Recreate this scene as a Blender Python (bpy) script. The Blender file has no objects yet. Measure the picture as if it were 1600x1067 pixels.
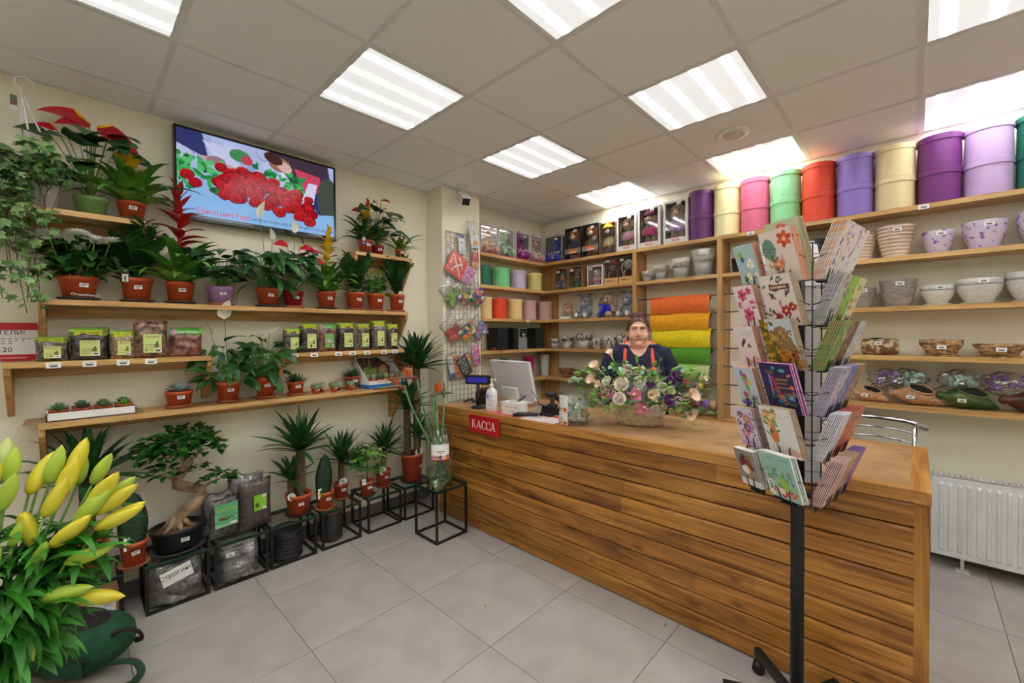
import bpy, math, random
import numpy as np
from mathutils import Matrix, Vector, Euler
random.seed(7); np.random.seed(7)
SC = bpy.context.scene
COL = SC.collection
PI = math.pi
# ------------------------------------------------------------------ camera
CAMPOS = Vector((3.2723, -0.9535, 1.499))
_yaw, _pitch, _roll = -0.7623, -0.0173, -0.0087
cam = bpy.data.cameras.new('camera'); cam_o = bpy.data.objects.new('camera', cam); COL.objects.link(cam_o)
cam.sensor_width = 36.0; cam.lens = 662.23 / 1600 * 36; cam.clip_start = 0.02
_f = Vector((math.sin(_yaw)*math.cos(_pitch), math.cos(_yaw)*math.cos(_pitch), math.sin(_pitch)))
_r = Vector((math.cos(_yaw), -math.sin(_yaw), 0)); _u = _r.cross(_f)
_r2 = _r*math.cos(_roll) + _u*math.sin(_roll); _u2 = _u*math.cos(_roll) - _r*math.sin(_roll)
cam_o.matrix_world = Matrix(((_r2.x,_u2.x,-_f.x,CAMPOS.x),(_r2.y,_u2.y,-_f.y,CAMPOS.y),(_r2.z,_u2.z,-_f.z,CAMPOS.z),(0,0,0,1)))
SC.camera = cam_o
# ------------------------------------------------------------------ world + exposure
w = bpy.data.worlds.new('world'); SC.world = w; w.use_nodes = True
w.node_tree.nodes['Background'].inputs[0].default_value = (1, .97, .92, 1)
w.node_tree.nodes['Background'].inputs[1].default_value = 0.05
SC.view_settings.view_transform = 'Standard'; SC.view_settings.look = 'None'
SC.view_settings.gamma = 1; SC.view_settings.use_curve_mapping = False
SC.view_settings.exposure = 0.3
LAMP = 11.0           # brightness of one ceiling lamp panel
H = 2.811            # ceiling height
YB = 3.0             # back wall
XR, YF = 6.0, -3.6   # right wall, wall behind the camera

# ------------------------------------------------------------------ helpers
def lin(c):
    o = []
    for v in c[:3]:
        v = v/255.0
        o.append(v/12.92 if v <= .04045 else ((v+.055)/1.055)**2.4)
    return tuple(o)+(1.0,)
MATS = {}
def nd(nt, t, **kw):
    n = nt.nodes.new(t)
    for k, v in kw.items():
        setattr(n, k, v)
    return n
def base(name):
    m = bpy.data.materials.new(name); m.use_nodes = True
    nt = m.node_tree; p = nt.nodes['Principled BSDF']
    return m, nt, p
def mat(name, c, rough=.5, metal=0.0, c2=None, scale=8.0, stretch=None, bump=0.0, rnd=0.0, spec=.5, coat=0.0, alpha=None, detail=3.0, sheen=0, lo=.35, hi=.65):
    """plain procedural surface: two tones mixed by noise, value varied per object, fine bump"""
    if name in MATS: return MATS[name]
    m, nt, p = base(name)
    L = nt.links.new
    p.inputs['Roughness'].default_value = rough; p.inputs['Metallic'].default_value = metal
    p.inputs['Specular IOR Level'].default_value = spec
    p.inputs['Coat Weight'].default_value = coat
    if sheen: p.inputs['Sheen Weight'].default_value = sheen
    tc = nd(nt, 'ShaderNodeTexCoord'); mp = nd(nt, 'ShaderNodeMapping')
    if stretch: mp.inputs['Scale'].default_value = stretch
    L(tc.outputs['Object'], mp.inputs['Vector'])
    nz = nd(nt, 'ShaderNodeTexNoise'); nz.inputs['Scale'].default_value = scale; nz.inputs['Detail'].default_value = detail
    L(mp.outputs[0], nz.inputs['Vector'])
    a = lin(c); b = lin(c2) if c2 else tuple(x*.9 for x in a[:3])+(1,)
    rp = nd(nt, 'ShaderNodeValToRGB'); rp.color_ramp.elements[0].position = lo; rp.color_ramp.elements[1].position = hi
    rp.color_ramp.elements[0].color = b; rp.color_ramp.elements[1].color = a
    L(nz.outputs['Fac'], rp.inputs[0]); out = rp.outputs[0]
    if rnd:
        oi = nd(nt, 'ShaderNodeObjectInfo'); hs = nd(nt, 'ShaderNodeHueSaturation')
        mr = nd(nt, 'ShaderNodeMapRange'); mr.inputs[3].default_value = 1-rnd; mr.inputs[4].default_value = 1+rnd
        L(oi.outputs['Random'], mr.inputs[0]); L(mr.outputs[0], hs.inputs['Value']); L(out, hs.inputs['Color']); out = hs.outputs[0]
    L(out, p.inputs['Base Color'])
    if bump:
        bp = nd(nt, 'ShaderNodeBump'); bp.inputs['Strength'].default_value = bump; bp.inputs['Distance'].default_value = .01
        L(nz.outputs['Fac'], bp.inputs['Height']); L(bp.outputs[0], p.inputs['Normal'])
    if alpha is not None: p.inputs['Alpha'].default_value = alpha
    MATS[name] = m; return m
def wood(name, c1, c2, c3, axis='X', rough=.45, seg=0.0, fine=60.0, rnd=.08, knots=False):
    """boards: long streaks along the axis, knots, optional finger-jointed lengths in different tones"""
    if name in MATS: return MATS[name]
    m, nt, p = base(name); L = nt.links.new
    p.inputs['Roughness'].default_value = rough
    tc = nd(nt, 'ShaderNodeTexCoord'); oi = nd(nt, 'ShaderNodeObjectInfo')
    off = nd(nt, 'ShaderNodeVectorMath', operation='ADD')
    cx = nd(nt, 'ShaderNodeMath', operation='MULTIPLY'); cx.inputs[1].default_value = 17.0
    L(oi.outputs['Random'], cx.inputs[0]); L(tc.outputs['Object'], off.inputs[0])
    cb = nd(nt, 'ShaderNodeCombineXYZ'); 
    for i in range(3): L(cx.outputs[0], cb.inputs[i])
    L(cb.outputs[0], off.inputs[1])
    mp = nd(nt, 'ShaderNodeMapping'); ai = 'XYZ'.index(axis)
    s = [14.0]*3; s[ai] = 1.2; mp.inputs['Scale'].default_value = s; L(off.outputs[0], mp.inputs[0])
    n1 = nd(nt, 'ShaderNodeTexNoise'); n1.inputs['Scale'].default_value = 1.6; n1.inputs['Detail'].default_value = 5; n1.inputs['Distortion'].default_value = .8
    L(mp.outputs[0], n1.inputs[0])
    mp2 = nd(nt, 'ShaderNodeMapping'); s = [fine]*3; s[ai] = 1.5; mp2.inputs['Scale'].default_value = s; L(off.outputs[0], mp2.inputs[0])
    n2 = nd(nt, 'ShaderNodeTexNoise'); n2.inputs['Scale'].default_value = 3; n2.inputs['Detail'].default_value = 3; L(mp2.outputs[0], n2.inputs[0])
    rp = nd(nt, 'ShaderNodeValToRGB'); e = rp.color_ramp.elements
    e[0].position = .3; e[0].color = lin(c3); e[1].position = .72; e[1].color = lin(c1); k = e.new(.5); k.color = lin(c2)
    L(n1.outputs[0], rp.inputs[0])
    mx = nd(nt, 'ShaderNodeMix', data_type='RGBA', blend_type='MULTIPLY'); mx.inputs[0].default_value = .5 if not knots else .8
    rp2 = nd(nt, 'ShaderNodeValToRGB'); rp2.color_ramp.elements[0].position = .3; rp2.color_ramp.elements[0].color = (.55,.5,.45,1); rp2.color_ramp.elements[1].position = .6
    L(n2.outputs[0], rp2.inputs[0]); L(rp.outputs[0], mx.inputs[6]); L(rp2.outputs[0], mx.inputs[7])
    out = mx.outputs[2]
    if knots:
        mk = nd(nt, 'ShaderNodeMapping'); s = [9.0]*3; s[ai] = 3.6; mk.inputs['Scale'].default_value = s; L(off.outputs[0], mk.inputs[0])
        vo = nd(nt, 'ShaderNodeTexVoronoi'); vo.inputs['Scale'].default_value = 1.0; L(mk.outputs[0], vo.inputs['Vector'])
        wv = nd(nt, 'ShaderNodeMath', operation='MULTIPLY_ADD'); wv.inputs[1].default_value = .12; L(n2.outputs[0], wv.inputs[0]); L(vo.outputs['Distance'], wv.inputs[2])
        rk_ = nd(nt, 'ShaderNodeValToRGB'); rk_.color_ramp.elements[0].position = .1; rk_.color_ramp.elements[0].color = (.28,.2,.14,1); rk_.color_ramp.elements[1].position = .24
        L(wv.outputs[0], rk_.inputs[0]); mk2 = nd(nt, 'ShaderNodeMix', data_type='RGBA', blend_type='MULTIPLY'); mk2.inputs[0].default_value = .8; L(out, mk2.inputs[6]); L(rk_.outputs[0], mk2.inputs[7]); out = mk2.outputs[2]
    hs = nd(nt, 'ShaderNodeHueSaturation'); mr = nd(nt, 'ShaderNodeMapRange'); mr.inputs[3].default_value = 1-rnd; mr.inputs[4].default_value = 1+rnd
    L(oi.outputs['Random'], mr.inputs[0])
    if seg:
        sp = nd(nt, 'ShaderNodeSeparateXYZ'); L(off.outputs[0], sp.inputs[0])
        ml = nd(nt, 'ShaderNodeMath', operation='MULTIPLY'); ml.inputs[1].default_value = seg; L(sp.outputs[ai], ml.inputs[0])
        fl = nd(nt, 'ShaderNodeMath', operation='FLOOR'); L(ml.outputs[0], fl.inputs[0])
        ad = nd(nt, 'ShaderNodeMath', operation='ADD'); L(fl.outputs[0], ad.inputs[0]); L(cx.outputs[0], ad.inputs[1])
        wn = nd(nt, 'ShaderNodeTexWhiteNoise', noise_dimensions='1D'); L(ad.outputs[0], wn.inputs['W'])
        mr.inputs[3].default_value = .72; mr.inputs[4].default_value = 1.2; L(wn.outputs[0], mr.inputs[0])
    L(mr.outputs[0], hs.inputs['Value']); L(out, hs.inputs['Color']); L(hs.outputs[0], p.inputs['Base Color'])
    bp = nd(nt, 'ShaderNodeBump'); bp.inputs['Strength'].default_value = .15; bp.inputs['Distance'].default_value = .004
    L(n2.outputs[0], bp.inputs['Height']); L(bp.outputs[0], p.inputs['Normal'])
    MATS[name] = m; return m
def clear(name, tint=(235,245,240), gloss=.09, rough=.03, haze=None, hz=.0):
    """thin clear sheet: lets light through, a little mirror reflection, optional milky haze"""
    if name in MATS: return MATS[name]
    m = bpy.data.materials.new(name); m.use_nodes = True; nt = m.node_tree; nt.nodes.clear(); L = nt.links.new
    o = nd(nt, 'ShaderNodeOutputMaterial'); t = nd(nt, 'ShaderNodeBsdfTransparent'); g = nd(nt, 'ShaderNodeBsdfGlossy')
    t.inputs[0].default_value = lin(tint); g.inputs['Roughness'].default_value = rough
    lw = nd(nt, 'ShaderNodeLayerWeight'); lw.inputs[0].default_value = .25
    mr = nd(nt, 'ShaderNodeMapRange'); mr.inputs[3].default_value = gloss*.5; mr.inputs[4].default_value = min(1, gloss*5); L(lw.outputs['Fresnel'], mr.inputs[0])
    mx = nd(nt, 'ShaderNodeMixShader'); L(mr.outputs[0], mx.inputs[0]); L(t.outputs[0], mx.inputs[1]); L(g.outputs[0], mx.inputs[2])
    res = mx.outputs[0]
    if haze:
        d = nd(nt, 'ShaderNodeBsdfDiffuse'); d.inputs[0].default_value = lin(haze)
        nz = nd(nt, 'ShaderNodeTexNoise'); nz.inputs['Scale'].default_value = 22; tc = nd(nt, 'ShaderNodeTexCoord'); L(tc.outputs['Object'], nz.inputs[0])
        r2 = nd(nt, 'ShaderNodeMapRange'); r2.inputs[1].default_value = .35; r2.inputs[2].default_value = .75; r2.inputs[3].default_value = hz*.4; r2.inputs[4].default_value = hz*1.6; L(nz.outputs[0], r2.inputs[0])
        m2 = nd(nt, 'ShaderNodeMixShader'); L(r2.outputs[0], m2.inputs[0]); L(res, m2.inputs[1]); L(d.outputs[0], m2.inputs[2]); res = m2.outputs[0]
    L(res, o.inputs[0]); MATS[name] = m; return m
def printmat(name='print', rough=.45, emit=0.0):
    if name in MATS: return MATS[name]
    m, nt, p = base(name); a = nd(nt, 'ShaderNodeVertexColor'); a.layer_name = 'Col'
    nt.links.new(a.outputs[0], p.inputs['Base Color']); p.inputs['Roughness'].default_value = rough
    if emit:
        nt.links.new(a.outputs[0], p.inputs['Emission Color']); p.inputs['Emission Strength'].default_value = emit
        p.inputs['Base Color'].default_value = (0,0,0,1); nt.links.remove(p.inputs['Base Color'].links[0]); p.inputs['Roughness'].default_value = .15; p.inputs['Specular IOR Level'].default_value = .15
    MATS[name] = m; return m

class B:
    """collects shapes for ONE mesh"""
    def __init__(s): s.v = []; s.f = []; s.m = []; s.mi = 0
    def add(s, vs, fs):
        n = len(s.v); s.v += [tuple(p) for p in vs]
        for q in fs: s.f.append([i+n for i in q]); s.m.append(s.mi)
        return s
    def box(s, x0, y0, z0, x1, y1, z1):
        return s.add([(x0,y0,z0),(x1,y0,z0),(x1,y1,z0),(x0,y1,z0),(x0,y0,z1),(x1,y0,z1),(x1,y1,z1),(x0,y1,z1)],
                     [(3,2,1,0),(4,5,6,7),(0,1,5,4),(1,2,6,5),(2,3,7,6),(3,0,4,7)])
    def cbox(s, c, d, b=0.0):
        x,y,z = c; a,e,h = d[0]/2,d[1]/2,d[2]/2
        if not b: return s.box(x-a,y-e,z-h,x+a,y+e,z+h)
        vs = []; 
        for zz,k in ((-h,1),(-h+b,0),(h-b,0),(h,1)):
            o = b if k else 0
            aa, ee = a-o, e-o; bb = b*.6
            for px,py in ((-aa+bb,-ee),(aa-bb,-ee),(aa,-ee+bb),(aa,ee-bb),(aa-bb,ee),(-aa+bb,ee),(-aa,ee-bb),(-aa,-ee+bb)): vs.append((x+px,y+py,z+zz))
        fs = [tuple(range(7,-1,-1)), tuple(range(24,32))]
        for r in range(3):
            for i in range(8): fs.append((r*8+i, r*8+(i+1)%8, r*8+8+(i+1)%8, r*8+8+i))
        return s.add(vs, fs)
    def obox(s, c, d, R):
        a,e,h = d[0]/2,d[1]/2,d[2]/2; c = Vector(c)
        vs = [c + R @ Vector((sx*a,sy*e,sz*h)) for sz in (-1,1) for sx,sy in ((-1,-1),(1,-1),(1,1),(-1,1))]
        return s.add(vs, [(3,2,1,0),(4,5,6,7),(0,1,5,4),(1,2,6,5),(2,3,7,6),(3,0,4,7)])
    def lathe(s, prof, n=24, c=(0,0,0), sx=1.0, sy=1.0, close=False, wob=None, sharp=False):
        if sharp:                                   # crisp edges: every band has its own vertices
            for j in range(len(prof)-1): s.band([prof[j], prof[j+1]], n, c, sx, sy)
            return s
        k = len(prof); vs = []
        for r,z in prof:
            for i in range(n):
                a = 2*PI*i/n; rr = r*(wob(a,z) if wob else 1)
                vs.append((c[0]+rr*math.cos(a)*sx, c[1]+rr*math.sin(a)*sy, c[2]+z))
        fs = []
        for j in range(k-1 if not close else k):
            j2 = (j+1)%k
            for i in range(n): fs.append((j*n+i, j*n+(i+1)%n, j2*n+(i+1)%n, j2*n+i))
        if not close:
            if prof[0][0] > 1e-6: fs.append(tuple(range(n-1,-1,-1)))
            if prof[-1][0] > 1e-6: fs.append(tuple((k-1)*n+i for i in range(n)))
        return s.add(vs, fs)
    def band(s, pr, n, c, sx, sy):
        vs = [(c[0]+r*math.cos(2*PI*i/n)*sx, c[1]+r*math.sin(2*PI*i/n)*sy, c[2]+z) for r,z in pr for i in range(n)]
        return s.add(vs, [(i, (i+1)%n, n+(i+1)%n, n+i) for i in range(n)])
    def tube(s, pts, r, n=6, caps=True, flat=1.0):
        pts = [Vector(p) for p in pts]; k = len(pts); vs = []; prev = None
        for j in range(k):
            t = (pts[min(j+1,k-1)]-pts[max(j-1,0)])
            if t.length < 1e-9: t = Vector((0,0,1))
            t.normalize()
            if prev is None:
                up = Vector((0,0,1)) if abs(t.z) < .9 else Vector((1,0,0)); nx = t.cross(up).normalized()
            else:
                nx = prev - t*prev.dot(t)
                nx = nx.normalized() if nx.length > 1e-6 else t.orthogonal().normalized()
            prev = nx; ny = t.cross(nx); rr = r[j] if isinstance(r,(list,tuple)) else r
            for i in range(n):
                a = 2*PI*i/n; vs.append(pts[j] + nx*(math.cos(a)*rr) + ny*(math.sin(a)*rr*flat))
        fs = [(j*n+i, j*n+(i+1)%n, (j+1)*n+(i+1)%n, (j+1)*n+i) for j in range(k-1) for i in range(n)]
        if caps: fs += [tuple(range(n-1,-1,-1)), tuple((k-1)*n+i for i in range(n))]
        return s.add(vs, fs)
    def ball(s, c, r, nu=14, nv=9, R=None, fn=None):
        if not isinstance(r,(list,tuple)): r = (r,r,r)
        vs = []; c = Vector(c)
        for j in range(nv+1):
            ph = PI*j/nv - PI/2
            for i in range(nu):
                a = 2*PI*i/nu; p = Vector((math.cos(a)*math.cos(ph), math.sin(a)*math.cos(ph), math.sin(ph)))
                k = fn(p) if fn else 1
                p = Vector((p.x*r[0]*k, p.y*r[1]*k, p.z*r[2]*k)); vs.append(c + (R @ p if R else p))
        fs = [(j*nu+i, j*nu+(i+1)%nu, (j+1)*nu+(i+1)%nu, (j+1)*nu+i) for j in range(nv) for i in range(nu)]
        return s.add(vs, fs)
    def prism(s, pts, off):
        """planar outline pts swept by vector off"""
        off = Vector(off); n = len(pts); a = [Vector(p) for p in pts]
        return s.add(a+[p+off for p in a], [tuple(range(n-1,-1,-1)), tuple(range(n,2*n))]+[(i,(i+1)%n,n+(i+1)%n,n+i) for i in range(n)])
    def mesh(s, name, mats, smooth=False):
        me = bpy.data.meshes.new(name); me.from_pydata(s.v, [], s.f)
        for m in (mats if isinstance(mats,(list,tuple)) else [mats]): me.materials.append(m)
        if any(s.m): me.polygons.foreach_set('material_index', s.m)
        if smooth: me.polygons.foreach_set('use_smooth', [True]*len(s.f))
        me.update(); return me
    def obj(s, name, mats, parent=None, loc=None, rot=None, smooth=False, **tags):
        return ob(name, s.mesh(name, mats, smooth), parent, loc, rot, **tags)
def ob(name, me, parent=None, loc=None, rot=None, mtx=None, label=None, cat=None, group=None, kind=None):
    o = bpy.data.objects.new(name, me); COL.objects.link(o)
    if parent: o.parent = parent
    if mtx is not None: o.matrix_basis = mtx
    else:
        if loc is not None: o.location = loc
        if rot is not None: o.rotation_euler = rot
    return tag(o, label, cat, group, kind)
def curve_pts(pts, k=6):
    """smooth path through the given points"""
    P = [Vector(p) for p in pts]; P = [P[0]]+P+[P[-1]]; o = []
    for i in range(1, len(P)-2):
        a, b, c, d = P[i-1:i+3]
        for j in range(k):
            t = j/k; o.append(.5*((2*b)+(c-a)*t+(2*a-5*b+4*c-d)*t*t+(3*b-a-3*c+d)*t**3))
    return o+[P[-2]]
def tag(o, label=None, cat=None, group=None, kind=None):
    if label: o['label'] = label
    if cat: o['category'] = cat
    if group: o['group'] = group
    if kind: o['kind'] = kind
    return o
def thing(name, label, cat, loc=(0,0,0), rz=0.0, group=None):
    return tag(ob(name, None, None, loc, (0,0,rz)), label, cat, group)
def copy_tree(o, parent=None):
    c = o.copy(); COL.objects.link(c); c.parent = parent
    for ch in o.children: copy_tree(ch, c)
    return c
ROT_L = Matrix(((0,0,1),(1,0,0),(0,1,0)))    # local xy plane -> faces +x, local x runs along +y
ROT_B = Matrix(((1,0,0),(0,0,-1),(0,1,0)))   # faces -y, local x runs along +x
def at(loc, R, s=1.0): return Matrix.Translation(loc) @ R.to_4x4() @ Matrix.Scale(s, 4)
# ---- flat print: colours painted on a fine grid of real quads
class Cv:
    def __init__(s, W, Hh, nx, bg):
        s.W, s.H = W, Hh; s.nx = nx; s.ny = max(2, int(round(nx*Hh/W)))
        x = np.linspace(0, W, s.nx+1); y = np.linspace(0, Hh, s.ny+1); s.X, s.Y = np.meshgrid(x, y)
        s.a = np.zeros((s.ny+1, s.nx+1, 3)); s.a[:] = lin(bg)[:3]
    def put(s, mask, c, k=1.0): s.a[mask] = s.a[mask]*(1-k) + np.array(lin(c)[:3])*k; return s
    def grad(s, c0, c1):
        t = (s.Y/s.H)[...,None]; s.a[:] = np.array(lin(c0)[:3])*(1-t)+np.array(lin(c1)[:3])*t; return s
    def ell(s, x, y, rx, ry, c, rot=0, k=1.0):
        dx, dy = s.X-x, s.Y-y; ca, sa = math.cos(rot), math.sin(rot)
        return s.put(((dx*ca+dy*sa)/rx)**2+((-dx*sa+dy*ca)/ry)**2 < 1, c, k)
    def rect(s, x0, y0, x1, y1, c, k=1.0): return s.put((s.X >= x0)&(s.X <= x1)&(s.Y >= y0)&(s.Y <= y1), c, k)
    def line(s, x0, y0, x1, y1, w, c):
        dx, dy = x1-x0, y1-y0; l2 = dx*dx+dy*dy+1e-12
        t = np.clip(((s.X-x0)*dx+(s.Y-y0)*dy)/l2, 0, 1); return s.put((s.X-x0-t*dx)**2+(s.Y-y0-t*dy)**2 < w*w/4, c)
    def poly(s, pts, c, k=1.0):
        m = np.zeros(s.X.shape, bool); n = len(pts)
        for i in range(n):
            x0,y0 = pts[i]; x1,y1 = pts[(i+1)%n]
            if y0 == y1: continue
            m ^= ((s.Y > min(y0,y1)) & (s.Y <= max(y0,y1)) & (s.X < (s.Y-y0)/(y1-y0)*(x1-x0)+x0))
        return s.put(m, c, k)
    def flower(s, x, y, r, c, c2=(240,210,90), n=6):
        for i in range(n):
            a = 2*PI*i/n+.3; s.ell(x+r*.55*math.cos(a), y+r*.55*math.sin(a), r*.5, r*.32, tuple(min(255,max(0,v+((i%2)*24-12))) for v in c), a)
        return s.ell(x, y, r*.26, r*.26, c2)
    def speck(s, n, cols, r, x0=0, y0=0, x1=1, y1=1):
        for i in range(n):
            q = r*random.uniform(.6,1.5); s.ell(random.uniform(x0,x1)*s.W, random.uniform(y0,y1)*s.H, q, q*random.uniform(.4,1), random.choice(cols), random.uniform(0,3))
        return s
    def mesh(s, name, m=None, extra=None):
        """flat grid in local xy, origin at its lower centre"""
        nx, ny = s.nx, s.ny; vs = np.stack([s.X-s.W/2, s.Y, np.zeros_like(s.X)], -1).reshape(-1,3)
        i = (np.arange(ny)[:,None]*(nx+1)+np.arange(nx)[None,:]).reshape(-1)
        fs = np.stack([i, i+1, i+nx+2, i+nx+1], 1)
        me = bpy.data.meshes.new(name); me.from_pydata(vs.tolist(), [], fs.tolist())
        at_ = me.color_attributes.new('Col', 'FLOAT_COLOR', 'POINT')
        at_.data.foreach_set('color', np.concatenate([s.a.reshape(-1,3), np.ones(((nx+1)*(ny+1),1))],1).astype(np.float32).ravel())
        me.materials.append(m or printmat()); me.update(); return me
_TX = {}
def text(s, size, m, ext=0.0, align='CENTER', sp=1.0):
    k = (s, size, m.name, ext, align)
    if k in _TX: return _TX[k]
    c = bpy.data.curves.new('t', 'FONT'); c.body = s; c.size = size; c.align_x = align; c.align_y = 'CENTER'; c.extrude = ext; c.resolution_u = 2; c.space_character = sp
    o = bpy.data.objects.new('t', c); COL.objects.link(o)
    dg = bpy.context.evaluated_depsgraph_get(); me = bpy.data.meshes.new_from_object(o.evaluated_get(dg))
    bpy.data.objects.remove(o); bpy.data.curves.remove(c); me.name = 'lettering'; me.materials.clear(); me.materials.append(m); _TX[k] = me
    return me
# ------------------------------------------------------------------ shared materials
WALL = mat('wall_paint', (244,238,216), .9, c2=(238,231,208), scale=90, bump=.04, spec=.2)
CEIL = mat('ceiling_tile', (250,249,248), .95, c2=(240,239,237), scale=220, bump=.25, spec=.1, lo=.3, hi=.7)
TBAR = mat('ceiling_bar', (232,231,229), .5)
FLOOR = mat('floor_tile', (186,180,175), .4, c2=(172,166,161), scale=5, rnd=.025, detail=6, spec=.45)
GROUT = mat('grout', (105,98,90), .9)
PINE = wood('pine', (228,190,126), (212,168,104), (176,128,70), 'Y')
PINEX = wood('pine_x', (228,190,126), (212,168,104), (176,128,70), 'X')
PINEZ = wood('pine_z', (218,176,112), (200,152,90), (164,114,60), 'Z')
STAIN = wood('stained_plank', (210,152,72), (182,122,50), (112,66,26), 'X', .34, seg=2.3, knots=True)
STAINZ = wood('stained_post', (200,146,66), (178,120,48), (132,82,32), 'Z', .4)
TRIMX = wood('trim_x', (208,152,80), (186,128,60), (150,96,40), 'X', .4)
TRIMY = wood('trim_y', (208,152,80), (186,128,60), (150,96,40), 'Y', .4)
TERRA = mat('terracotta_plastic', (204,92,52), .42, c2=(190,80,44), scale=5, rnd=.08)
BLACKP = mat('black_plastic', (28,28,30), .4, c2=(22,22,24))
BLACKM = mat('black_metal', (22,22,23), .4, c2=(30,30,30), metal=.2)
CHROME = mat('chrome', (210,212,215), .12, metal=1.0)
STEEL = mat('steel', (170,172,175), .3, metal=1.0)
SOIL = mat('soil', (74,52,36), .95, c2=(36,24,16), scale=90, bump=.8)
WHITEP = mat('white_plastic', (232,232,228), .35, c2=(226,226,222))
PAPER = mat('paper', (240,238,232), .7, c2=(234,232,226))
INK = mat('ink', (30,28,30), .6)
RED = mat('red_print', (205,22,34), .4, c2=(198,18,30))
GLASS = clear('glass', (244,250,247), .10)
GLEDGE = mat('glass_edge', (24,92,74), .15, c2=(16,70,56))
FILM = clear('film', (250,250,249), .12, .12, (235,235,232), .07)
# ================================================================== the room
def struct(name, bm, m, **k): return bm.obj(name, m, kind='structure', **k)
struct('wall_left', B().box(-.12, YF-.12, 0, 0, YB+.12, H+.12), WALL)
struct('wall_back', B().box(0, YB, 0, XR, YB+.12, H+.12), WALL)
struct('wall_right', B().box(XR, YF-.12, 0, XR+.12, YB+.12, H+.12), WALL)
struct('wall_front', B().box(0, YF-.12, 0, XR, YF, H+.12), WALL)
struct('wall_column', B().box(0, 1.345, 0, .235, 1.79, H), WALL)
floor = struct('floor', B().box(0, YF, -.08, XR, YB, -.006), GROUT)
def tile_mesh(dx, dy): return B().cbox((0,0,-.005), (dx,dy,.01)).mesh('tile', FLOOR)
_tm = {}
gy = [YF]+[-.181+.6*k for k in range(-5, 6) if YF < -.181+.6*k < YB]+[YB]
gx = [0]+[.6*k for k in range(1, 10)]+[XR]
for i in range(len(gx)-1):
    for j in range(len(gy)-1):
        dx, dy = round(gx[i+1]-gx[i]-.003, 4), round(gy[j+1]-gy[j]-.003, 4)
        if (dx,dy) not in _tm: _tm[(dx,dy)] = tile_mesh(dx, dy)
        ob('tile', _tm[(dx,dy)], floor, ((gx[i]+gx[i+1])/2, (gy[j]+gy[j+1])/2, 0))
SKIRT = mat('skirting_tile', (112,106,102), .5, c2=(98,92,88), scale=6)
struct('baseboard_left', B().box(0, YF, 0, .012, 1.345, .095), SKIRT)
struct('baseboard_back', B().box(0, YB-.012, 0, XR, YB, .095), SKIRT)
# ---- suspended ceiling
ceiling = struct('ceiling', B().box(0, YF, H+.09, XR, YB, H+.12), CEIL)
cx = [0]+[.28+.6*k for k in range(0, 10)]+[XR]
cy = [.6*k for k in range(-6, 6)]
_cm = {}
LX = [.88, 2.08, 3.28, 4.48]; LY = [-2.4, -1.2, 0.0, 1.2, 2.4]
lights = [(round(x,2), round(y,2)) for x in LX for y in LY]
for i in range(len(cx)-1):
    for j in range(len(cy)-1):
        if (round(cx[i],2), round(cy[j],2)) in lights: continue
        dx, dy = round(cx[i+1]-cx[i]-.022, 4), .578
        if (dx,dy) not in _cm: _cm[(dx,dy)] = B().box(-dx/2,-dy/2,.004,dx/2,dy/2,.02).mesh('ceiling_tile', CEIL)
        ob('ceiling_tile', _cm[(dx,dy)], ceiling, ((cx[i]+cx[i+1])/2, cy[j]+.3, H))
for x in cx: B().box(max(0,x-.012), YF, H, min(XR,x+.012), YB, H+.03).obj('grid_bar', TBAR, ceiling)
for y in cy: B().box(0, max(YF,y-.011), H+.0008, XR, min(YB,y+.011), H+.03).obj('grid_bar', TBAR, ceiling)
def diffuser_mat():
    m, nt, p = base('lamp_diffuser'); L = nt.links.new
    tc = nd(nt,'ShaderNodeTexCoord'); sp = nd(nt,'ShaderNodeSeparateXYZ'); L(tc.outputs['Object'], sp.inputs[0])
    def M(op, a, b=None):
        n = nd(nt,'ShaderNodeMath',operation=op)
        for i,v in enumerate((a,b)):
            if v is None: continue
            if isinstance(v,(int,float)): n.inputs[i].default_value = v
            else: L(v, n.inputs[i])
        return n.outputs[0]
    s = M('ABSOLUTE', M('SINE', M('MULTIPLY', M('ADD', sp.outputs[0], .29), 4*PI/.58)))
    pk = M('POWER', s, 34.0)
    ends = nd(nt,'ShaderNodeMapRange'); ends.inputs[1].default_value = .285; ends.inputs[2].default_value = .25; L(M('ABSOLUTE', sp.outputs[1]), ends.inputs[0])
    st = M('ADD', M('MULTIPLY', M('MULTIPLY', pk, ends.outputs[0]), 6.0), .085)
    p.inputs['Base Color'].default_value = (.85,.87,.88,1); p.inputs['Roughness'].default_value = .25
    p.inputs['Emission Color'].default_value = (.97,.985,1,1); L(M('MULTIPLY', st, LAMP*.55), p.inputs['Emission Strength'])
    return m
DIFF = diffuser_mat()
FRAME = mat('lamp_frame', (225,225,222), .4)
fm = B()
for a in ((-.289,-.289,.289,-.279),(-.289,.279,.289,.289),(-.289,-.279,-.279,.279),(.279,-.279,.289,.279)): fm.box(a[0],a[1],.001,a[2],a[3],.05)
fm = fm.mesh('frame', FRAME); dm = B().box(-.279,-.279,.004,.279,.279,.008).mesh('diffuser', DIFF); bm_ = B().box(-.289,-.289,.05,.289,.289,.055).mesh('housing', FRAME)
LLAB = {(.88,-1.2):'square lit ceiling panel cut by the top left corner of the view',(.88,0):'square lit ceiling panel nearest above the television',(.88,1.2):'square lit ceiling panel in front of the white security camera',
 (.88,2.4):'smallest square lit ceiling panel above the boxed dolls',(2.08,0):'square lit ceiling panel cut by the middle of the top edge',(2.08,1.2):'square lit ceiling panel beside the round ceiling vent, away from the wall',
 (2.08,2.4):'square lit ceiling panel between the round vent and the hat boxes',(3.28,1.2):'square lit ceiling panel cut by the top right corner',(3.28,2.4):'square lit ceiling panel above the stacked lilac and plum hat boxes'}
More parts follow.
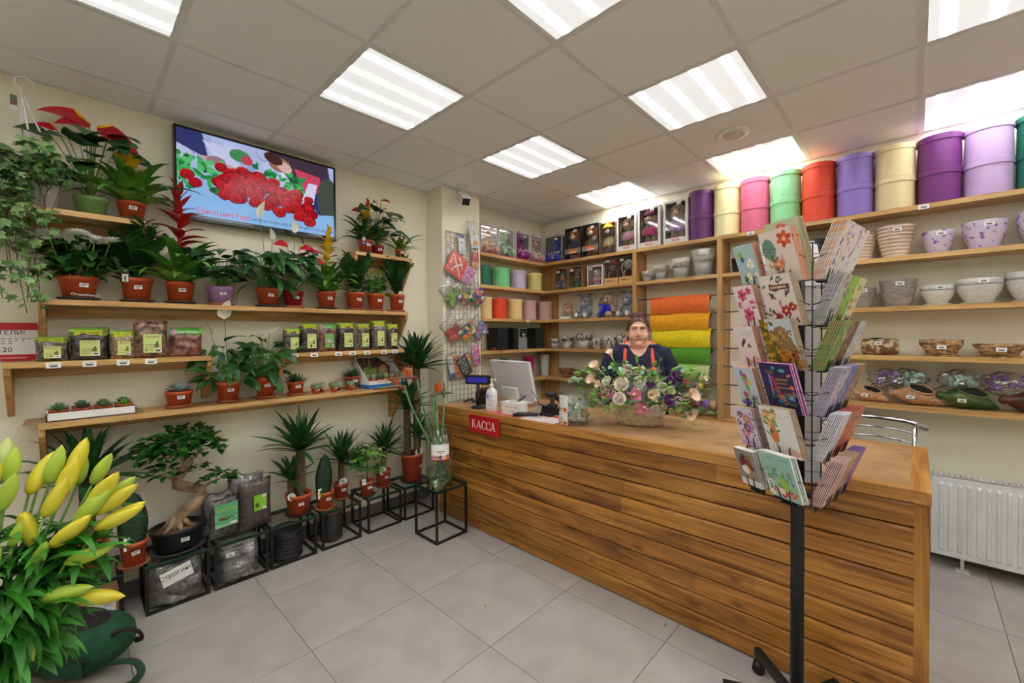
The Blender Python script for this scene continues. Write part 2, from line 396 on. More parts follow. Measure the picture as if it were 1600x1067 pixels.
for x,y in lights:
    t = thing('ceiling_light', LLAB.get((x,y),'square ceiling panel lamp outside the photographed view'), 'ceiling light', (x+.3,y+.3,H), 0, 'square ceiling light panels')
    ob('frame', fm, t); ob('diffuser', dm, t); ob('housing', bm_, t)
v = thing('ceiling_vent', 'round white ceiling vent with recessed disc', 'vent', (2.38,2.11,H))
B().lathe([(.062,0),(.07,-.012),(.1,-.006),(.103,.0),(.1,.006)],36).obj('vent_ring', WHITEP, v, smooth=True)
B().lathe([(.0,-.012),(.05,-.009),(.056,.002)],32).obj('vent_disc', mat('vent_disc',(226,214,196),.5), v, smooth=True)

# ================================================================== sales counter
CT = .912; CY0, CY1, CX0, CX1 = 1.19, 2.0, .36, 3.312
c = thing('sales_counter', 'long stained wooden shop counter clad in horizontal planks', 'counter', (0,0,0))
B().box(CX0+.02, CY0+.03, .0, CX1-.03, CY1-.02, CT-.04).obj('carcass', mat('carcass',(60,38,18),.8), c)
ph = (CT-.048)/9
def plank_mesh(L):
    b = B(); h = ph-.0042; vs = []; pr = [(-.006,.0),(-.013,.004),(-.0145,h-.012),(-.010,h-.003),(-.006,h)]
    for x in (0,L):
        vs += [(x,.016,0)]+[(x,y,z) for y,z in pr]+[(x,.016,h)]
    n = 7; fs = [tuple(range(n-1,-1,-1)), tuple(range(n,2*n))]+[(i,(i+1)%n,n+(i+1)%n,n+i) for i in range(n)]
    return b.add(vs, [tuple(reversed(f)) for f in fs]).mesh('plank', STAIN)
pm = plank_mesh(CX1-.042-CX0)
for k in range(9): ob('plank', pm, c, (CX0, CY0+.014, .003+k*ph))
B().box(CX1-.042, CY0-.002, 0, CX1, CY0+.05, CT-.044).obj('corner_post', STAINZ, c)
B().box(CX1-.025, CY0+.05, 0, CX1-.002, CY1, CT-.044).obj('end_panel', STAINZ, c)
B().box(CX0, CY0+.03, 0, CX0+.02, CY1, CT-.044).obj('end_panel', STAINZ, c)
LAM = mat('stone_laminate', (196,156,112), .4, c2=(150,112,72), scale=7, detail=9, lo=.3, hi=.7)
B().box(CX0+.03, CY0+.035, CT-.044, CX1-.055, CY1-.03, CT-.001).obj('worktop', LAM, c)
B().box(CX0-.003, CY0-.008, CT-.046, CX1-.055, CY0+.035, CT).obj('edge_board', TRIMX, c)
B().box(CX1-.055, CY0-.008, CT-.046, CX1+.003, CY1, CT).obj('edge_board', TRIMY, c)
B().box(CX0, CY1-.03, CT-.044, CX1-.055, CY1, CT).obj('edge_board', TRIMX, c)
B().box(CX0-.003, CY0+.035, CT-.044, CX0+.03, CY1-.03, CT).obj('edge_board', TRIMY, c)

# ---- КАССА sign on the counter front: serif letters cut from plates
def letter(ch):
    """outlines (x,y) of one serif capital, height 1; thick and thin strokes"""
    P = []
    def q(*p): P.append(p)
    def serif(x, y, w, up): q((x-w,y),(x+w,y),(x+w*.45,y+(.035 if up else -.035)),(x-w*.45,y+(.035 if up else -.035)))
    if ch == 'К':
        q((.1,0),(.22,0),(.22,1),(.1,1)); serif(.16,0,.13,True); serif(.16,1,.13,False)
        q((.22,.46),(.30,.52),(.62,1),(.55,1)); q((.30,.58),(.40,.60),(.78,0),(.62,0)); serif(.71,0,.15,True); serif(.59,1,.12,False)
        return P, .86
    if ch == 'А':
        q((.08,0),(.14,0),(.45,.98),(.40,1)); q((.38,1),(.46,1),(.80,0),(.66,0)); q((.22,.30),(.64,.30),(.62,.36),(.24,.36)); serif(.11,0,.11,True); serif(.73,0,.15,True)
        return P, .86
    n = 22; o = []; i_ = []
    for k in range(n+1):
        a = math.radians(48+(264)*k/n); th = .05+.11*max(0,-math.cos(a))
        o.append((.46+.40*math.cos(a), .5+.52*math.sin(a))); i_.append((.46+(.40-th)*math.cos(a), .5+(.47)*math.sin(a)))
    for k in range(n): q(o[k], o[k+1], i_[k+1], i_[k])
    q((.68,.70),(.74,.70),(.745,.96),(.70,.92)); q((.69,.28),(.74,.33),(.745,.06),(.71,.10))
    return P, .80
s = thing('cash_desk_sign', 'red sign with white letters КАССА fixed to the counter', 'sign', (.94, CY0-.012, .822), 0)
B().box(-.165,-.006,-.066,.165,0,.066).obj('sign_plate', RED, s)
lb = B(); x = 0; outl = []
for ch in 'КАССА':
    p, adv = letter(ch); outl.append((x,p)); x += adv
sc_ = .26/x; hh = .062
for x0,p in outl:
    for poly in p: lb.prism([((x0+px)*sc_-.13, -.0062, py*hh-hh/2) for px,py in poly], (0,-.0012,0))
lb.obj('lettering', PAPER, s)

# ================================================================== shelves on the left wall
def wall_shelf(label, y0, y1, zt, d, hb, ends=(True,True), rail=True):
    t = thing('wall_shelf', label, 'shelf', (0,y0,zt)); L = y1-y0
    B().box(0,0,-.027,d,L,0).obj('board', PINE, t)
    if rail: B().box(0,.03,-.085,.02,L-.03,-.028).obj('back_rail', PINE, t)
    for k,e in enumerate(ends):
        if not e: continue
        ya = .0 if k == 0 else L-.022
        B().prism([(.0,ya,-.028),(d-.012,ya,-.028),(d-.012,ya,-.06),(.05,ya,-hb),(.0,ya,-hb)], (0,.022,0)).obj('bracket', PINEZ, t)
    return t
S3, S2, S1, T1, T2 = 1.69, 1.385, 1.087, 2.135, 2.14
sh_t1 = wall_shelf('short pine wall shelf holding the green pot, high up at left', -1.28, -.645, T1, .22, .22)
sh_t2 = wall_shelf('short pine wall shelf high beside the television', .56, 1.06, T2, .2, .25)
sh_s3 = wall_shelf('longest pine wall shelf with a row of flowering plants', -1.05, 1.0, S3, .22, .27)
sh_2a = wall_shelf('pine wall shelf with bags beside the red and white poster', -1.165, -.36, S2, .22, .27)
sh_2b = wall_shelf('pine wall shelf with bags of substrate and seven price tags', .03, 1.02, S2, .22, .26)
sh_s1 = wall_shelf('low pine wall shelf with succulents and peace lilies', -1.06, .95, S1, .25, .28)
tc_ = Cv(.05,.028,20,(246,245,242)).rect(.006,.016,.044,.022,(190,188,185)).rect(.012,.007,.038,.013,(60,60,62)); TAGP = tc_.mesh('price_tag')
def price_tag(parent, loc, R=ROT_L, s=1.0): return ob('price_tag', TAGP, parent, mtx=at(loc, R, s))
for y in (-1.005,-.88,-.753,-.64): price_tag(sh_2a, (.2215, y+1.165, -.033))
for y in (.105,.236,.408,.515,.632,.773,.87): price_tag(sh_2b, (.2215, y-.03, -.033))

# ================================================================== shelving on the back wall
Z = [2.297, 1.985, 1.658, 1.335, 1.012]; TH = .03; D = .22
u = thing('wall_shelving', 'L-shaped pine shelving round the back corner with upright dividers', 'shelving', (0,0,0))
for z in Z: B().box(0, 1.812, z-TH, D, YB-.03, z).obj('shelf_board', PINE, u)
B().box(0, 1.79, .85, D, 1.812, Z[0]-TH).obj('side_board', PINEZ, u)
XE = 5.2
B().box(D, YB-D, Z[0]-TH, XE, YB, Z[0]).obj('shelf_board', PINEX, u)
B().box(0, YB-.03, .6, .255, YB-.004, Z[0]-TH).obj('corner_board', PINEZ, u)
for z in Z[1:]: B().box(D, YB-D, z-TH, 1.305, YB-.03, z).obj('shelf_board', PINEX, u)
B().box(1.345, YB-D, Z[1]-TH, 2.07, YB, Z[1]).obj('shelf_board', PINEX, u)
B().box(2.107, YB-D, Z[1]-TH, 2.83, YB, Z[1]).obj('shelf_board', PINEX, u)
for z in Z[1:]: B().box(2.865, YB-D, z-TH, XE, YB, z).obj('shelf_board', PINEX, u)
for x in (1.305, 2.07, 2.83): B().box(x, YB-D, .72, x+.037, YB, Z[0]-TH).obj('upright', PINEZ, u)
for x0,x1 in ((1.342,2.07),(2.107,2.83)): B().box(x0, YB-D, .735, x1, YB, .77).obj('bottom_rail', PINEX, u)
for x in (2.32, 3.30): price_tag(u, (x, YB-D-.0015, Z[0]-.033), ROT_B)
price_tag(u, (.0,0,0)).matrix_basis = at((D+.0015, 2.5, Z[2]-.033), ROT_L)
# ================================================================== plants: building blocks
def green(name, c, c2, rough=.38, rnd=.18, **k):
    c = tuple(min(255,int(v*1.22)) for v in c); c2 = tuple(min(255,int(v*1.22)) for v in c2)
    return mat(name, c, rough, c2=c2, scale=12, rnd=rnd, spec=.4, **k)
G_DARK = green('leaf_dark', (44,84,34), (28,60,26)); G_MID = green('leaf_mid', (66,116,44), (44,88,32)); G_LITE = green('leaf_light', (120,166,62), (88,136,46))
G_YUC = green('leaf_yucca', (42,84,38), (28,62,32)); G_ANT = green('leaf_anthurium', (36,72,34), (24,52,26)); G_FIC = green('leaf_ficus', (44,92,32), (30,66,24), .25)
G_STEM = green('stem_green', (104,138,60), (80,112,46)); G_LILY = green('leaf_lily', (54,116,36), (34,84,26)); G_SUC = green('succulent', (112,142,112), (82,112,84), .5); G_ECH = green('echeveria', (156,170,172), (116,132,140), .5)
G_HAW = green('haworthia', (52,84,48), (34,60,34)); G_SANS = mat('sansevieria', (42,78,52), .5, c2=(24,50,36), scale=55, detail=5)
def varieg(name, inner, edge, w=.62, w2=.72, axis=1, scale=1.0, spots=0):
    """leaf with a lighter margin: colour depends on the distance from the midrib (generated coords)"""
    if name in MATS: return MATS[name]
    m, nt, p = base(name); L = nt.links.new
    tc = nd(nt,'ShaderNodeTexCoord'); sp = nd(nt,'ShaderNodeSeparateXYZ'); L(tc.outputs['Generated'], sp.inputs[0])
    s1 = nd(nt,'ShaderNodeMath',operation='SUBTRACT'); s1.inputs[1].default_value = .5; L(sp.outputs[axis], s1.inputs[0])
    ab = nd(nt,'ShaderNodeMath',operation='ABSOLUTE'); L(s1.outputs[0], ab.inputs[0])
    nz = nd(nt,'ShaderNodeTexNoise'); nz.inputs['Scale'].default_value = 5; L(tc.outputs['Generated'], nz.inputs[0])
    ml = nd(nt,'ShaderNodeMath',operation='MULTIPLY_ADD'); ml.inputs[1].default_value = .5+spots; ml.inputs[2].default_value = -.25-spots/2; L(nz.outputs[0], ml.inputs[0])
    ad = nd(nt,'ShaderNodeMath',operation='ADD'); L(ab.outputs[0], ad.inputs[0]); L(ml.outputs[0], ad.inputs[1])
    rp = nd(nt,'ShaderNodeValToRGB'); e = rp.color_ramp.elements; e[0].position = w/2; e[0].color = lin(inner); e[1].position = w2/2; e[1].color = lin(edge)
    L(ad.outputs[0], rp.inputs[0]); L(rp.outputs[0], p.inputs['Base Color']); p.inputs['Roughness'].default_value = .4
    MATS[name] = m; return m
V_IVY = varieg('ivy_leaf', (66,112,52), (186,198,144), .66, .9); V_SCH = varieg('schefflera_leaf', (64,110,40), (208,208,108), .3, .75, spots=.5); V_DRA = varieg('dracaena_leaf', (30,66,24), (172,196,54), .72, .8)
def prof(shape, t):
    if shape == 'strap': return min(1, .55+t*3)*(1-max(0,t-.35)**2*2.3)*(1 if t < .999 else 0)
    if shape == 'sword': return min(1, .5+t*2.5)*max(0, 1-t**2.6)
    if shape == 'lance': return math.sin(PI*min(1,t**.75*.97+.03))**.9
    if shape == 'ovate': return math.sin(PI*min(1,t**.62*.985+.015))**.8
    if shape == 'heart': return (math.sin(PI*(t**.5*.97+.03)))**.7*(1.05-.25*t)
    if shape == 'spoon': return math.sin(PI*min(1,t**1.5*.93+.07))**.75
    return math.sin(PI*t)
_LM = {}
def leaf_mesh(L, W, shape, m, bend=40, fold=.25, n=6, name='leaf', pw=1.4, wave=0.0):
    k = (round(L,4), round(W,4), shape, m.name, bend, fold, n, name, wave)
    if k in _LM: return _LM[k]
    vs = []; x = z = 0.0; ds = L/n
    for j in range(n+1):
        t = j/n; a = -math.radians(bend)*t**pw
        wd = W/2*max(.02, prof(shape, t)); wv = wave*math.sin(t*9)*W
        nx, nz = -math.sin(a), math.cos(a)
        for s_ in (-1,0,1):
            up = abs(s_)*wd*fold + s_*wv
            vs.append((x+nx*up, s_*wd, z+nz*up))
        x += math.cos(a)*ds; z += math.sin(a)*ds
    fs = []
    for j in range(n):
        for i in range(2): fs.append((j*3+i, j*3+i+1, j*3+i+4, j*3+i+3))
    me = B().add(vs, fs).mesh(name, m, True); _LM[k] = me; return me
def put(me, name, parent, loc, az, el=0, roll=0, s=1.0):
    px = parent.location.x if parent else 9
    for k in range(5):
        M_ = Matrix.Translation(loc) @ Matrix.Rotation(az,4,'Z') @ Matrix.Rotation(-el,4,'Y') @ Matrix.Rotation(roll,4,'X') @ Matrix.Scale(s,4)
        if px > .6 or parent.parent or (px+min((M_ @ v.co).x for v in me.vertices) > .004 and not any(px+q.x < .245 and parent.location.y+q.y > 1.335 for q in [M_ @ v.co for v in me.vertices])): break   # grows away from the wall
        if k == 0 and math.cos(az) < 0: az = PI-az if math.cos(az) < -.4 else az*.8
        else: s *= .75; az *= .7
    return ob(name, me, parent, mtx=M_)
def safe(root, az, reach): return PI-az if root.location.x + math.cos(az)*reach < .03 else az
R_ = random.uniform
_PM = {}
stc = Cv(.034,.02,22,(244,243,240)).rect(.004,.010,.030,.016,(120,118,118)).rect(.004,.004,.024,.007,(90,88,90)); STK = stc.mesh('price_sticker')
SAUC_B = mat('saucer_black', (58,55,55), .4); SAUC_T = mat('saucer_terracotta', (176,112,82), .55, rnd=.08)
POTCOL = {'terra': TERRA, 'green': mat('pot_green',(126,168,98),.4), 'purple': mat('pot_lilac',(200,160,222),.4), 'red': mat('pot_red',(158,34,40),.4), 'black': BLACKP, 'white': mat('pot_white',(226,230,232),.4)}
def pot(root, d, h, col='terra', saucer=None, sticker=True, face=0.0, taper=.76, soil=True, sz=1.0):
    """pot with rolled rim, soil and saucer; returns height of the soil"""
    k = (d,h,col,saucer,taper)
    z0 = .012 if saucer else 0.0; r = d/2; rb = r*taper
    if k not in _PM:
        rim = min(.022, h*.2)
        p = [(0,z0),(rb,z0),(rb+(r-rb)*.8,z0+h-rim),(r*1.0,z0+h-rim),(r*1.03,z0+h-rim*.5),(r*1.02,z0+h),(r*.95,z0+h),(r*.93,z0+h-.03),(0,z0+h-.032)]
        a = B().lathe(p, 26).mesh('pot', POTCOL[col], True)
        bsoil = B().lathe([(0,z0+h-.018),(r*.5,z0+h-.014),(r*.94,z0+h-.022)], 18).mesh('soil', SOIL, True)
        rs = rb*1.18+.012
        sa = B().lathe([(0,0),(rs*.85,0),(rs,.012),(rs+.004,.017),(rs-.003,.017),(rs*.83,.006),(0,.006)], 26).mesh('saucer', SAUC_B if saucer == 'b' else SAUC_T, True) if saucer else None
        _PM[k] = (a, bsoil, sa)
    a, bsoil, sa = _PM[k]
    po = ob('pot', a, root)
    if soil: ob('soil', bsoil, root)
    if sa: ob('saucer', sa, root)
    if sticker:
        zz = z0+h*.5; rr = rb+(r-rb)*.42+.0035; tilt = math.atan2((r-rb)*.8, h)
        M_ = Matrix.Rotation(face,4,'Z') @ Matrix.Translation((rr,0,zz)) @ Matrix.Rotation(tilt,4,'Y') @ ROT_L.to_4x4() @ Matrix.Rotation(R_(-.12,.12),4,'Z') @ Matrix.Scale(sz,4)
        ob('price_sticker', STK, po, mtx=M_)
    return z0+h-.018
def potted(name, label, loc, d, h, col='terra', saucer=None, face=0.0, group=None, cat='potted plant', **k):
    t = thing(name, label, cat, loc, 0, group); return t, pot(t, d, h, col, saucer, face=face, **k)
def stalks(root, paths, r, m=None, name='stem', n=5, rt=None):
    b = B()
    for p in paths:
        q = len(p); b.tube(p, [r+(((rt if rt is not None else r*.7)-r)*i/(q-1)) for i in range(q)], n)
    return b.obj(name, m or G_STEM, root, smooth=True)
def arc(p0, az, reach, rise, sag=0.0, n=6):
    o = []
    for i in range(n+1):
        t = i/n; hz = reach*(t**1.3); z = rise*t - sag*t*t
        o.append((p0[0]+math.cos(az)*hz, p0[1]+math.sin(az)*hz, p0[2]+z))
    return o
def rosette(root, z, n, L, W, m, el=(20,75), bend=70, shape='strap', spread=.012, var=3, c=(0,0), fold=.3, keep=None, name='leaf', nseg=7):
    ms = [leaf_mesh(L*(.8+.2*i), W, shape, m, bend+12*i, fold, nseg, name) for i in range(var)]
    for i in range(n):
        az = i*2.39996+R_(-.2,.2); e = el[1]+(el[0]-el[1])*(1-i/n)**1.0+R_(-6,6)
        if keep and not keep(az): az = az+PI*.6
        put(ms[i%var], name, root, (c[0]+spread*math.cos(az), c[1]+spread*math.sin(az), z), az, math.radians(e), R_(-.2,.2), R_(.85,1.08))
BR_RED = mat('bract_red', (206,44,34), .4, c2=(172,30,30), scale=6, rnd=.12); BR_YEL = mat('bract_yellow', (250,216,44), .4, c2=(236,180,30), scale=6, rnd=.12); BR_ORG = mat('bract_orange', (216,98,32), .4, c2=(200,60,28), rnd=.1)
G_GUZ = green('leaf_bromeliad', (92,136,48), (54,98,36))
def guzmania(root, z, n=26, L=.26, W=.036, m=None, spike=.3, bm=BR_RED, tip=None, lean=(0,0), bl=.09, el=(12,72)):
    rosette(root, z, n, L, W, G_GUZ if m is G_MID else m, el, 62)
    if not spike: return
    pts = [(lean[0]*t*t, lean[1]*t*t, z+spike*t) for t in (0,.25,.5,.75,1)]
    stalks(root, [pts], .013, bm if bm is not BR_YEL else G_LITE, 'flower_stem')
    ms = leaf_mesh(bl, .052, 'lance', bm, 40, .35, 5, 'bract'); ms2 = leaf_mesh(bl*.8, .042, 'lance', tip or bm, 15, .35, 5, 'bract')
    for i in range(24):
        t = .38+.62*i/24; az = i*2.39996
        put(ms if i < 16 else ms2, 'bract', root, (lean[0]*t*t, lean[1]*t*t, z+spike*t), az, math.radians(15+55*(i/24)+R_(-8,8)), 0, R_(.85,1.1)*(1.1-.35*i/24))
def aroid(root, z, n, L, W, m, reach=.12, rise=.2, shape='heart', bend=50, tilt=20, lo=.35, bias=None):
    """leaves on long stalks"""
    me = [leaf_mesh(L*s_, W*s_, shape, m, bend, .16, 6, 'leaf', wave=.03) for s_ in (1,.85,.7)]
    ps = []
    for i in range(n):
        az = i*2.39996+R_(-.3,.3); q = R_(lo,1)
        if bias is not None and math.cos(az-bias) < -.5 and i%2: az += PI
        rc = reach*R_(.5,1.1); az = safe(root, az, rc); p = arc((0,0,z-.01), az, rc, rise*q); ps.append(p)
        put(me[i%3], 'leaf', root, p[-1], az+R_(-.4,.4), math.radians(R_(-tilt,tilt)), .7*math.sin(az)+R_(-.3,.3), R_(.85,1.1))
    stalks(root, ps, .0028)
def frond_mesh(m, L=.3, n=9, leaf=(.06,.026), lean=.3, name='frond'):
    b = B(); path = [(lean*L*(t**2), 0, L*t) for t in [i/6 for i in range(7)]]; b.tube(path, [.005,.0045,.004,.0035,.003,.002,.001], 5)
    for i in range(n):
        t = .18+.8*i/(n-1); px, pz = lean*L*t*t, L*t
        for s_ in (-1,1):
            lm = leaf_mesh(leaf[0]*(1-.3*abs(t-.5)), leaf[1], 'lance', m, 25, .25, 4)
            M_ = Matrix.Translation((px,0,pz)) @ Matrix.Rotation(s_*1.2,4,'Z') @ Matrix.Rotation(-math.radians(30+20*t),4,'Y')
            b.add([M_ @ v.co for v in lm.vertices], [tuple(p.vertices) for p in lm.polygons])
    return b.mesh(name, m, True)
def zz_plant(root, z, n, L, m, leaf=(.06,.026)):
    fs = [frond_mesh(m, L*(1-.12*i), 9, leaf, .25+.15*i) for i in range(3)]
    for i in range(n): put(fs[i%3], 'frond', root, (.012*math.cos(i*2.4),.012*math.sin(i*2.4),z), i*2.39996+R_(-.3,.3), R_(-.1,.15), 0, R_(.8,1.05))
def spathe(root, p, az, L, m, el=70, spad=None, name='flower', w=.55, bend=30, shape='ovate', roll=None):
    f = put(leaf_mesh(L, L*w, shape, m, bend, .2, 6, 'spathe'), name, root, p, az, math.radians(el), math.sin(az)*.95 if roll is None else roll)
    sp = B().tube([(0,0,.004),(L*.15,0,L*.14),(L*.32,0,L*.32)], [L*.035,L*.04,L*.022], 7)
    sp.obj('spadix', spad or BR_YEL, f, smooth=True)
    return f
SPWHITE = mat('spathe_white', (250,250,240), .45, c2=(238,244,222), scale=4); SPADW = mat('spadix_cream', (226,206,150), .6)
AN_RED = mat('anthurium_red', (204,30,52), .22, c2=(176,20,44), rnd=.1); AN_DK = mat('anthurium_dark', (150,18,34), .25, rnd=.1)
def card_tag(root, p, az, w, h, bg, marks, tilt=0.0, name='plant_tag'):
    c = Cv(w,h,16,bg)
    for a in marks: c.rect(*[a[i]*(w if i%2==0 else h) for i in range(4)], a[4])
    b = ob(name, c.mesh(name), root, mtx=Matrix.Translation(p) @ Matrix.Rotation(az,4,'Z') @ Matrix.Rotation(tilt,4,'X') @ ROT_L.to_4x4())
    return b
# ================================================================== plants on the left wall shelves
PX = .115
# top left shelf
t, z = potted('potted_anthurium', 'red anthurium in a light green pot on the high left shelf', (PX,-.855,T1), .135, .1, 'green', sticker=False)
aroid(t, z, 20, .18, .135, G_ANT, .15, .36, bend=60, bias=0)
for (dx,dy,zz,L,az,el) in ((.0,-.02,.50,.17,-1.4,8),(.02,.0,.48,.14,-1.2,-10),(.03,.03,.47,.19,1.3,-22),(.0,-.12,.42,.09,-1.5,10)):
    stalks(t, [arc((0,0,z), math.atan2(dy,dx), math.hypot(dx,dy), zz-z)], .0035, None, 'flower_stem')
    spathe(t, (dx,dy,zz), az, L, AN_RED, el, None, 'flower', .62, 45, 'heart')
t, z = potted('potted_bromeliad', 'yellow-tipped bromeliad in a terracotta pot on the high left shelf', (PX,-.695,T1), .125, .1, 'terra', 'b')
guzmania(t, z, 32, .29, .058, G_MID, .33, BR_YEL, BR_ORG, (.02,-.02), .1, (22,80))
# long shelf
CHR = mat('chrysanthemum_white', (250,250,242), .6)
def chrys_leaf(): return leaf_mesh(.08, .055, 'ovate', G_DARK, 45, .2, 5, 'leaf', wave=.08)
def flower_head(R, n, m, cm, name='flower'):
    b = B()
    for ring,(k,el,rr) in enumerate(((n,8,1.0),(n,28,.85),(n//2,52,.6),(n//3,75,.4))):
        for i in range(k):
            lm = leaf_mesh(R*rr, R*.24, 'lance', m, 25, .3, 3, 'petal'); M_ = Matrix.Rotation(2*PI*(i+.5*ring)/k,4,'Z') @ Matrix.Rotation(-math.radians(el),4,'Y')
            b.add([M_ @ v.co for v in lm.vertices], [tuple(p.vertices) for p in lm.polygons])
    b.mi = 1; b.ball((0,0,R*.05), (R*.2,R*.2,R*.12), 8, 5)
    return b.mesh(name, [m, cm], True)
def chrys(root, z, n, spread, rise, fm, heads, lm):
    ps = []
    for i in range(9):
        az = safe(root, i*2.4, spread*.7); ps.append(arc((0,0,z-.01), az, spread*.7*((i+1)/9), rise*.85))
    stalks(root, ps, .003)
    for i in range(n):
        az = i*2.39996; q = R_(.15,1); r = spread*R_(.35,1)*(1-.25*abs(q-.5))
        put(lm, 'leaf', root, (r*.6*math.cos(az), r*.6*math.sin(az), z+rise*q*.85), az+R_(-.4,.4), math.radians(R_(-30,35)), R_(-.5,.5), R_(.8,1.25))
    for (dx,dy,dz,el) in heads:
        o = ob('flower', fm, root, mtx=Matrix.Translation((dx,dy,z+dz)) @ Matrix.Rotation(R_(0,6),4,'Z') @ Matrix.Rotation(math.radians(el),4,'X'))
        stalks(root, [[(dx*.3,dy*.3,z),(dx*.8,dy*.8,z+dz*.6),(dx,dy,z+dz)]], .003)
t, z = potted('potted_chrysanthemum', 'white chrysanthemum in a printed terracotta pot on the long shelf', (PX,-.91,S3), .155, .115, 'terra', 'b', face=.25)
chrys(t, z, 120, .19, .23, flower_head(.066,18,CHR,G_LITE), ((.11,-.10,.20,12),(.12,.0,.215,-8),(.13,.06,.195,-12),(.1,.12,.2,-10)), chrys_leaf())
ob('lettering', text('Chrysanthemum', .019, PAPER), t, mtx=Matrix.Rotation(.5,4,'Z') @ Matrix.Translation((.0705,-.01,.03)) @ Matrix.Rotation(.14,4,'Y') @ ROT_L.to_4x4())
t, z = potted('potted_foliage_plant', 'dark leafy plant with a black picture tag between chrysanthemum and red bromeliad', (PX,-.682,S3), .14, .125, 'terra', 'b')
zz_plant(t, z, 16, .29, G_DARK, (.095,.044))
card_tag(t, (.062,-.052,z-.01), 0, .03, .075, (30,30,34), ((.1,.05,.9,.55,(225,222,214)),(.35,.1,.65,.45,(70,120,60)),(.1,.8,.7,.87,(220,220,220))))
t, z = potted('potted_bromeliad', 'tallest red bromeliad in front of the television', (PX+.01,-.49,S3), .14, .12, 'terra', 'b')
guzmania(t, z, 38, .33, .058, G_MID, .56, BR_RED, None, (.02,-.0), .155, (24,80))
t, z = potted('potted_anthurium', 'leafy anthurium in a lilac pot', (PX,-.287,S3), .14, .108, 'purple', 't')
aroid(t, z, 34, .14, .1, G_ANT, .15, .25, bend=60, bias=0)
spathe(t, (.03,-.02,z+.24), .2, .05, BR_ORG, 10, None, 'flower')
t, z = potted('potted_peace_lily', 'peace lily with two tall white blooms against the television', (PX,-.02,S3), .14, .12, 'terra', 'b')
aroid(t, z, 40, .19, .06, G_DARK, .13, .26, 'lance', 75, 45, .15)
for dx,dy,zz,az in ((.04,-.05,.58,.3),(.05,.02,.45,-.5)):
    stalks(t, [arc((0,0,z), math.atan2(dy,dx), math.hypot(dx,dy), zz-z)], .003, None, 'flower_stem'); spathe(t, (dx,dy,zz), az, .12 if zz > .5 else .08, SPWHITE, 78, SPADW, w=.55)
t, z = potted('potted_anthurium', 'red anthurium in a dark red pot on the long shelf', (PX,.14,S3), .132, .108, 'red', 't')
aroid(t, z, 26, .16, .11, G_ANT, .14, .28, bend=60)
for dx,dy,zz,az in ((.05,-.05,.43,-1.2),(.06,.03,.42,.9),(.07,.09,.34,1.4),(.06,.07,.40,.6)):
    stalks(t, [arc((0,0,z), math.atan2(dy,dx), math.hypot(dx,dy), zz-z)], .003, None, 'flower_stem'); spathe(t, (dx,dy,zz), az, .1, AN_RED, 0, None, 'flower', .7, 35, 'heart')
spathe(t, (.05,.0,.52), -.3, .09, SPWHITE, 80, SPADW); stalks(t, [arc((0,0,z), 0, .05, .52-z)], .003, None, 'flower_stem')
t, z = potted('potted_bromeliad', 'yellow bromeliad right of the dark red pot on the long shelf', (PX,.372,S3), .135, .122, 'terra', 'b')
guzmania(t, z, 38, .31, .05, G_MID, .48, BR_YEL, None, (.0,.03), .1, (26,80))
t, z = potted('potted_zamioculcas', 'glossy plant in terracotta pot left of the small yellow chrysanthemum', (PX,.594,S3), .138, .13, 'terra', 't')
zz_plant(t, z, 17, .29, G_DARK, (.085,.036))
t, z = potted('potted_chrysanthemum', 'small chrysanthemum with yellow-green flowers on the long shelf', (PX,.767,S3), .134, .13, 'terra', 't')
YCH = mat('chrysanthemum_yellow', (196,202,52), .6, rnd=.1)
chrys(t, z, 52, .13, .17, flower_head(.026,10,YCH,YCH), [(.07*math.cos(i*1.1)*R_(.4,1), .07*math.sin(i*1.1)*R_(.6,1.2), R_(.175,.21), R_(-20,20)) for i in range(12)], leaf_mesh(.06,.042,'ovate',G_MID,45,.2,5,'leaf',wave=.08))
t, z = potted('potted_zamioculcas', 'upright glossy plant with a picture tag at the right end of the long shelf', (PX,.958,S3), .13, .135, 'terra', 't')
zz_plant(t, z, 13, .32, G_DARK, (.075,.034))
card_tag(t, (.06,.01,z-.01), .1, .03, .07, (238,238,236), ((.0,.75,1,1,(30,30,34)),(.3,.15,.7,.6,(60,90,50))))
# high shelf beside the television
t, z = potted('potted_bromeliad', 'yellow bromeliad with a round pot tag on the shelf beside the television', (PX-.01,.69,T2), .115, .1, 'terra', 'b')
guzmania(t, z, 30, .24, .042, G_DARK, .32, BR_YEL, BR_ORG, (.0,.03), .08, (20,75))
card_tag(t, (.062,-.045,.06), .0, .035, .065, (52,52,92), ((.15,.55,.85,.95,(205,214,190)),(.2,.2,.8,.3,(200,200,220))))
t, z = potted('potted_anthurium', 'dark red anthurium in a dark red pot on the shelf beside the television', (PX-.03,.80,T2), .11, .085, 'red', sticker=True)
aroid(t, z, 22, .16, .11, G_ANT, .13, .32, bend=60)
for dx,dy,zz,az in ((.05,-.02,.42,-.8),(.04,.02,.45,.6),(.05,-.16,.33,-1.3),(.05,.0,.38,.2)):
    stalks(t, [arc((0,0,z), math.atan2(dy,dx), math.hypot(dx,dy), zz-z)], .003, None, 'flower_stem'); spathe(t, (dx,dy,zz), az, .085, AN_DK, -5, None, 'flower', .7, 35, 'heart')
t, z = potted('potted_bromeliad', 'small thin-leaved red bromeliad at the end of the shelf beside the television', (PX-.01,1.0,T2), .085, .065, 'terra', 't')
guzmania(t, z, 16, .24, .02, G_MID, .1, BR_RED, None, (0,0), .05, (25,70))
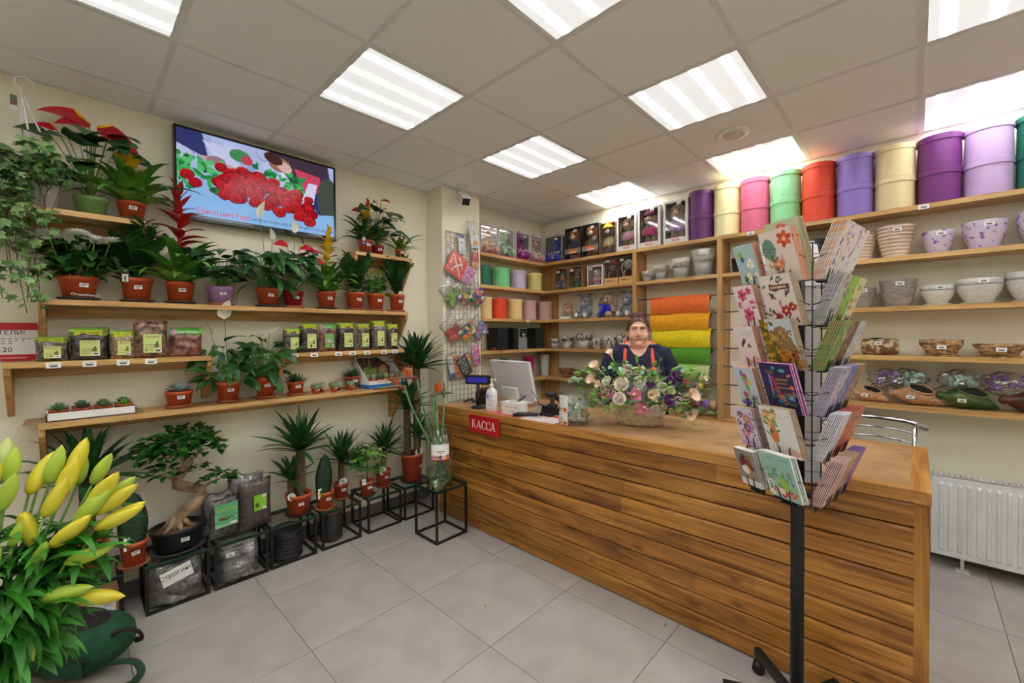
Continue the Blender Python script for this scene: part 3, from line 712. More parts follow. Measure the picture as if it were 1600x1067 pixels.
# ---- low shelf
t, z = potted('potted_echeveria', 'silvery echeveria in a wide terracotta pot on the low shelf', (.14,-.508,S1), .135, .085, 'terra', 't')
em = leaf_mesh(.085,.036,'spoon',G_ECH,-35,.35,5)
for i in range(34): put(em,'leaf',t,(0,0,z+.012+.018*i/34),i*2.39996,math.radians(5+62*i/34),0,1.0-.55*i/34)
t, z = potted('potted_peace_lily', 'peace lily with two white blooms on the low shelf', (.14,-.262,S1), .132, .12, 'terra', 't')
aroid(t, z, 44, .18, .056, G_DARK, .13, .24, 'lance', 75, 45, .1)
for dx,dy,zz,az,L in ((.03,-.02,.52,.2,.13),(.02,-.09,.42,-.9,.11)):
    stalks(t, [arc((0,0,z), math.atan2(dy,dx), math.hypot(dx,dy), zz-z)], .003, None, 'flower_stem'); spathe(t, (dx,dy,zz), az, L, SPWHITE, 75, SPADW, w=.7)
put(leaf_mesh(.13,.09,'heart',G_DARK,50,.16,6),'leaf',t,(.03,-.02,z+.27),.9,.5)
t, z = potted('potted_peace_lily', 'peace lily left of the bags shelf bracket with folded white blooms', (.13,-.052,S1), .118, .135, 'terra', 't')
aroid(t, z, 36, .17, .055, G_DARK, .11, .27, 'lance', 75, 45, .1)
for dx,dy,zz,az in ((.04,.02,.42,.8),(.03,-.03,.40,.5)):
    stalks(t, [arc((0,0,z), math.atan2(dy,dx), math.hypot(dx,dy), zz-z)], .003, None, 'flower_stem'); spathe(t, (dx,dy,zz), az, .09, SPWHITE, 45, SPADW, w=.4)
def haworthia(label, loc):
    t, z = potted('potted_haworthia', label, loc, .11, .085, 'terra', 't')
    m = leaf_mesh(.08,.018,'sword',G_HAW,-25,.4,4)
    for i in range(54): put(m,'leaf',t,(.02*math.cos(i*2.4),.02*math.sin(i*2.4),z),i*2.39996,math.radians(8+75*i/54),0,R_(.85,1.1))
haworthia('spiky haworthia on a saucer, left of the tiny cactus pots', (.14,.137,S1)); haworthia('spiky haworthia behind the cactus pots, beside the cactus display box', (.1,.565,S1))
def cactus(label, loc, k, d=.052):
    t = thing('potted_cactus', label, 'cactus', loc); z = pot(t, d, .052, 'terra', None, face=.3, taper=.72, sz=.7)
    m = [mat('cactus_green',(84,116,78),.6,c2=(120,146,104),scale=70,lo=.45,hi=.6), mat('cactus_pale',(124,140,100),.6,c2=(170,176,140),scale=80)][k%2]
    for i,(a,rr) in enumerate(((0,.02),(2.1,.019),(4.2,.018),(1,.016))):
        B().ball((.014*math.cos(a),.014*math.sin(a),z+.012+.004*i),rr,14,8,fn=lambda p: 1+.1*math.cos(7*math.atan2(p.y,p.x))).obj('cactus_body', m, t, smooth=True)
for i,(x,y,l) in enumerate(((.19,.253,'leftmost and largest tiny clustered cactus on the low shelf'),(.13,.315,'tiny clustered cactus set back, second from the haworthia'),(.19,.38,'tiny clustered cactus at the front middle of the low shelf'),(.13,.437,'tiny clustered cactus set back, in front of nothing but wall'),(.19,.51,'tiny cactus in front of the right haworthia'))): cactus(l, (x,y,S1), i)
# tray with eight succulents
t = thing('seed_tray', 'white cardboard tray holding small succulents on the low shelf', 'tray', (.13,-.87,S1+.004))
tb = B(); tb.box(-.095,-.165,0,.095,.165,.004); tb.box(-.095,-.165,0,-.09,.165,.04); tb.box(.09,-.165,0,.095,.165,.04); tb.box(-.095,-.165,0,.095,-.16,.04); tb.box(-.095,.16,0,.095,.165,.04); tb.obj('tray_body', PAPER, t)
B().box(.02,-.24,S1,.235,.2,S1+.003).obj('cardboard_sheet', mat('cardboard',(178,142,104),.85,c2=(160,124,88),scale=20), loc=(0,-.87,0), label='flat brown cardboard sheet under the white succulent tray', cat='cardboard')
sm = leaf_mesh(.05,.024,'spoon',G_SUC,-30,.35,4); sm2 = leaf_mesh(.05,.016,'sword',G_LITE,-20,.35,4); sm3 = leaf_mesh(.045,.018,'spoon',green('succulent_dark',(92,96,84),(70,70,66),.5),-30,.35,4)
for i in range(8):
    r_, c_ = divmod(i,4); rows = ('front','back'); pl = ('first','second','third','fourth')[c_]
    s_ = thing('potted_succulent', f'{["pale blue-green","bright green","grey","dark"][(i*3+r_)%4]} rosette succulent, {pl} from left in the {rows[r_]} row of the white tray', 'succulent', (.13+(.042 if r_ == 0 else -.042), -.87-.122+.081*c_, S1+.009), 0)
    z = pot(s_, .07, .045, 'terra', None, False, taper=.75); m = (sm, sm2, sm, sm3)[(i*3+r_)%4]
    for j in range(22): put(m,'leaf',s_,(0,0,z+.008+.015*j/22),j*2.39996,math.radians(5+65*j/22),0,1.05-.5*j/22)
# cactus display box
t = thing('cactus_display_box', 'white and blue display box with a cactus picture on its back', 'display box', (.125,.785,S1), .1)
cb = Cv(.33,.2,60,(228,226,222)).poly(((.0,.0),(.33,.0),(.33,.12),(.21,.2),(.02,.2)),(52,34,34))
for i in range(44): a = R_(.2,2.9); cb.line(.12,.05,.12+.16*math.cos(a),.05+.15*abs(math.sin(a)),.004,random.choice([(120,70,60),(150,110,90),(40,20,24),(80,110,50)]))
for i in range(5): cb.ell(.09+.025*i,.07,.012,.05+.01*(i%3),(98,150,60)).ell(.09+.025*i,.07,.004,.05,(190,200,90))
cb.ell(.26,.09,.05,.05,(186,120,80)).ell(.26,.09,.03,.03,(210,170,120)); ob('back_picture', cb.mesh('back_picture'), t, mtx=at((-.09,0,.03),ROT_L))
WB = mat('display_card',(236,234,230),.6); b = B(); b.box(-.095,-.165,0.0,.1,.165,.004); b.box(-.097,-.165,0,-.092,.165,.235); b.obj('carton', WB, t)
for y in (-.165,.162): B().prism([(-.095,y,.03),(.1,y,.03),(.1,y,.055),(-.085,y,.23),(-.095,y,.23)],(0,.003,0)).obj('side_panel', WB, t)
B().box(.1,-.165,.03,.103,.165,.058).obj('front_panel', WB, t); B().box(-.098,-.17,0,.106,.17,.03).obj('base_band', mat('blue_card',(44,112,186),.5), t)
ob('lettering', text('NATURE CACTUS', .022, mat('rust_ink',(170,70,40),.6)), t, mtx=at((.1036,0,.044),ROT_L))
for i in range(12):
    r_, c_ = divmod(i,6)
    q = thing('boxed_cactus', f'{["round green","furry grey","bumpy dark"][(i+r_)%3]} cactus, {("first","second","third","fourth","fifth","last")[c_]} of the {("front","rear")[r_]} row in the display box', 'cactus', (.125+.05-.08*r_, .785-.135+.054*c_, S1+.031), 0)
    B().lathe([(0,0),(.019,0),(.024,.035),(.0,.035)],12).obj('pot', TERRA, q, smooth=True)
    B().ball((0,0,.052),(.024,.024,.024+.005*(i%2)),14,8,fn=lambda p: 1+.09*math.cos(9*math.atan2(p.y,p.x))).obj('cactus_body', [mat('cactus_a',(70,112,62),.6,c2=(140,160,110),scale=60),mat('cactus_b',(150,150,132),.8,c2=(110,120,96),scale=60),mat('cactus_c',(60,90,58),.6,c2=(120,110,90),scale=60)][(i+r_)%3], q, smooth=True)
B().tube([(.215,.70,S1+.009),(.222,.745,S1+.009)],.009,12).obj('cork', mat('cork',(214,196,120),.8), smooth=True, label='small pale cylinder lying in front of the cactus display box', cat='cork')
# ================================================================== ivy in a hanging pot
def lobed_leaf(name, R, m, lobes=5):
    out = []
    ang = {5:(-150,-112,-80,-52,-22,0,22,52,80,112,150)}[5]; rad = (.42,.72,.5,.86,.56,1.15,.56,.86,.5,.72,.42)
    vs = [(0,0,0),(.12*R,0,.0)]
    for a,r in zip(ang,rad):
        a = math.radians(a); vs.append((R*.35+R*r*math.cos(a)*.8, R*r*math.sin(a)*.85, -.12*R*r*r))
    n = len(ang); fs = [(1,2+i,3+i) for i in range(n-1)]+[(1,n+1,0),(1,0,2)]
    return B().add(vs, fs).mesh(name, m, True)
t = thing('hanging_ivy', 'variegated ivy trailing from a white hanging pot at the left edge', 'potted plant', (.14,-1.03,T1))
zt = pot(t, .125, .135, 'white', None, face=.2, taper=.75)
IVM = [lobed_leaf('leaf', .034, V_IVY), lobed_leaf('leaf', .026, V_IVY), lobed_leaf('leaf', .042, V_IVY)]
vines = []; spots = []
for i in range(46):
    y0 = R_(-.26,.05); x0 = R_(.0,.16); drop = R_(.15,.72)*(1.0 if y0 < -.02 else .45); p = []
    top = .15+R_(0,.13)
    for k in range(9):
        q = k/8; p.append((x0*.4+min(1,q*2.2)*x0*1.1+.02*math.sin(3*q+i), y0*min(1,q*3)+.025*math.sin(5*q+2*i), (.12+(top-.12)*min(1,q*4)) if q < .25 else top-(q-.25)/.75*drop))
    vines.append(p)
    for k in range(26): spots.append((p, R_(.12,1)))
stalks(t, vines, .0022, mat('ivy_stem',(96,84,58),.7), 'vine')
random.shuffle(spots)
stuff = B()
for i,(p,q) in enumerate(spots):
    a = q*8; k = min(7,int(a)); P0 = Vector(p[k]).lerp(Vector(p[k+1]), a-k); loc = P0+Vector((R_(-.01,.05),R_(-.035,.035),R_(-.02,.02)))
    if .14+loc.x < .03: loc.x = -.1
    if loc.x > .0 and -.03 < loc.y < .12 and -.03 < loc.z < .12: continue      # the white pot stays in view
    az = R_(-1.0,1.0); el = math.radians(R_(-75,10)); M_ = Matrix.Translation(loc) @ Matrix.Rotation(az,4,'Z') @ Matrix.Rotation(-el,4,'Y') @ Matrix.Rotation(R_(-.6,.6),4,'X') @ Matrix.Scale(R_(.75,1.2),4)
    if i < 300: ob('leaf', IVM[i%3], t, mtx=M_)
    else: stuff.add([M_ @ v.co for v in IVM[i%3].vertices], [tuple(f.vertices) for f in IVM[i%3].polygons])
# crown of leaves around the pot
for i in range(150):
    a = R_(0,2*PI); r = R_(.02,.13)
    if math.cos(a)*r > .02 and math.sin(a)*r > -.02: continue
    M_ = Matrix.Translation((max(-.1,r*math.cos(a))+.02, r*1.2*math.sin(a)-.06, .14+R_(.0,.12)*(1-r*4))) @ Matrix.Rotation(a,4,'Z') @ Matrix.Rotation(R_(-.5,.9),4,'Y') @ Matrix.Scale(R_(.7,1.15),4)
    stuff.add([M_ @ v.co for v in IVM[i%3].vertices], [tuple(f.vertices) for f in IVM[i%3].polygons])
so = stuff.obj('small_leaves', green('ivy_plain',(64,98,50),(112,136,84),.5), t); so['kind'] = 'stuff'
hb = B(); hx, hy, hz = .04, -.055, .55
for (sx,sy) in ((.0,.062),(.0,-.062),(.055,-.02)): hb.tube([(sx,sy,.135),(sx*.9+hx*.1,sy*.85+hy*.15,.25),(hx*.9,hy*.9+sy*.1,hz-.05),(hx,hy,hz-.03)], .004, 6, flat=.5)
hb.tube([(hx,hy,hz-.04),(hx,hy,hz),(hx,hy-.02,hz+.025),(hx,hy-.015,hz+.055),(hx,hy+.012,hz+.065),(hx,hy+.035,hz+.045),(hx,hy+.04,hz+.03)], .0055, 7)
hb.obj('hanger', WHITEP, t, smooth=True)
card_tag(t, (hx+.004,hy-.025,hz-.11), .2, .022, .075, (70,96,56), ((0,0,1,.35,(196,190,180)),(.1,.4,.9,.6,(120,60,40))), name='plant_tag')

# ================================================================== poster and television
pc = Cv(.34,.19,90,(236,234,232)).rect(0,.155,.34,.19,(196,24,40)).rect(0,0,.34,.032,(196,24,40)).rect(.05,.013,.3,.018,(232,190,190))
for k,(y,x1) in enumerate(((.118,.30),(.108,.325),(.098,.29),(.086,.25))): 
    for j in range(14): pc.rect(.02+j*.022, y, .02+j*.022+R_(.008,.018), y+.0035, (90,88,92)) if .02+j*.022 < x1 else None
t = thing('wall_poster', 'red and white notice half hidden by the ivy', 'poster', (.012,-1.23,S2+.002))
b = B().box(-.002,-.17,0,0,.17,.19); b.obj('backing', PAPER, t); ob('print', pc.mesh('print'), t, mtx=at((.0006,0,0),ROT_L))
ob('lettering', text('ПОКУПАТЕЛИ!', .03, INK), t, mtx=at((.0012,.02,.14),ROT_L)); ob('lettering', text('8-800-50-20', .034, INK), t, mtx=at((.0012,.0,.055),ROT_L))
TVW, TVH = .965, .552
t = thing('television', 'black flat television on the wall showing red roses', 'television', (.03,-.018,2.214))
b = B(); b.box(0,-TVW/2,0,.045,TVW/2,TVH); b.obj('back_shell', BLACKP, t)
b = B(); bz = .012
for a in ((-TVW/2,0,TVW/2,.03),(-TVW/2,TVH-bz,TVW/2,TVH),(-TVW/2,.03,-TVW/2+bz,TVH-bz),(TVW/2-bz,.03,TVW/2,TVH-bz)): b.box(.045,a[0],a[1],.056,a[2],a[3])
b.obj('bezel', mat('bezel',(14,14,16),.2,coat=.3), t)
W_, H_ = TVW-2*bz, TVH-.03-bz
sc = Cv(W_,H_,230,(150,180,235)); sc.grad((120,165,225),(196,206,245))
sc.rect(0,.30,W_,H_,(176,190,232)); 
for i in range(40): sc.ell(R_(0,W_),R_(.28,H_),R_(.02,.09),R_(.02,.05),random.choice([(205,210,245),(150,165,215),(225,225,250),(110,125,180),(190,180,220)]),R_(0,3),.5)
sc.poly(((0,.42),(.16,.36),(.13,H_),(0,H_)),(52,56,110)); sc.poly(((.13,.47),(.3,.46),(.34,.34),(.2,.36)),(200,206,240))
sc.ell(.27,.33,.16,.025,(196,160,170),-.25).ell(.2,.36,.05,.03,(150,120,130))
sc.poly(((.50,H_),(.9,H_),(.94,.28),(.72,.22),(.62,.36)),(66,52,70)); sc.poly(((.66,.44),(.84,.42),(.86,.30),(.74,.27)),(206,70,100)); sc.poly(((.74,.26),(.88,.33),(.92,.15),(.84,.13)),(40,52,120))
sc.poly(((.70,.20),(.76,.36),(.82,.36),(.79,.2)),(214,214,246)); sc.ell(.57,.44,.07,.05,(150,110,90)).ell(.6,.43,.05,.035,(222,180,170),-.4).ell(.53,.47,.06,.035,(70,40,40),-.3); sc.ell(.33,.43,.06,.04,(70,140,90)).ell(.37,.41,.035,.03,(190,70,90))
sc.rect(.60,.28,.615,.36,(190,200,240)); sc.ell(.9,.27,.08,.16,(70,80,70)); sc.poly(((0,0),(W_,0),(W_,.16),(.55,.1),(0,.18)),(140,186,236))
for i in range(70): sc.ell(R_(-.02,.24)+.0,R_(.17,.36),R_(.015,.04),R_(.008,.018),random.choice([(40,130,60),(60,170,90),(30,90,50),(90,190,110)]),R_(0,3))
for i in range(40): sc.ell(R_(.4,.72),R_(.26,.4),R_(.012,.035),R_(.008,.015),random.choice([(30,150,70),(60,180,90),(24,110,60)]),R_(0,3))
rs = []
for k in range(84):
    x_ = .21+.6*((k*.6180339+R_(0,.15))%1); wv = (x_-.21)/.6; top_ = .335-.16*max(0,wv-.35)**1.0; bot = .16-.09*wv; rs.append((x_+R_(-.015,.015), bot+(top_-bot)*R_(0,1)))
rs.sort(key=lambda p: -p[1])
for x_,y_ in [(.05,.24),(.09,.2)]+rs:
    r_ = R_(.028,.04); sc.ell(x_,y_,r_*1.15,r_*.95,(92,6,16),.2); sc.ell(x_-.002,y_+.003,r_,r_*.85,random.choice([(190,18,34),(168,12,28),(206,34,44)]),-.2)
    sc.ell(x_,y_+.002,r_*.72,r_*.6,(96,4,16)); sc.ell(x_,y_+.003,r_*.6,r_*.5,(200,30,42)); sc.ell(x_,y_+.002,r_*.35,r_*.3,(110,6,18)); sc.ell(x_,y_+.003,r_*.2,r_*.16,(206,34,44))
ob('screen', sc.mesh('screen', printmat('screen_glow',.12,.72)), t, mtx=at((.0465,0,.03),ROT_L))
def glowink(n,c):
    m,nt,p = base(n); p.inputs['Base Color'].default_value = (0,0,0,1); p.inputs['Emission Color'].default_value = lin(c); p.inputs['Emission Strength'].default_value = 1.1; return m
ob('lettering', text('СоюзЦветТорг', .042, glowink('red_glow',(196,20,60)), align='LEFT'), t, mtx=at((.0472,-.385,.063),ROT_L))
ob('lettering', text('- НОВОЕ НАЗВАНИЕ ВАШЕЙ ЦВЕТОЧНОЙ СЕТИ', .0235, glowink('blue_glow',(36,40,96)), align='LEFT'), t, mtx=at((.0472,-.085,.061),ROT_L))
b = B().box(-.026,-.2,.12,0,.2,.42); b.box(-.026,-.04,.42,.02,.04,TVH+.015); b.obj('wall_bracket', BLACKM, t)
B().tube(curve_pts([(.012,.24,2.22),(.012,.27,2.14),(.012,.33,2.06),(.012,.44,2.0),(.012,.5,1.98)]),.004,6).obj('cable', BLACKP, smooth=True, label='thin black cable hanging on the wall below the television', cat='cable')

# ================================================================== bags of substrate
def bagbody(w,h,t,m,name='bag_body',nu=12,nv=14,seed=1,crink=.12):
    rn = random.Random(seed); b = B(); vs = []
    ph = [rn.uniform(0,6) for _ in range(8)]
    for s_ in (1,-1):
        for j in range(nv+1):
            v = j/nv
            for i in range(nu+1):
                u_ = i/nu; e = (max(0,1-abs(2*u_-1)**3.2)*max(0,1-abs(2*v**.8-1)**4))**.5
                k = 1+crink*(math.sin(9*u_+ph[0]+5*v)+math.sin(7*v+ph[1]-6*u_)+math.sin(17*v+ph[2]+3*u_)+.7*math.sin(23*u_+ph[3]))
                pinch = 1-.06*math.sin(PI*v)*(1 if v > .1 else v*10)
                vs.append((s_*t/2*e*(k if s_ > 0 else 1), (u_-.5)*w*pinch, v*h+.004*math.sin(11*u_+ph[4])*(v > .9)))
    N = (nu+1)*(nv+1)
    for s_ in (0,1):
        for j in range(nv):
            for i in range(nu):
                q = (j*(nu+1)+i, j*(nu+1)+i+1, (j+1)*(nu+1)+i+1, (j+1)*(nu+1)+i); b.f.append([x+s_*N for x in (q if s_ == 0 else q[::-1])]); b.m.append(0)
    b.v = vs; return b.mesh(name, m, True)
def fill(name, c, c2, sc=60): return mat(name, c, .25, c2=c2, scale=sc, bump=.5, detail=4, coat=.5, lo=.4, hi=.6)
F_DARK = fill('soil_bag',(66,60,56),(34,30,30)); F_BARK = fill('bark_bag',(150,112,84),(70,48,36),38); F_GRAN = fill('granule_bag',(176,148,110),(96,76,54),90); F_CHIP = fill('chip_bag',(142,88,70),(80,46,40),30); F_MIX = fill('mix_bag',(120,104,96),(58,48,46),70)
def header(w,h,kind):
    c = Cv(w,h,34,(196,208,40) if kind != 'g' else (84,170,60)); 
    if kind == 'g': c.rect(0,0,w,h*.3,(70,150,50)).rect(0,h*.55,w,h*.62,(190,220,140)); c.ell(w*.12,h*.5,w*.09,h*.5,(200,120,170))
    else: c.rect(0,h*.8,w,h,(120,170,50)); c.ell(w*.06,h*.3,w*.08,h*.4,(90,110,40)); c.ell(w*.94,h*.5,w*.08,h*.5,(110,120,40))
    return c
MAROON = mat('maroon_ink',(120,30,24),.6); GREENW = mat('white_ink',(240,240,230),.6)
_BG = {}
def soil_bag(label, loc, w, h, fillm, kind='y', word='Дренаж', lab=True, t=.05, group=None, big=False):
    k = (w,h,fillm.name,kind,word,lab,t)
    o = thing('substrate_bag', label, 'bag', loc, R_(-.06,.06), group)
    if k not in _BG:
        hh = .0 if big else h*.2
        body = bagbody(w,h-hh*.5,t,fillm,seed=len(_BG)+3); hd = None if big else header(w*.97,hh,kind).mesh('header_card')
        lw, lh = w*.52, h*.5
        lc = Cv(lw,lh,30,(206,216,130) if kind != 'g' else (110,180,96)).rect(lw*.08,lh*.15,lw*.55,lh*.2,(150,160,90)).rect(lw*.08,lh*.28,lw*.6,lh*.32,(150,160,90)).rect(lw*.08,lh*.4,lw*.7,lh*.44,(150,160,90)).ell(lw*.72,lh*.38,lw*.14,lh*.1,(110,84,50)).ell(lw*.75,lh*.5,lw*.08,lh*.12,(70,110,50)).rect(lw*.62,lh*.03,lw*.97,lh*.2,(240,240,238)).rect(lw*.66,lh*.07,lw*.93,lh*.16,(70,70,72))
        if kind == 'g': lc.flower(lw*.4,lh*.5,lw*.2,(206,150,190)).flower(lw*.65,lh*.45,lw*.16,(220,170,200))
        _BG[k] = (body, hd, lc.mesh('label') if lab else None, hh, lh)
    body, hd, lb_, hh, lh = _BG[k]
    ob('bag_body', body, o)
    if hd:
        hc = ob('header_card', hd, o, mtx=at((.006+.008,0,h-hh),ROT_L) ); ob('lettering', text('Сад чудес' if kind != 'g' else word, w*.13, MAROON if kind != 'g' else GREENW), hc, loc=(0,hh*.5,.0008))
    if lb_:
        l_ = ob('label', lb_, o, mtx=at((t*.5*1.22+.002,.004,h*.14),ROT_L)); ob('lettering', text(word, min(w*.1, w*.75/len(word)), MAROON), l_, loc=(0,lh*.86,.0008))
    return o
A = [(-1.01,.112,.115,F_MIX,'y','Вермикулит',('small grey bag of substrate at the left end of the bags shelf','small grey bag behind the leftmost bag')),
     (-.88,.142,.158,F_DARK,'y','Берёзовый уголь',('bag of black charcoal in front of two matching bags','black charcoal bag, middle of three','black charcoal bag, rearmost of three')),
     (-.752,.1,.148,F_GRAN,'y','Дренаж',('narrow bag of beige drainage granules','narrow granule bag set behind its twin')),
     (-.635,.15,.205,F_BARK,'y','Дренаж',('large clear bag of brown drainage bark without header card',)),
     (-.478,.155,.158,F_CHIP,'g','Кора сосны',('bag of pine bark chips with a green header, front of three','bag of pine bark with a green header, middle of three','bag of pine bark with a green header, rearmost of three'))]
for y,w_,h_,fm_,kd,wd,labs in A:
    for i,l in enumerate(labs): soil_bag(l, (.185-.058*i, y+.008*i, S2), w_, h_+.006*i, fm_, kd, wd, lab=(kd == 'y'), t=.045 if h_ < .2 else .07, big=h_ > .2)
A = [(.108,.1,.165,F_MIX,'y','Песок',('small bag with yellow-green label at the left end of the tagged shelf','yellow-green bag behind the small leftmost one')),(.222,.118,.2,F_DARK,'y','Перлит',('bag of dark soil over pale perlite, second on the tagged shelf','dark soil bag behind the second bag on the tagged shelf')),
     (.346,.128,.198,F_CHIP,'g','Орхидея',('bag of orchid bark with a pink flower on its green header',)),(.488,.122,.21,F_DARK,'y','Фиалка',('dark soil bag right of the orchid bark bag','dark soil bag standing behind the fourth bag')),
     (.622,.11,.205,F_MIX,'y','Дренаж',('brown substrate bag, fifth on the tagged shelf',)),(.752,.112,.23,F_MIX,'y','Кактус',('tallest substrate bag on the tagged shelf','substrate bag behind the tallest one on the tagged shelf')),(.872,.1,.205,F_DARK,'y','Сенполия',('dark substrate bag at the right end of the tagged shelf',))]
for y,w_,h_,fm_,kd,wd,labs in A:
    for i,l in enumerate(labs): soil_bag(l, (.175-.06*i, y+.01*i, S2), w_, h_+.004*i, fm_, kd, wd)

# ================================================================== metal stands with glass tops
def plant_stand(label, x0, y0, w_, d_, h_):
    t = thing('plant_stand', label, 'plant stand', (x0,y0,0)); r = .0075; g = .006
    for x in (0,w_-2*r):
        for y in (0,d_-2*r): B().box(x,y,0,x+2*r,y+2*r,h_-g).obj('leg', BLACKM, t)
    for z in (0,h_-g-2*r):
        for y in (0,d_-2*r): B().box(2*r,y,z,w_-2*r,y+2*r,z+2*r).obj('rail', BLACKM, t)
        for x in (0,w_-2*r): B().box(x,2*r,z,x+2*r,d_-2*r,z+2*r).obj('rail', BLACKM, t)
    b = B(); b.add([(-.003,-.003,h_-g),(w_+.003,-.003,h_-g),(w_+.003,d_+.003,h_-g),(-.003,d_+.003,h_-g),(-.003,-.003,h_),(w_+.003,-.003,h_),(w_+.003,d_+.003,h_),(-.003,d_+.003,h_)],[(4,5,6,7)]); b.mi = 1
    n = len(b.f); b.f += [[0,1,5,4],[1,2,6,5],[2,3,7,6],[3,0,4,7]]; b.m += [1]*4
    b.obj('glass_top', [GLASS, GLEDGE], t)
    return t
SH = .27
for y,l in ((-1.065,'low black stand with glass top over a cardboard box'),(-.693,'low black stand with glass top carrying the bonsai fig'),(-.383,'low black stand with glass top carrying the packed soil bags'),(-.083,'low black stand with glass top over a pile of wide saucers'),(.24,'low black stand with glass top over a pile of small saucers'),(.582,'low black stand with glass top under the variegated plant'),(.895,'low black stand with glass top in the corner by the counter')):
    plant_stand(l, .015, y, .28, .288, SH)
plant_stand('taller black stand with glass top carrying the glass vase', .54, .828, .275, .285, .383)
SH += .001
# ---- yuccas
BARK = mat('yucca_bark',(128,100,74),.9,c2=(74,54,40),scale=30,stretch=(1,1,3.5),bump=1.0)
def trunk(root, x, y, z0, h, r, lean=(0,0)):
    b = B(); n = 14; b.tube([(x+lean[0]*i/n, y+lean[1]*i/n, z0+h*i/n) for i in range(n+1)], [r*(1+.06*(i%2)) for i in range(n+1)], 12); return b.obj('trunk', BARK, root, smooth=True)
def yucca_head(root, x, y, z, n=40, L=.3, W=.028, el=(2,84), m=None):
    W *= 1.5; n = int(n*1.15)
    ms = [leaf_mesh(L*s_, W, 'sword', m or G_YUC, bd, .3, 6, 'leaf') for s_,bd in ((1,22),(.92,40),(.78,10))]
    for i in range(n):
        az = i*2.39996+R_(-.15,.15); q = i/n
        put(ms[i%3], 'leaf', root, (x+.012*math.cos(az), y+.012*math.sin(az), z+.05*q), az, math.radians(el[0]+(el[1]-el[0])*q**.62+R_(-8,8)), R_(-.3,.3), R_(.85,1.08)*(1 if q < .8 else .85))
def round_tag(root, p, az, r=.04, tilt=-.15):
    c = Cv(2*r,2*r,30,(240,240,236)); c.put((c.X-r)**2+(c.Y-r)**2 < (r*.86)**2, (228,234,226))
    for i in range(26): a = R_(0,6.3); q = R_(.1,.75)*r; c.ell(r+q*math.cos(a), r+q*math.sin(a), r*.13, r*.05, (52,120,92), R_(0,3))
    c.rect(r*.35,r*.92,r*1.65,r*1.08,(240,240,236))
    me = c.mesh('plant_tag')
    # trim the square to a disc
    import bmesh
    bm = bmesh.new(); bm.from_mesh(me); bmesh.ops.delete(bm, geom=[v for v in bm.verts if v.co.x**2+(v.co.y-r)**2 > r*r], context='VERTS'); bm.to_mesh(me); bm.free()
    return ob('plant_tag', me, root, mtx=Matrix.Translation(p) @ Matrix.Rotation(az,4,'Z') @ Matrix.Rotation(tilt,4,'Y') @ ROT_L.to_4x4())
t, z = potted('potted_yucca', 'dark yucca half hidden behind the yellow lily buds', (.155,-.9,SH), .16, .14, 'terra', 'b'); trunk(t,0,0,z-.02,.38,.03); yucca_head(t,0,0,z+.34,44,.31,.036)
t, z = potted('potted_yucca', 'two-trunk yucca with a black saucer beside the packed soil', (.19,.125,SH), .165, .135, 'terra', 'b', face=-.1)
trunk(t,.02,.012,z-.02,.34,.028); yucca_head(t,.02,.012,z+.3,46,.3,.03); trunk(t,-.02,-.035,z-.02,.13,.026); yucca_head(t,-.02,-.035,z+.1,26,.19,.026); round_tag(t,(.05,-.06,z-.01),-.3,.026)
t, z = potted('potted_yucca', 'yucca with a round white tag behind the paddle-leaf sansevieria', (.13,.45,SH), .105, .108, 'terra', 't'); trunk(t,0,0,z-.02,.2,.02,(.01,0)); yucca_head(t,.01,0,z+.17,40,.26,.026); round_tag(t,(.048,.0,z-.01),.1,.036)
t, z = potted('potted_yucca', 'yucca with a round white tag behind the variegated plant', (.13,.8,SH), .125, .125, 'terra', 't'); trunk(t,0,0,z-.02,.19,.019,(.01,.01)); yucca_head(t,.01,.01,z+.16,36,.25,.024); round_tag(t,(.055,-.03,z-.01),-.1,.034)
t, z = potted('potted_yucca', 'tallest yucca with three trunks in the corner beside the counter', (.2,1.03,SH), .19, .225, 'terra', 'b', face=.4)
trunk(t,.03,.035,z-.03,.78,.03); yucca_head(t,.03,.035,z+.72,52,.36,.034); trunk(t,-.02,-.03,z-.03,.42,.028); yucca_head(t,-.02,-.03,z+.38,36,.3,.03); trunk(t,.05,.02,z-.03,.18,.022); yucca_head(t,.05,.03,z+.14,22,.22,.028); round_tag(t,(.075,.03,z-.02),.1,.045)
# ---- sansevierias, schefflera
def paddle(label, loc, d, h, H2, W2, az, tagp):
    t, z = potted('potted_sansevieria', label, loc, d, h, 'terra', 't', face=.1)
    n = 12; vs = []
    for j in range(n+1):
        q = j/n; wd = W2/2*(.5+.5*math.sin(PI*min(1,q*.8+.12)))*math.sin(PI*(1-q)**.55/2)**.6 if q < 1 else .003
        for k,(s_,th) in enumerate(((-1,0),(-.5,.006),(.5,.006),(1,0),(.5,-.006),(-.5,-.006))): vs.append((.03*q*q-.015*abs(s_)+th, s_*wd, z-.02+H2*q))
    fs = [(j*6+i, j*6+(i+1)%6, j*6+6+(i+1)%6, j*6+6+i) for j in range(n) for i in range(6)]+[tuple(range(5,-1,-1)),tuple(n*6+i for i in range(6))]
    B().add(vs,fs).obj('leaf', G_SANS, t, rot=(0,0,az), smooth=True)
    card_tag(t, (d*.42,tagp,z-.015), .1, .026, .07, (238,240,232), ((.45,.0,1,.8,(40,92,50)),(.3,.15,.85,.5,(180,196,60))))
paddle('single broad-leaf sansevieria beside the lily buds', (.225,-.73,SH), .118, .125, .3, .135, .0, -.03)
paddle('single broad-leaf sansevieria with a leaf tag beside the two-trunk yucca', (.235,.285,SH), .12, .118, .3, .125, .0, -.052)
t, z = potted('potted_schefflera', 'small variegated yellow-green plant on a black saucer', (.235,.605,SH), .105, .11, 'terra', 'b')
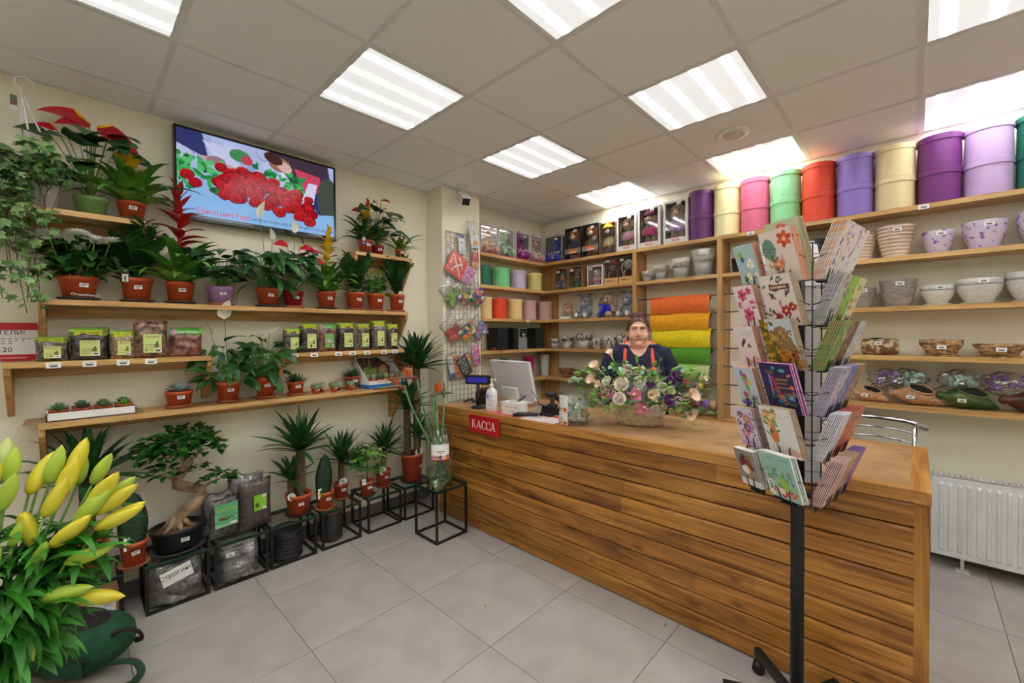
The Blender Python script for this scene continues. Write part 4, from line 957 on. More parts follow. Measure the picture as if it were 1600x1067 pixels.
stalks(t, [[(0,0,z-.01),(.005,.003,z+.12),(0,0,z+.27)]], .006, green('schef_stem',(96,110,60),(80,90,50)))
def star_leaf(m, L=.07, n=7):
    b = B()
    for i in range(n):
        lm = leaf_mesh(L, L*.36, 'ovate', m, 35, .2, 4); M_ = Matrix.Rotation(2*PI*i/n*.86,4,'Z') @ Matrix.Rotation(.15,4,'Y')
        b.add([M_ @ v.co for v in lm.vertices], [tuple(p.vertices) for p in lm.polygons])
    return b.mesh('leaf', m, True)
SL = [star_leaf(m_) for m_ in (V_SCH, G_LITE, G_MID)]; ps = []
for i in range(46):
    az = i*2.39996; q = R_(.1,1); p = arc((0,0,z+.03+.2*q), az, R_(.05,.12)*(1.15-.6*abs(q-.45)), R_(.01,.07)); ps.append(p)
    put(SL[i%3], 'leaf', t, p[-1], R_(0,6), R_(-.5,.5), R_(-.4,.4), R_(.6,.95))
stalks(t, ps, .0014)
card_tag(t, (.045,-.045,z), -.4, .03, .045, (240,240,238), ((.15,.55,.85,.62,(90,90,90)),(.2,.4,.8,.46,(120,120,120))))
# ---- fig bonsai
t = thing('bonsai_fig', 'bonsai fig with a thick twisted trunk in a black oval pot', 'bonsai', (.175,-.535,SH))
b = B().lathe([(0,.012),(.085,.012),(.092,.03),(.105,.115),(.112,.12),(.115,.14),(.107,.14),(.1,.11),(0,.11)],32,sy=1.15); po = b.obj('pot', BLACKP, t, smooth=True)
B().lathe([(0,0),(.1,0),(.118,.012),(.122,.018),(.113,.016),(.095,.006),(0,.006)],32,sy=1.15).obj('saucer', mat('saucer_grey',(70,68,70),.4), t, smooth=True)
B().lathe([(0,.13),(.06,.128),(.105,.122)],20,sy=1.15).obj('soil', mat('orange_soil',(142,92,54),.95,c2=(70,42,26),scale=80,bump=.8), t, smooth=True)
ob('price_sticker', STK, po, mtx=Matrix.Translation((.1015,.02,.07)) @ Matrix.Rotation(.14,4,'Y') @ ROT_L.to_4x4() @ Matrix.Scale(1.15,4))
FB = mat('fig_bark',(176,150,120),.85,c2=(112,86,64),scale=18,bump=.9,detail=6)
tb = B(); path = [(0,-.005,.11),(0,.0,.17),(.01,.03,.215),(.02,.085,.245),(.01,.12,.28),(.0,.11,.32),(-.005,.05,.345),(.0,.005,.37),(.01,.0,.41),(.01,.03,.45),(.005,.055,.49),(.0,.04,.54),(.0,.03,.58),(.005,.05,.62)]
tb.tube(path, [.046,.036,.034,.035,.031,.029,.03,.031,.028,.027,.026,.024,.018,.008], 12)
for a in (-.9,.1,1.0,2.2,3.2,4.3): tb.tube([(.02*math.cos(a),.02*math.sin(a),.19),(.045*math.cos(a),.05*math.sin(a),.145),(.075*math.cos(a),.085*math.sin(a),.122)],[.016,.014,.006],7)
for p in ([(.005,.11,.32),(.02,.16,.35),(.02,.21,.36)],[(.01,.05,.48),(.02,.09,.53),(.03,.13,.56)],[(.005,.05,.52),(.01,-.03,.56),(.01,-.12,.575)],[(0,.0,.4),(.02,-.04,.43),(.02,-.08,.45)],[(0,.03,.58),(.03,.0,.62),(.03,-.05,.64)]): tb.tube(p,[.012,.008,.004],7)
tb.obj('trunk', FB, t, smooth=True)
FL = [leaf_mesh(l_,l_*.62,'ovate',G_FIC,30,.2,4) for l_ in (.056,.066,.048)]
clus = [((.02,.03,.61),(.14,.18,.095),230),((.02,-.1,.57),(.1,.11,.055),70),((.02,.15,.57),(.1,.1,.055),60),((.03,-.06,.46),(.07,.07,.05),34),((.03,.1,.45),(.05,.06,.035),14),((.02,.2,.37),(.06,.09,.04),44)]
for (c0,r0,n) in clus:
    for i in range(n):
        a, e = R_(0,6.28), R_(-.7,1.5); k = R_(.55,1); put(FL[i%3],'leaf',t,(c0[0]+r0[0]*math.cos(a)*math.cos(e)*k, c0[1]+r0[1]*math.sin(a)*math.cos(e)*k, c0[2]+r0[2]*math.sin(e)*k),a+R_(-.7,.7),R_(-.5,.6),R_(-.4,.4),R_(.8,1.15))
# ---- packed soil on stand, bags under stands
PLAST = clear('crinkled_film',(248,248,248),.2,.18,(225,225,225),.2)
def packed(label, loc, w_, h_, t_, c, c2, lab=None, film=False, rz=0.0, cr=.1):
    o = thing('soil_pack', label, 'bag', loc, rz)
    ob('bag_body', bagbody(w_,h_,t_,mat('pack_'+str(c),c,.3,c2=c2,scale=45,bump=.8,coat=.6,detail=6),seed=int(h_*1000),crink=cr), o)
    if film: ob('bag_film', bagbody(w_*1.06,h_*1.03,t_*1.12,PLAST,'bag_film',seed=5,crink=.14), o)
    if lab: ob('label', lab, o, mtx=at((t_*.5*1.12+.004,.0,h_*.3),ROT_L))
    return o
lw, lh = .125,.14; lc = Cv(lw,lh,44,(96,176,120)).rect(0,0,lw,.02,(150,196,160)).ell(.06,.05,.04,.012,(90,70,44)).ell(.05,.058,.03,.006,(150,110,60)).rect(.085,.008,.115,.022,(230,230,230)); [lc.ell(R_(.0,lw),R_(.03,.1),.02,.004,random.choice([(60,130,80),(130,200,150)]),R_(0,3),.6) for i in range(20)]
def lab2(word, lc, y, s_): 
    me = lc.mesh('label'); return me, word, y, s_
YELI = mat('yellow_ink',(236,214,60),.5)
o = packed('grey-green pack of black soil with a green label beside the bonsai',(.2,-.312,SH),.165,.235,.06,(96,92,90),(44,40,40),None,False,.15); l_ = ob('label', lc.mesh('label'), o, mtx=at((.039,.0,.075),ROT_L)); ob('lettering', text('Супергумус', .019, YELI), l_, loc=(0,.105,.0008))
packed('soil pack standing behind the one with the big green label',(.12,-.33,SH),.165,.25,.06,(70,66,66),(36,32,32),None,True,.1)
lw, lh = .075,.1; lc = Cv(lw,lh,30,(128,196,44)).ell(.02,.035,.012,.014,(60,90,30)).rect(.0,.055,lw,.075,(150,206,70)).rect(.05,.004,.072,.018,(240,240,240)).rect(.05,.078,lw,lh,(220,216,210))
o = packed('tall dark soil pack with a small bright green label',(.2,-.14,SH),.19,.31,.075,(92,80,78),(60,50,50),None,False,.1,.06); l_ = ob('label', lc.mesh('label'), o, mtx=at((.0495,.01,.12),ROT_L)); ob('lettering', text('Суперсмесь', .0125, mat('orange_ink',(226,110,20),.5)), l_, loc=(0,.066,.0008))
packed('grey soil pack leaning behind the tall dark pack',(.1,-.165,SH),.2,.32,.07,(110,104,102),(64,58,58),None,True,.05)
o = packed('clear bag of dark slabs marked Строгино under the bonsai stand',(.215,-.55,.002),.24,.235,.13,(92,86,92),(48,44,50),None,True,.05,.14)
sg = B().box(-.001,-.07,0,0,.07,.08); sl = sg.obj('paper_label', PAPER, o, mtx=None, loc=(.089,-.005,.14), rot=(.22,.0,0)); ob('lettering', text('Строгино', .034, INK), sl, mtx=at((.0012,0,.05),ROT_L))
for i in range(3):
    o = packed(f'{("lowest","middle","topmost")[i]} grey folded pack in the clear bag beneath the packed soil',(.2,-.245,.008+.072*i),.2,.072,.17,(150,142,136),(104,96,92),None,False,.05,.12)
t = thing('clear_bag','clear plastic bag around three grey packs below the packed soil','bag',(.2,-.245,.004)); ob('bag_film', bagbody(.235,.245,.2,PLAST,'bag_film',seed=9,crink=.1), t); price_tag(t,(.1,-.06,.175)).scale = (.8,.8,.8)
# ---- piles of saucers
def saucer(label, loc, R0, m, group): 
    b = B().lathe([(0,0),(R0*.82,0),(R0*.96,.012),(R0,.02),(R0*.97,.02),(R0*.8,.006),(0,.006)],28); return b.obj('saucer', m, loc=loc, smooth=True, label=label, cat='saucer', group=group)
for i in range(17): saucer('wide black plastic saucer in the pile under the glass stand' if i < 16 else 'top saucer of the wide black pile', (.185+R_(-.004,.004),.045+R_(-.004,.004),.001+.0112*i), .1, SAUC_B, 'wide black saucers')
for i in range(22): saucer('small black plastic saucer in the pile under the sansevieria stand' if i < 21 else 'terracotta saucer lying on top of the small black pile', (.155+R_(-.003,.003),.36+R_(-.003,.003),.001+.0092*i), .078, SAUC_B if i < 21 else SAUC_T, 'small saucers in a pile')
# ---- cardboard box under the first stand
t = thing('cardboard_box','brown cardboard box labelled КАКТУС under the first stand','box',(.16,-.915,.002)); CB = mat('cardboard_box',(196,150,104),.85,c2=(178,132,88),scale=10)
b = B(); b.box(-.115,-.12,0,.115,.12,.19); b.obj('box_body', CB, t)
for y,s_ in ((-.12,1),(.12,-1)): B().prism([(-.115,y,.19),(.115,y,.19),(.115,y+s_*.1,.215),(-.115,y+s_*.1,.215)],(0,0,.003)).obj('flap', CB, t)
B().box(.115,-.01,.07,.1162,.108,.15).obj('label', PAPER, t); ob('lettering', text('КАКТУС', .022, INK), t, mtx=at((.1172,.05,.125),ROT_L)); ob('lettering', text('мел.', .014, INK), t, mtx=at((.1172,.05,.1),ROT_L))
# ================================================================== lilies in the left foreground
LV = (1.41,-1.15,.33)
PED = mat('pedestal_grey',(176,174,176),.5)
t = thing('display_pedestal','light grey display plinth under the lilies at the lower left','plinth',(LV[0]-.02,LV[1]-.06,0)); B().cbox((0,0,LV[2]/2),(.3,.26,LV[2]-.002),.006).obj('plinth_body', PED, t)
t = thing('lily_bouquet','big bunch of yellow-green lily buds in a clear vase, left foreground','bouquet',(LV[0],LV[1],LV[2]+.001))
VG = clear('vase_haze',(222,236,214),.14,.05,(210,226,190),.3)
B().lathe([(0,0),(.07,0),(.074,.01),(.09,.33),(.094,.335)],30).obj('vase', VG, t, smooth=True)
def bud_mesh(L, m):
    b = B(); n = 9; pr = [(.006*L/.1,0)]+[(L*.175*math.sin(PI*(.1+.86*(i/n))**.9)**.8*(1 if i < n else .2), L*i/n) for i in range(1,n+1)]+[(0,L*1.01)]
    b.lathe(pr, 12, wob=lambda a,z: 1+.07*math.cos(3*a)); return b.mesh('bud', m, True)
BUDM = [mat('bud_green',(150,192,60),.4,c2=(186,206,74),scale=4,rnd=.08), mat('bud_yellow',(232,206,50),.4,c2=(206,204,60),scale=5,rnd=.06), mat('bud_pale',(206,214,140),.4,c2=(176,198,100),scale=5)]
BUDS = [bud_mesh(.112,BUDM[0]), bud_mesh(.122,BUDM[1]), bud_mesh(.125,BUDM[2]), bud_mesh(.08,BUDM[0])]
heads = [  # head position (toward the room), bud kind, pointing azimuth/elevation
 ((.02,.11,.72),1,2.2,60),((.05,.10,.68),1,1.4,-80),((.02,.15,.74),0,1.3,75),((.04,.17,.70),1,1.2,70),((.0,.21,.72),0,.9,80),((.03,.24,.72),0,1.0,60),((.06,.23,.66),1,.9,50),((.08,.24,.64),1,1.3,35),((.05,.26,.66),0,1.3,40),
 ((.1,.24,.60),1,1.45,20),((.08,.24,.59),1,1.5,25),((.12,.18,.53),0,1.2,15),((.12,.13,.45),0,1.1,5),((.13,.19,.43),1,1.1,-10),((.12,.08,.40),0,.9,-65),((.07,.14,.66),1,1.6,65),((.09,.2,.63),0,1.3,45),((.03,.19,.75),1,1.7,70),((.1,.15,.58),1,1.2,40),((.06,.06,.70),0,1.0,70),((.06,.2,.62),0,1.0,50),
 ((.06,.0,.68),0,0,-75),((.03,.02,.74),1,.8,55),((.0,-.02,.74),0,2.5,60),((.05,-.05,.66),2,-.6,-60),((.1,-.06,.60),2,-.7,-50),((.03,-.07,.74),0,-1,80),((.08,-.1,.5),1,-1.0,10),((.0,.07,.76),0,1.5,80),((.12,.04,.56),0,.4,60),((.08,.08,.6),3,.8,70),((.1,.12,.54),3,.7,60),((.0,-.12,.72),0,-1.3,80),((.05,-.13,.68),2,-1.5,30),((-.04,.05,.75),2,2.5,75),((-.05,.13,.74),3,2.0,60),((.1,-.14,.62),0,-1.2,60),((.12,-.1,.56),2,-.9,-70),((.09,-.17,.66),1,-1.4,55),((.04,-.19,.7),0,-1.6,70),((.13,-.04,.6),0,-.3,-80),((.0,.02,.78),0,.5,85),((.1,-.02,.48),1,-.5,0)]
ps = []
for k,(p,kd,az,el) in enumerate(heads):
    j = k%8; ps.append([(.03*math.cos(j),.03*math.sin(j),.03),(.05*math.cos(j)+p[0]*.2,.05*math.sin(j)+p[1]*.2,.33),(p[0]*.65,p[1]*.65,p[2]*.72),p])
    M_ = Matrix.Translation(p) @ Matrix.Rotation(az,4,'Z') @ Matrix.Rotation(PI/2-math.radians(el),4,'Y')
    ob('bud', BUDS[kd], t, mtx=M_ @ Matrix.Scale(R_(.9,1.08),4))
stalks(t, ps, .0055, G_STEM, 'stem', 6, .003)
LLM = [leaf_mesh(.15,.026,'lance',G_LILY,55,.25,6), leaf_mesh(.12,.03,'lance',G_LILY,35,.25,6), leaf_mesh(.17,.024,'lance',G_LILY,80,.2,6)]
for i in range(290):
    p = ps[i%len(ps)]; q = R_(.34,1.0)**1.0; a = 1+q*2*.999 if q > .5 else 1+q; k = min(2,int(a)); P0 = Vector(p[k]).lerp(Vector(p[min(3,k+1)]), a-k)
    if P0.z > .62: P0.z -= .12
    put(LLM[i%3],'leaf',t,P0,R_(-2.2,2.6),math.radians(R_(-25,45)),R_(-.4,.4),R_(.75,1.1))
lv = B()
for i in range(330):
    a = R_(-2.3,2.5); r = R_(.03,.13); P0 = Vector((r*math.cos(a), r*math.sin(a)+.03, R_(.30,.50))); lm = LLM[i%3]
    M_ = Matrix.Translation(P0) @ Matrix.Rotation(a+R_(-.6,.6),4,'Z') @ Matrix.Rotation(-math.radians(R_(-35,25)),4,'Y') @ Matrix.Rotation(R_(-.4,.4),4,'X') @ Matrix.Scale(R_(.8,1.1),4)
    lv.add([M_ @ v.co for v in lm.vertices], [tuple(f.vertices) for f in lm.polygons])
lo_ = lv.obj('lower_leaves', G_LILY, t, smooth=True); lo_['kind'] = 'stuff'
# ---- dracaena behind the ivy, leaves reaching into view
t, z = potted('potted_dracaena','green dracaena with yellow leaf margins at the left edge',(.5,-1.42,0),.2,.2,'terra','t')
trunk(t,0,0,z-.02,.82,.022)
for (az,el,L,bd) in ((1.35,15,.36,22),(1.5,45,.3,-15),(1.7,2,.34,60),(.9,-5,.3,40),(1.2,70,.3,10),(2.0,40,.3,40),(-.5,30,.32,40),(.3,55,.3,30),(-1.6,20,.3,50),(2.8,40,.25,30),(1.55,-20,.3,30)):
    put(leaf_mesh(L,.075,'lance',V_DRA,bd,.2,7),'leaf',t,(0,0,z+.78+R_(-.05,.05)),az,math.radians(el),0)
# ---- green bag on the floor
t = thing('green_backpack','dark green fabric bag with black straps on the floor by the lilies','bag',(.5,-.955,0),.75)
GB = mat('green_canvas',(30,84,54),.85,c2=(22,64,42),scale=30,bump=.4); BK = mat('black_webbing',(36,28,32),.8,c2=(24,20,24),scale=60,bump=.4)
b = B(); n = 10; vs = []
for i in range(n+1):
    q = i/n; x = -.24+.48*q; s_ = (1-abs(2*q-1)**3.5)**.5 if 0 < q < 1 else .25
    for a in range(14):
        th = 2*PI*a/14; ca, sa = math.cos(th), math.sin(th)
        vs.append((x, .13*s_*math.copysign(abs(ca)**.6,ca)*(1+.04*math.sin(9*q+th*2)), max(.004,.11+.1*s_*math.copysign(abs(sa)**.6,sa)*(1+.05*math.sin(7*q+th)))))
b.add(vs, [(i*14+j, i*14+(j+1)%14, (i+1)*14+(j+1)%14, (i+1)*14+j) for i in range(n) for j in range(14)]+[tuple(range(13,-1,-1)),tuple(n*14+j for j in range(14))]); b.obj('bag_body', GB, t, smooth=True)
B().ball((-.04,.0,.185),(.2,.11,.055),18,8).obj('bag_flap', BK, t, smooth=True)
for y in (-.085,-.04): B().tube([(-.2,y*1.1-.03,.1),(-.1,y*1.2-.04,.14),(.1,y*1.2-.04,.14),(.2,y*1.1-.03,.11)],.004,6).obj('zip', BK, t, smooth=True)
B().tube(curve_pts([(.2,-.03,.17),(.26,-.03,.19),(.29,-.0,.16),(.28,.03,.11),(.24,.04,.09)]),.012,8,flat=.6).obj('carry_handle', BK, t, smooth=True)
B().tube(curve_pts([(.19,-.05,.05),(.27,-.07,.075),(.35,-.08,.08),(.39,-.1,.05),(.36,-.13,.02),(.25,-.16,.016),(.1,-.18,.016),(-.05,-.18,.016)]),.016,8,flat=.5).obj('shoulder_strap', mat('strap_green',(34,70,52),.85,c2=(26,52,40)), t, smooth=True)
B().cbox((-.05,-.185,.02),(.05,.03,.02),.004).obj('buckle', BLACKP, t)
B().box(.0,-.137,.05,.16,-.128,.12).obj('front_pocket', GB, t)
# ================================================================== glass vase with strelitzia on the tall stand
t = thing('strelitzia_vase','clear cylinder vase with orange bird-of-paradise stems','vase',(.685,.955,.384))
R0 = .098
B().lathe([(0,0),(R0,0),(R0,.42)],36).obj('vase', GLASS, t, smooth=True)
B().lathe([(R0-.004,.004),(R0-.004,.12),(0,.12)],32).obj('water', clear('water',(238,246,226),.1), t, smooth=True)
ST = green('strelitzia_stem',(92,126,84),(70,104,70)); OR = mat('strelitzia_orange',(242,128,18),.4,c2=(226,92,14),rnd=.08); BE = mat('strelitzia_beak',(104,112,72),.4,c2=(128,60,56),scale=10)
tops = [((-.05,-.26,.74),-2.0),((-.03,-.17,.80),-1.9),((-.02,-.05,.66),1.6),((-.01,.06,.63),None),((.0,-.02,.55),None)]
for k,(p,az) in enumerate(tops):
    a = k*1.3; q0 = (.05*math.cos(a),.05*math.sin(a)+.02,.02)
    B().tube([q0,(p[0]*.3,p[1]*.3+.01,.3),(p[0]*.8,p[1]*.8,p[2]*.8),p],[.009,.0085,.008,.0075],8).obj('stem', ST, t, smooth=True)
    if az is None:
        B().lathe([(0,0),(.01,.01),(.013,.05),(.008,.1),(0,.13)],10).obj('bud', ST, t, loc=p, smooth=True); continue
    f_ = thing('flower','','',(0,0,0)); [f_.__delitem__(x) for x in list(f_.keys())]; f_.parent = t; f_.location = p; f_.rotation_euler = (0,0,az)
    B().tube([(0,0,0),(.05,0,.015),(.11,0,.012),(.17,0,.005),(.22,0,-.005)],[.013,.016,.013,.008,.001],9).obj('beak', BE, f_, smooth=True)
    for el,rl,L in ((75,0,.11),(55,.5,.1),(95,-.4,.1),(115,.2,.09),(40,-.6,.085)): ob('petal', leaf_mesh(L,.03,'lance',OR,20,.4,5,'petal'), f_, mtx=Matrix.Translation((.06,0,.015)) @ Matrix.Rotation(rl,4,'Z') @ Matrix.Rotation(-math.radians(el),4,'Y'))
pc = Cv(.14,.115,48,(242,241,238)).rect(.04,.06,.1,.067,(120,118,120)).rect(.06,.05,.08,.055,(120,118,120)).rect(0,0,.14,.006,(220,60,40))
for k,c_ in enumerate(((220,120,180),(150,180,50),(110,60,150),(230,220,170),(236,120,50))): pc.flower(.016+.027*k,.022,.017,c_,(120,70,30))
me = pc.mesh('paper_sign'); 
for v_ in me.vertices: a = v_.co.x/.1; v_.co.z = .1*math.cos(a)-.1; v_.co.x = .1*math.sin(a)
ob('paper_sign', me, t, mtx=Matrix.Rotation(-.55,4,'Z') @ at((R0+.002,0,.2),ROT_L))
# ================================================================== grid with hanging packs on the column
t = thing('wire_grid','pale wire grid hung on the column face','wire grid',(.252,1.375,.9)); GW = mat('grid_grey',(168,166,160),.4)
b = B(); gw, gh = .375, 1.52
for i in range(9): b.box(-.002,i*gw/8-.002,0,.002,i*gw/8+.002,gh)
b.obj('vertical_wire', GW, t); b = B()
for i in range(32): b.box(.002,0,i*gh/31-.002,.006,gw,i*gh/31+.002)
b.obj('horizontal_wire', GW, t); b = B()
for y in (.0,gw): b.tube([(0,y,0),(0,y,gh)],.004,6)
for z_ in (0,gh): b.tube([(0,0,z_),(0,gw,z_)],.004,6)
b.obj('frame', GW, t)
for y in (.03,.34):
    for z_ in (.2,1.4): B().tube([(-.016,y,z_),(.004,y,z_)],.006,8).obj('wall_spacer', GW, t)
def ballcols(n, cols, w_, h_, rot=0):
    b = B(); ms = []
    for k,c_ in enumerate(cols):
        b.mi = k; ms.append(mat('balloon_%d_%d_%d'%c_, c_, .5, rnd=.05))
        for i in range(n):
            a = R_(0,PI); b.ball((R_(-.012,.012), R_(-.36,.36)*w_, R_(.12,.55)*h_), (.011,.034,.017), 8, 5, Matrix.Rotation(a,3,'X') @ Matrix.Rotation(R_(-.5,.5),3,'Y'))
    return b, ms
def pack(label, y, z_, w_, h_, cols, rot, stick=True, print_=None, x=.275, n=12):
    o = tag(ob('balloon_pack', None, None, (x,y,z_), (rot,0,0)), label, 'pack', 'packs hung on the wire grid')
    fm_ = bagbody(w_,h_,.045,FILM,'film_bag',10,10,seed=int(abs(y*1000)),crink=.05); fo = ob('film_bag', fm_, o, loc=(0,0,-h_*.5))
    if print_: ob('printed_card', print_.mesh('printed_card'), o, mtx=at((.012,0,-h_*.46),ROT_L))
    else:
        b, ms = ballcols(n, cols, w_, h_); b.obj('balloons', ms, o, loc=(0,0,-h_*.5), smooth=True)
    if stick: ob('price_sticker', STK, o, mtx=at((.028,w_*.12,-h_*.32),ROT_L,1.1))
    B().tube([(-.02,0,h_*.47),(.0,0,h_*.47)],.002,5).obj('hook', STEEL, o)
    return o
c1 = Cv(.2,.2,50,(228,84,66)); c1.line(.03,.17,.17,.03,.016,(240,232,226)).line(.06,.05,.15,.14,.016,(240,232,226)).line(.03,.08,.08,.03,.012,(240,232,226)).line(.1,.17,.17,.1,.012,(240,232,226)).ell(.045,.06,.03,.02,(170,40,36),.4)
pack('red pack with white letters hung on the wire grid',1.455,2.12,.21,.22,None,-.5,False,c1,.29)
c1 = Cv(.16,.17,40,(214,160,196)).speck(60,[(190,60,120),(240,230,240),(150,40,90),(120,80,160)],.007); pack('pink spotted pack partly behind the red one',1.59,2.05,.17,.18,None,-.35,False,c1,.272)
c1 = Cv(.075,.17,24,(224,228,236)).rect(0,.14,.075,.17,(70,90,160)).speck(18,[(170,180,205),(200,160,170)],.008); pack('slim white and blue pack near the top of the grid',1.53,2.32,.08,.19,None,.08,False,c1,.268)
c1 = Cv(.1,.2,28,(214,220,226)).ell(.06,.05,.03,.025,(224,150,50)).ell(.06,.12,.02,.04,(230,180,80)).speck(14,[(240,240,240),(180,190,200)],.012); pack('clear pack with orange toy near the top of the grid',1.66,2.42,.12,.26,None,.15,False,c1,.29)
c1 = Cv(.085,.15,24,(190,44,36)).rect(0,0,.085,.05,(220,160,60)).rect(.05,.0,.07,.06,(235,235,230)); pack('red and orange pack below the clear pack at the column edge',1.69,2.21,.1,.2,None,.05,False,c1,.27)
pack('pack of lime green and violet balloons',1.42,1.87,.22,.24,[(136,182,50),(110,150,50),(120,70,150),(150,190,80)],.75)
pack('pack of red, yellow and green balloons in the grid middle',1.55,1.88,.18,.23,[(200,60,80),(240,200,40),(30,130,70),(60,60,140)],.7)
pack('pack of blue, red and yellow balloons at the column edge',1.69,1.88,.2,.24,[(40,60,160),(210,30,50),(245,200,30),(236,110,160),(40,150,70)],.7,x=.285)
pack('pack of plain red balloons',1.42,1.55,.21,.24,[(206,40,40),(190,26,32),(224,90,84)],.75)
pack('pack of orange, green and blue balloons',1.57,1.56,.21,.24,[(240,130,30),(40,140,70),(40,60,150),(245,210,50)],.7,x=.285)
pack('pack of pastel pink and blue balloons at the column edge',1.72,1.56,.2,.23,[(226,90,160),(120,170,220),(240,150,90),(130,110,190)],.65,x=.275)
c1 = Cv(.11,.2,34,(226,228,232)).rect(.055,.0,.11,.2,(232,120,36)).rect(0,0,.055,.05,(60,100,180)).speck(8,[(40,40,46)],.006,.1,.4,.4,.9).speck(8,[(40,30,30)],.007,.6,.1,.95,.9); pack('white and orange printed pack low on the grid',1.42,1.22,.14,.24,None,.22,False,c1,.275)
c1 = Cv(.12,.2,40,(40,42,44)); [c1.line(.02+.02*k,.03+.03*j,.035+.02*k,.045+.03*j,.007,(214,214,210)) for k in range(4) for j in range(5) if (k+j)%3]; pack('black pack with white lettering low on the grid',1.53,1.22,.14,.23,None,.5,False,c1,.285)
c1 = Cv(.075,.15,30,(236,150,36)).ell(.035,.1,.017,.02,(245,245,245)).ell(.035,.1,.008,.01,(20,20,20)).ell(.06,.09,.012,.016,(245,245,245)).ell(.06,.09,.006,.008,(20,20,20)); pack('orange balloon pack with big round eyes low on the grid',1.60,1.24,.09,.19,None,.1,False,c1,.27)
c1 = Cv(.085,.19,30,(214,110,170)).speck(70,[(240,170,200),(130,90,190),(220,50,110),(250,230,240)],.009); pack('pink and violet confetti pack low on the grid',1.67,1.31,.1,.22,None,.12,False,c1,.295)
# ---- security camera under the ceiling
t = thing('security_camera','white bullet security camera hanging from the ceiling at the column','camera',(.36,1.475,H))
B().lathe([(0,0),(.05,0),(.05,-.012),(.03,-.02),(0,-.02)][::-1],24).obj('mount_base', WHITEP, t, smooth=True)
B().tube([(0,0,-.015),(0,.0,-.06),(.015,-.0,-.085)],.014,10).obj('arm', WHITEP, t, smooth=True)
R = Matrix.Rotation(-.35,3,'Z') @ Matrix.Rotation(math.radians(35),3,'Y')
B().obox((.03,-.01,-.12),(.15,.07,.065),R).obj('camera_body', WHITEP, t); b = B(); c0 = Vector((.03,-.01,-.12))+R @ Vector((.077,0,0)); b.obox(c0,(.008,.066,.06),R); b.obj('lens_window', BLACKP, t)
B().obox(Vector((.03,-.01,-.12))+R @ Vector((.012,0,.036)),(.16,.078,.006),R).obj('sun_shield', WHITEP, t)

# ================================================================== things on the counter
Q = CT+.0008
t = thing('customer_display','black pole display with a blue screen on the counter','display',(.742,1.3,Q),.35)
B().lathe([(0,0),(.062,0),(.064,.006),(.05,.014),(.022,.022),(.016,.03),(0,.03)],26,sy=.8).obj('base', BLACKP, t, smooth=True); B().lathe([(0,.02),(.015,.02),(.013,.2),(0,.2)],14).obj('pole', BLACKP, t, smooth=True)
hd = B().cbox((0,0,.225),(.22,.035,.075),.006).obj('display_head', BLACKP, t)
m,nt,p = base('display_glow'); p.inputs['Base Color'].default_value = lin((20,18,70)); p.inputs['Emission Color'].default_value = lin((44,40,150)); p.inputs['Emission Strength'].default_value = .6
B().box(-.09,-.0186,.205,.09,-.018,.247).obj('screen', m, hd)
t = thing('sanitizer_bottle','white pump bottle of hand sanitizer','bottle',(.925,1.275,Q),.3)
B().lathe([(0,0),(.042,0),(.045,.006),(.045,.14),(.04,.16),(.018,.178),(.015,.19),(0,.19)],24,sy=.75).obj('bottle_body', WHITEP, t, smooth=True)
b = B().lathe([(0,.19),(.02,.19),(.02,.205),(.008,.207),(.007,.235),(.012,.24),(.012,.246),(0,.246)],16); b.tube([(0,0,.243),(.035,-.01,.243),(.043,-.012,.236)],.005,7); b.obj('pump', WHITEP, t, smooth=True)
c1 = Cv(.062,.1,26,(232,236,242)).ell(.014,.088,.009,.009,(40,90,170)).rect(.026,.084,.056,.092,(150,170,205)).rect(.006,.068,.03,.076,(60,110,190)); [c1.rect(.008,.012+.009*k,.054,.015+.009*k,(170,178,196)) for k in range(6)]; ob('label', c1.mesh('label'), t, mtx=at((0,-.0352,.03),ROT_B))
t = thing('white_carton','small white carton with pale print on the counter','box',(1.14,1.30,Q),.12)
B().cbox((0,0,.045),(.17,.09,.09)).obj('carton_body', PAPER, t); c1 = Cv(.16,.08,34,(238,232,228)).rect(.01,.045,.012,.075,(60,50,60)).rect(.02,.05,.14,.053,(180,160,160)).rect(.02,.058,.12,.061,(190,170,170)).rect(.08,.012,.11,.03,(228,206,202)); ob('print', c1.mesh('print'), t, mtx=at((0,-.0458,.005),ROT_B))
b = B().cbox((0,0,.092),(.08,.035,.003)); b.obj('card_slot', mat('slot_grey',(150,160,165),.4), t)
t = thing('computer_monitor','white monitor seen from behind on the counter','monitor',(.79,1.62,Q),-.12)
R = Matrix.Rotation(math.radians(13),3,'X'); b = B(); b.obox((0,.03,.2),(.5,.03,.33),R); b.obj('monitor_shell', mat('monitor_white',(222,220,222),.4,c2=(214,212,214)), t)
b = B().obox((0,.048,.196),(.47,.003,.29),R); b.obj('screen', BLACKP, t); B().obox((0,.0,.09),(.2,.03,.1),R).obj('stand_neck', WHITEP, t); B().cbox((0,.05,.006),(.26,.2,.012),.003).obj('stand_foot', WHITEP, t)
B().obox(Vector((0,.03,.2))+R @ Vector((-.07,-.0158,.15)),(.05,.0006,.008),R).obj('maker_mark', mat('grey_ink',(170,168,172),.6), t)
b = B(); c0 = Vector((0,.03,.2))
for k in range(22):
    a = 2*PI*k/22; p_ = c0+R @ Vector((.02*math.cos(a)*(1-.25*math.sin(a)), -.0156, .0+.026*math.sin(a))); b.ball(p_,(.0016,.0008,.0016),5,3)
b.obj('emblem', mat('emblem_grey',(188,186,190),.5), t)
t = thing('receipt_printer','black receipt printer behind the pole display','printer',(.62,1.5,Q),.2)
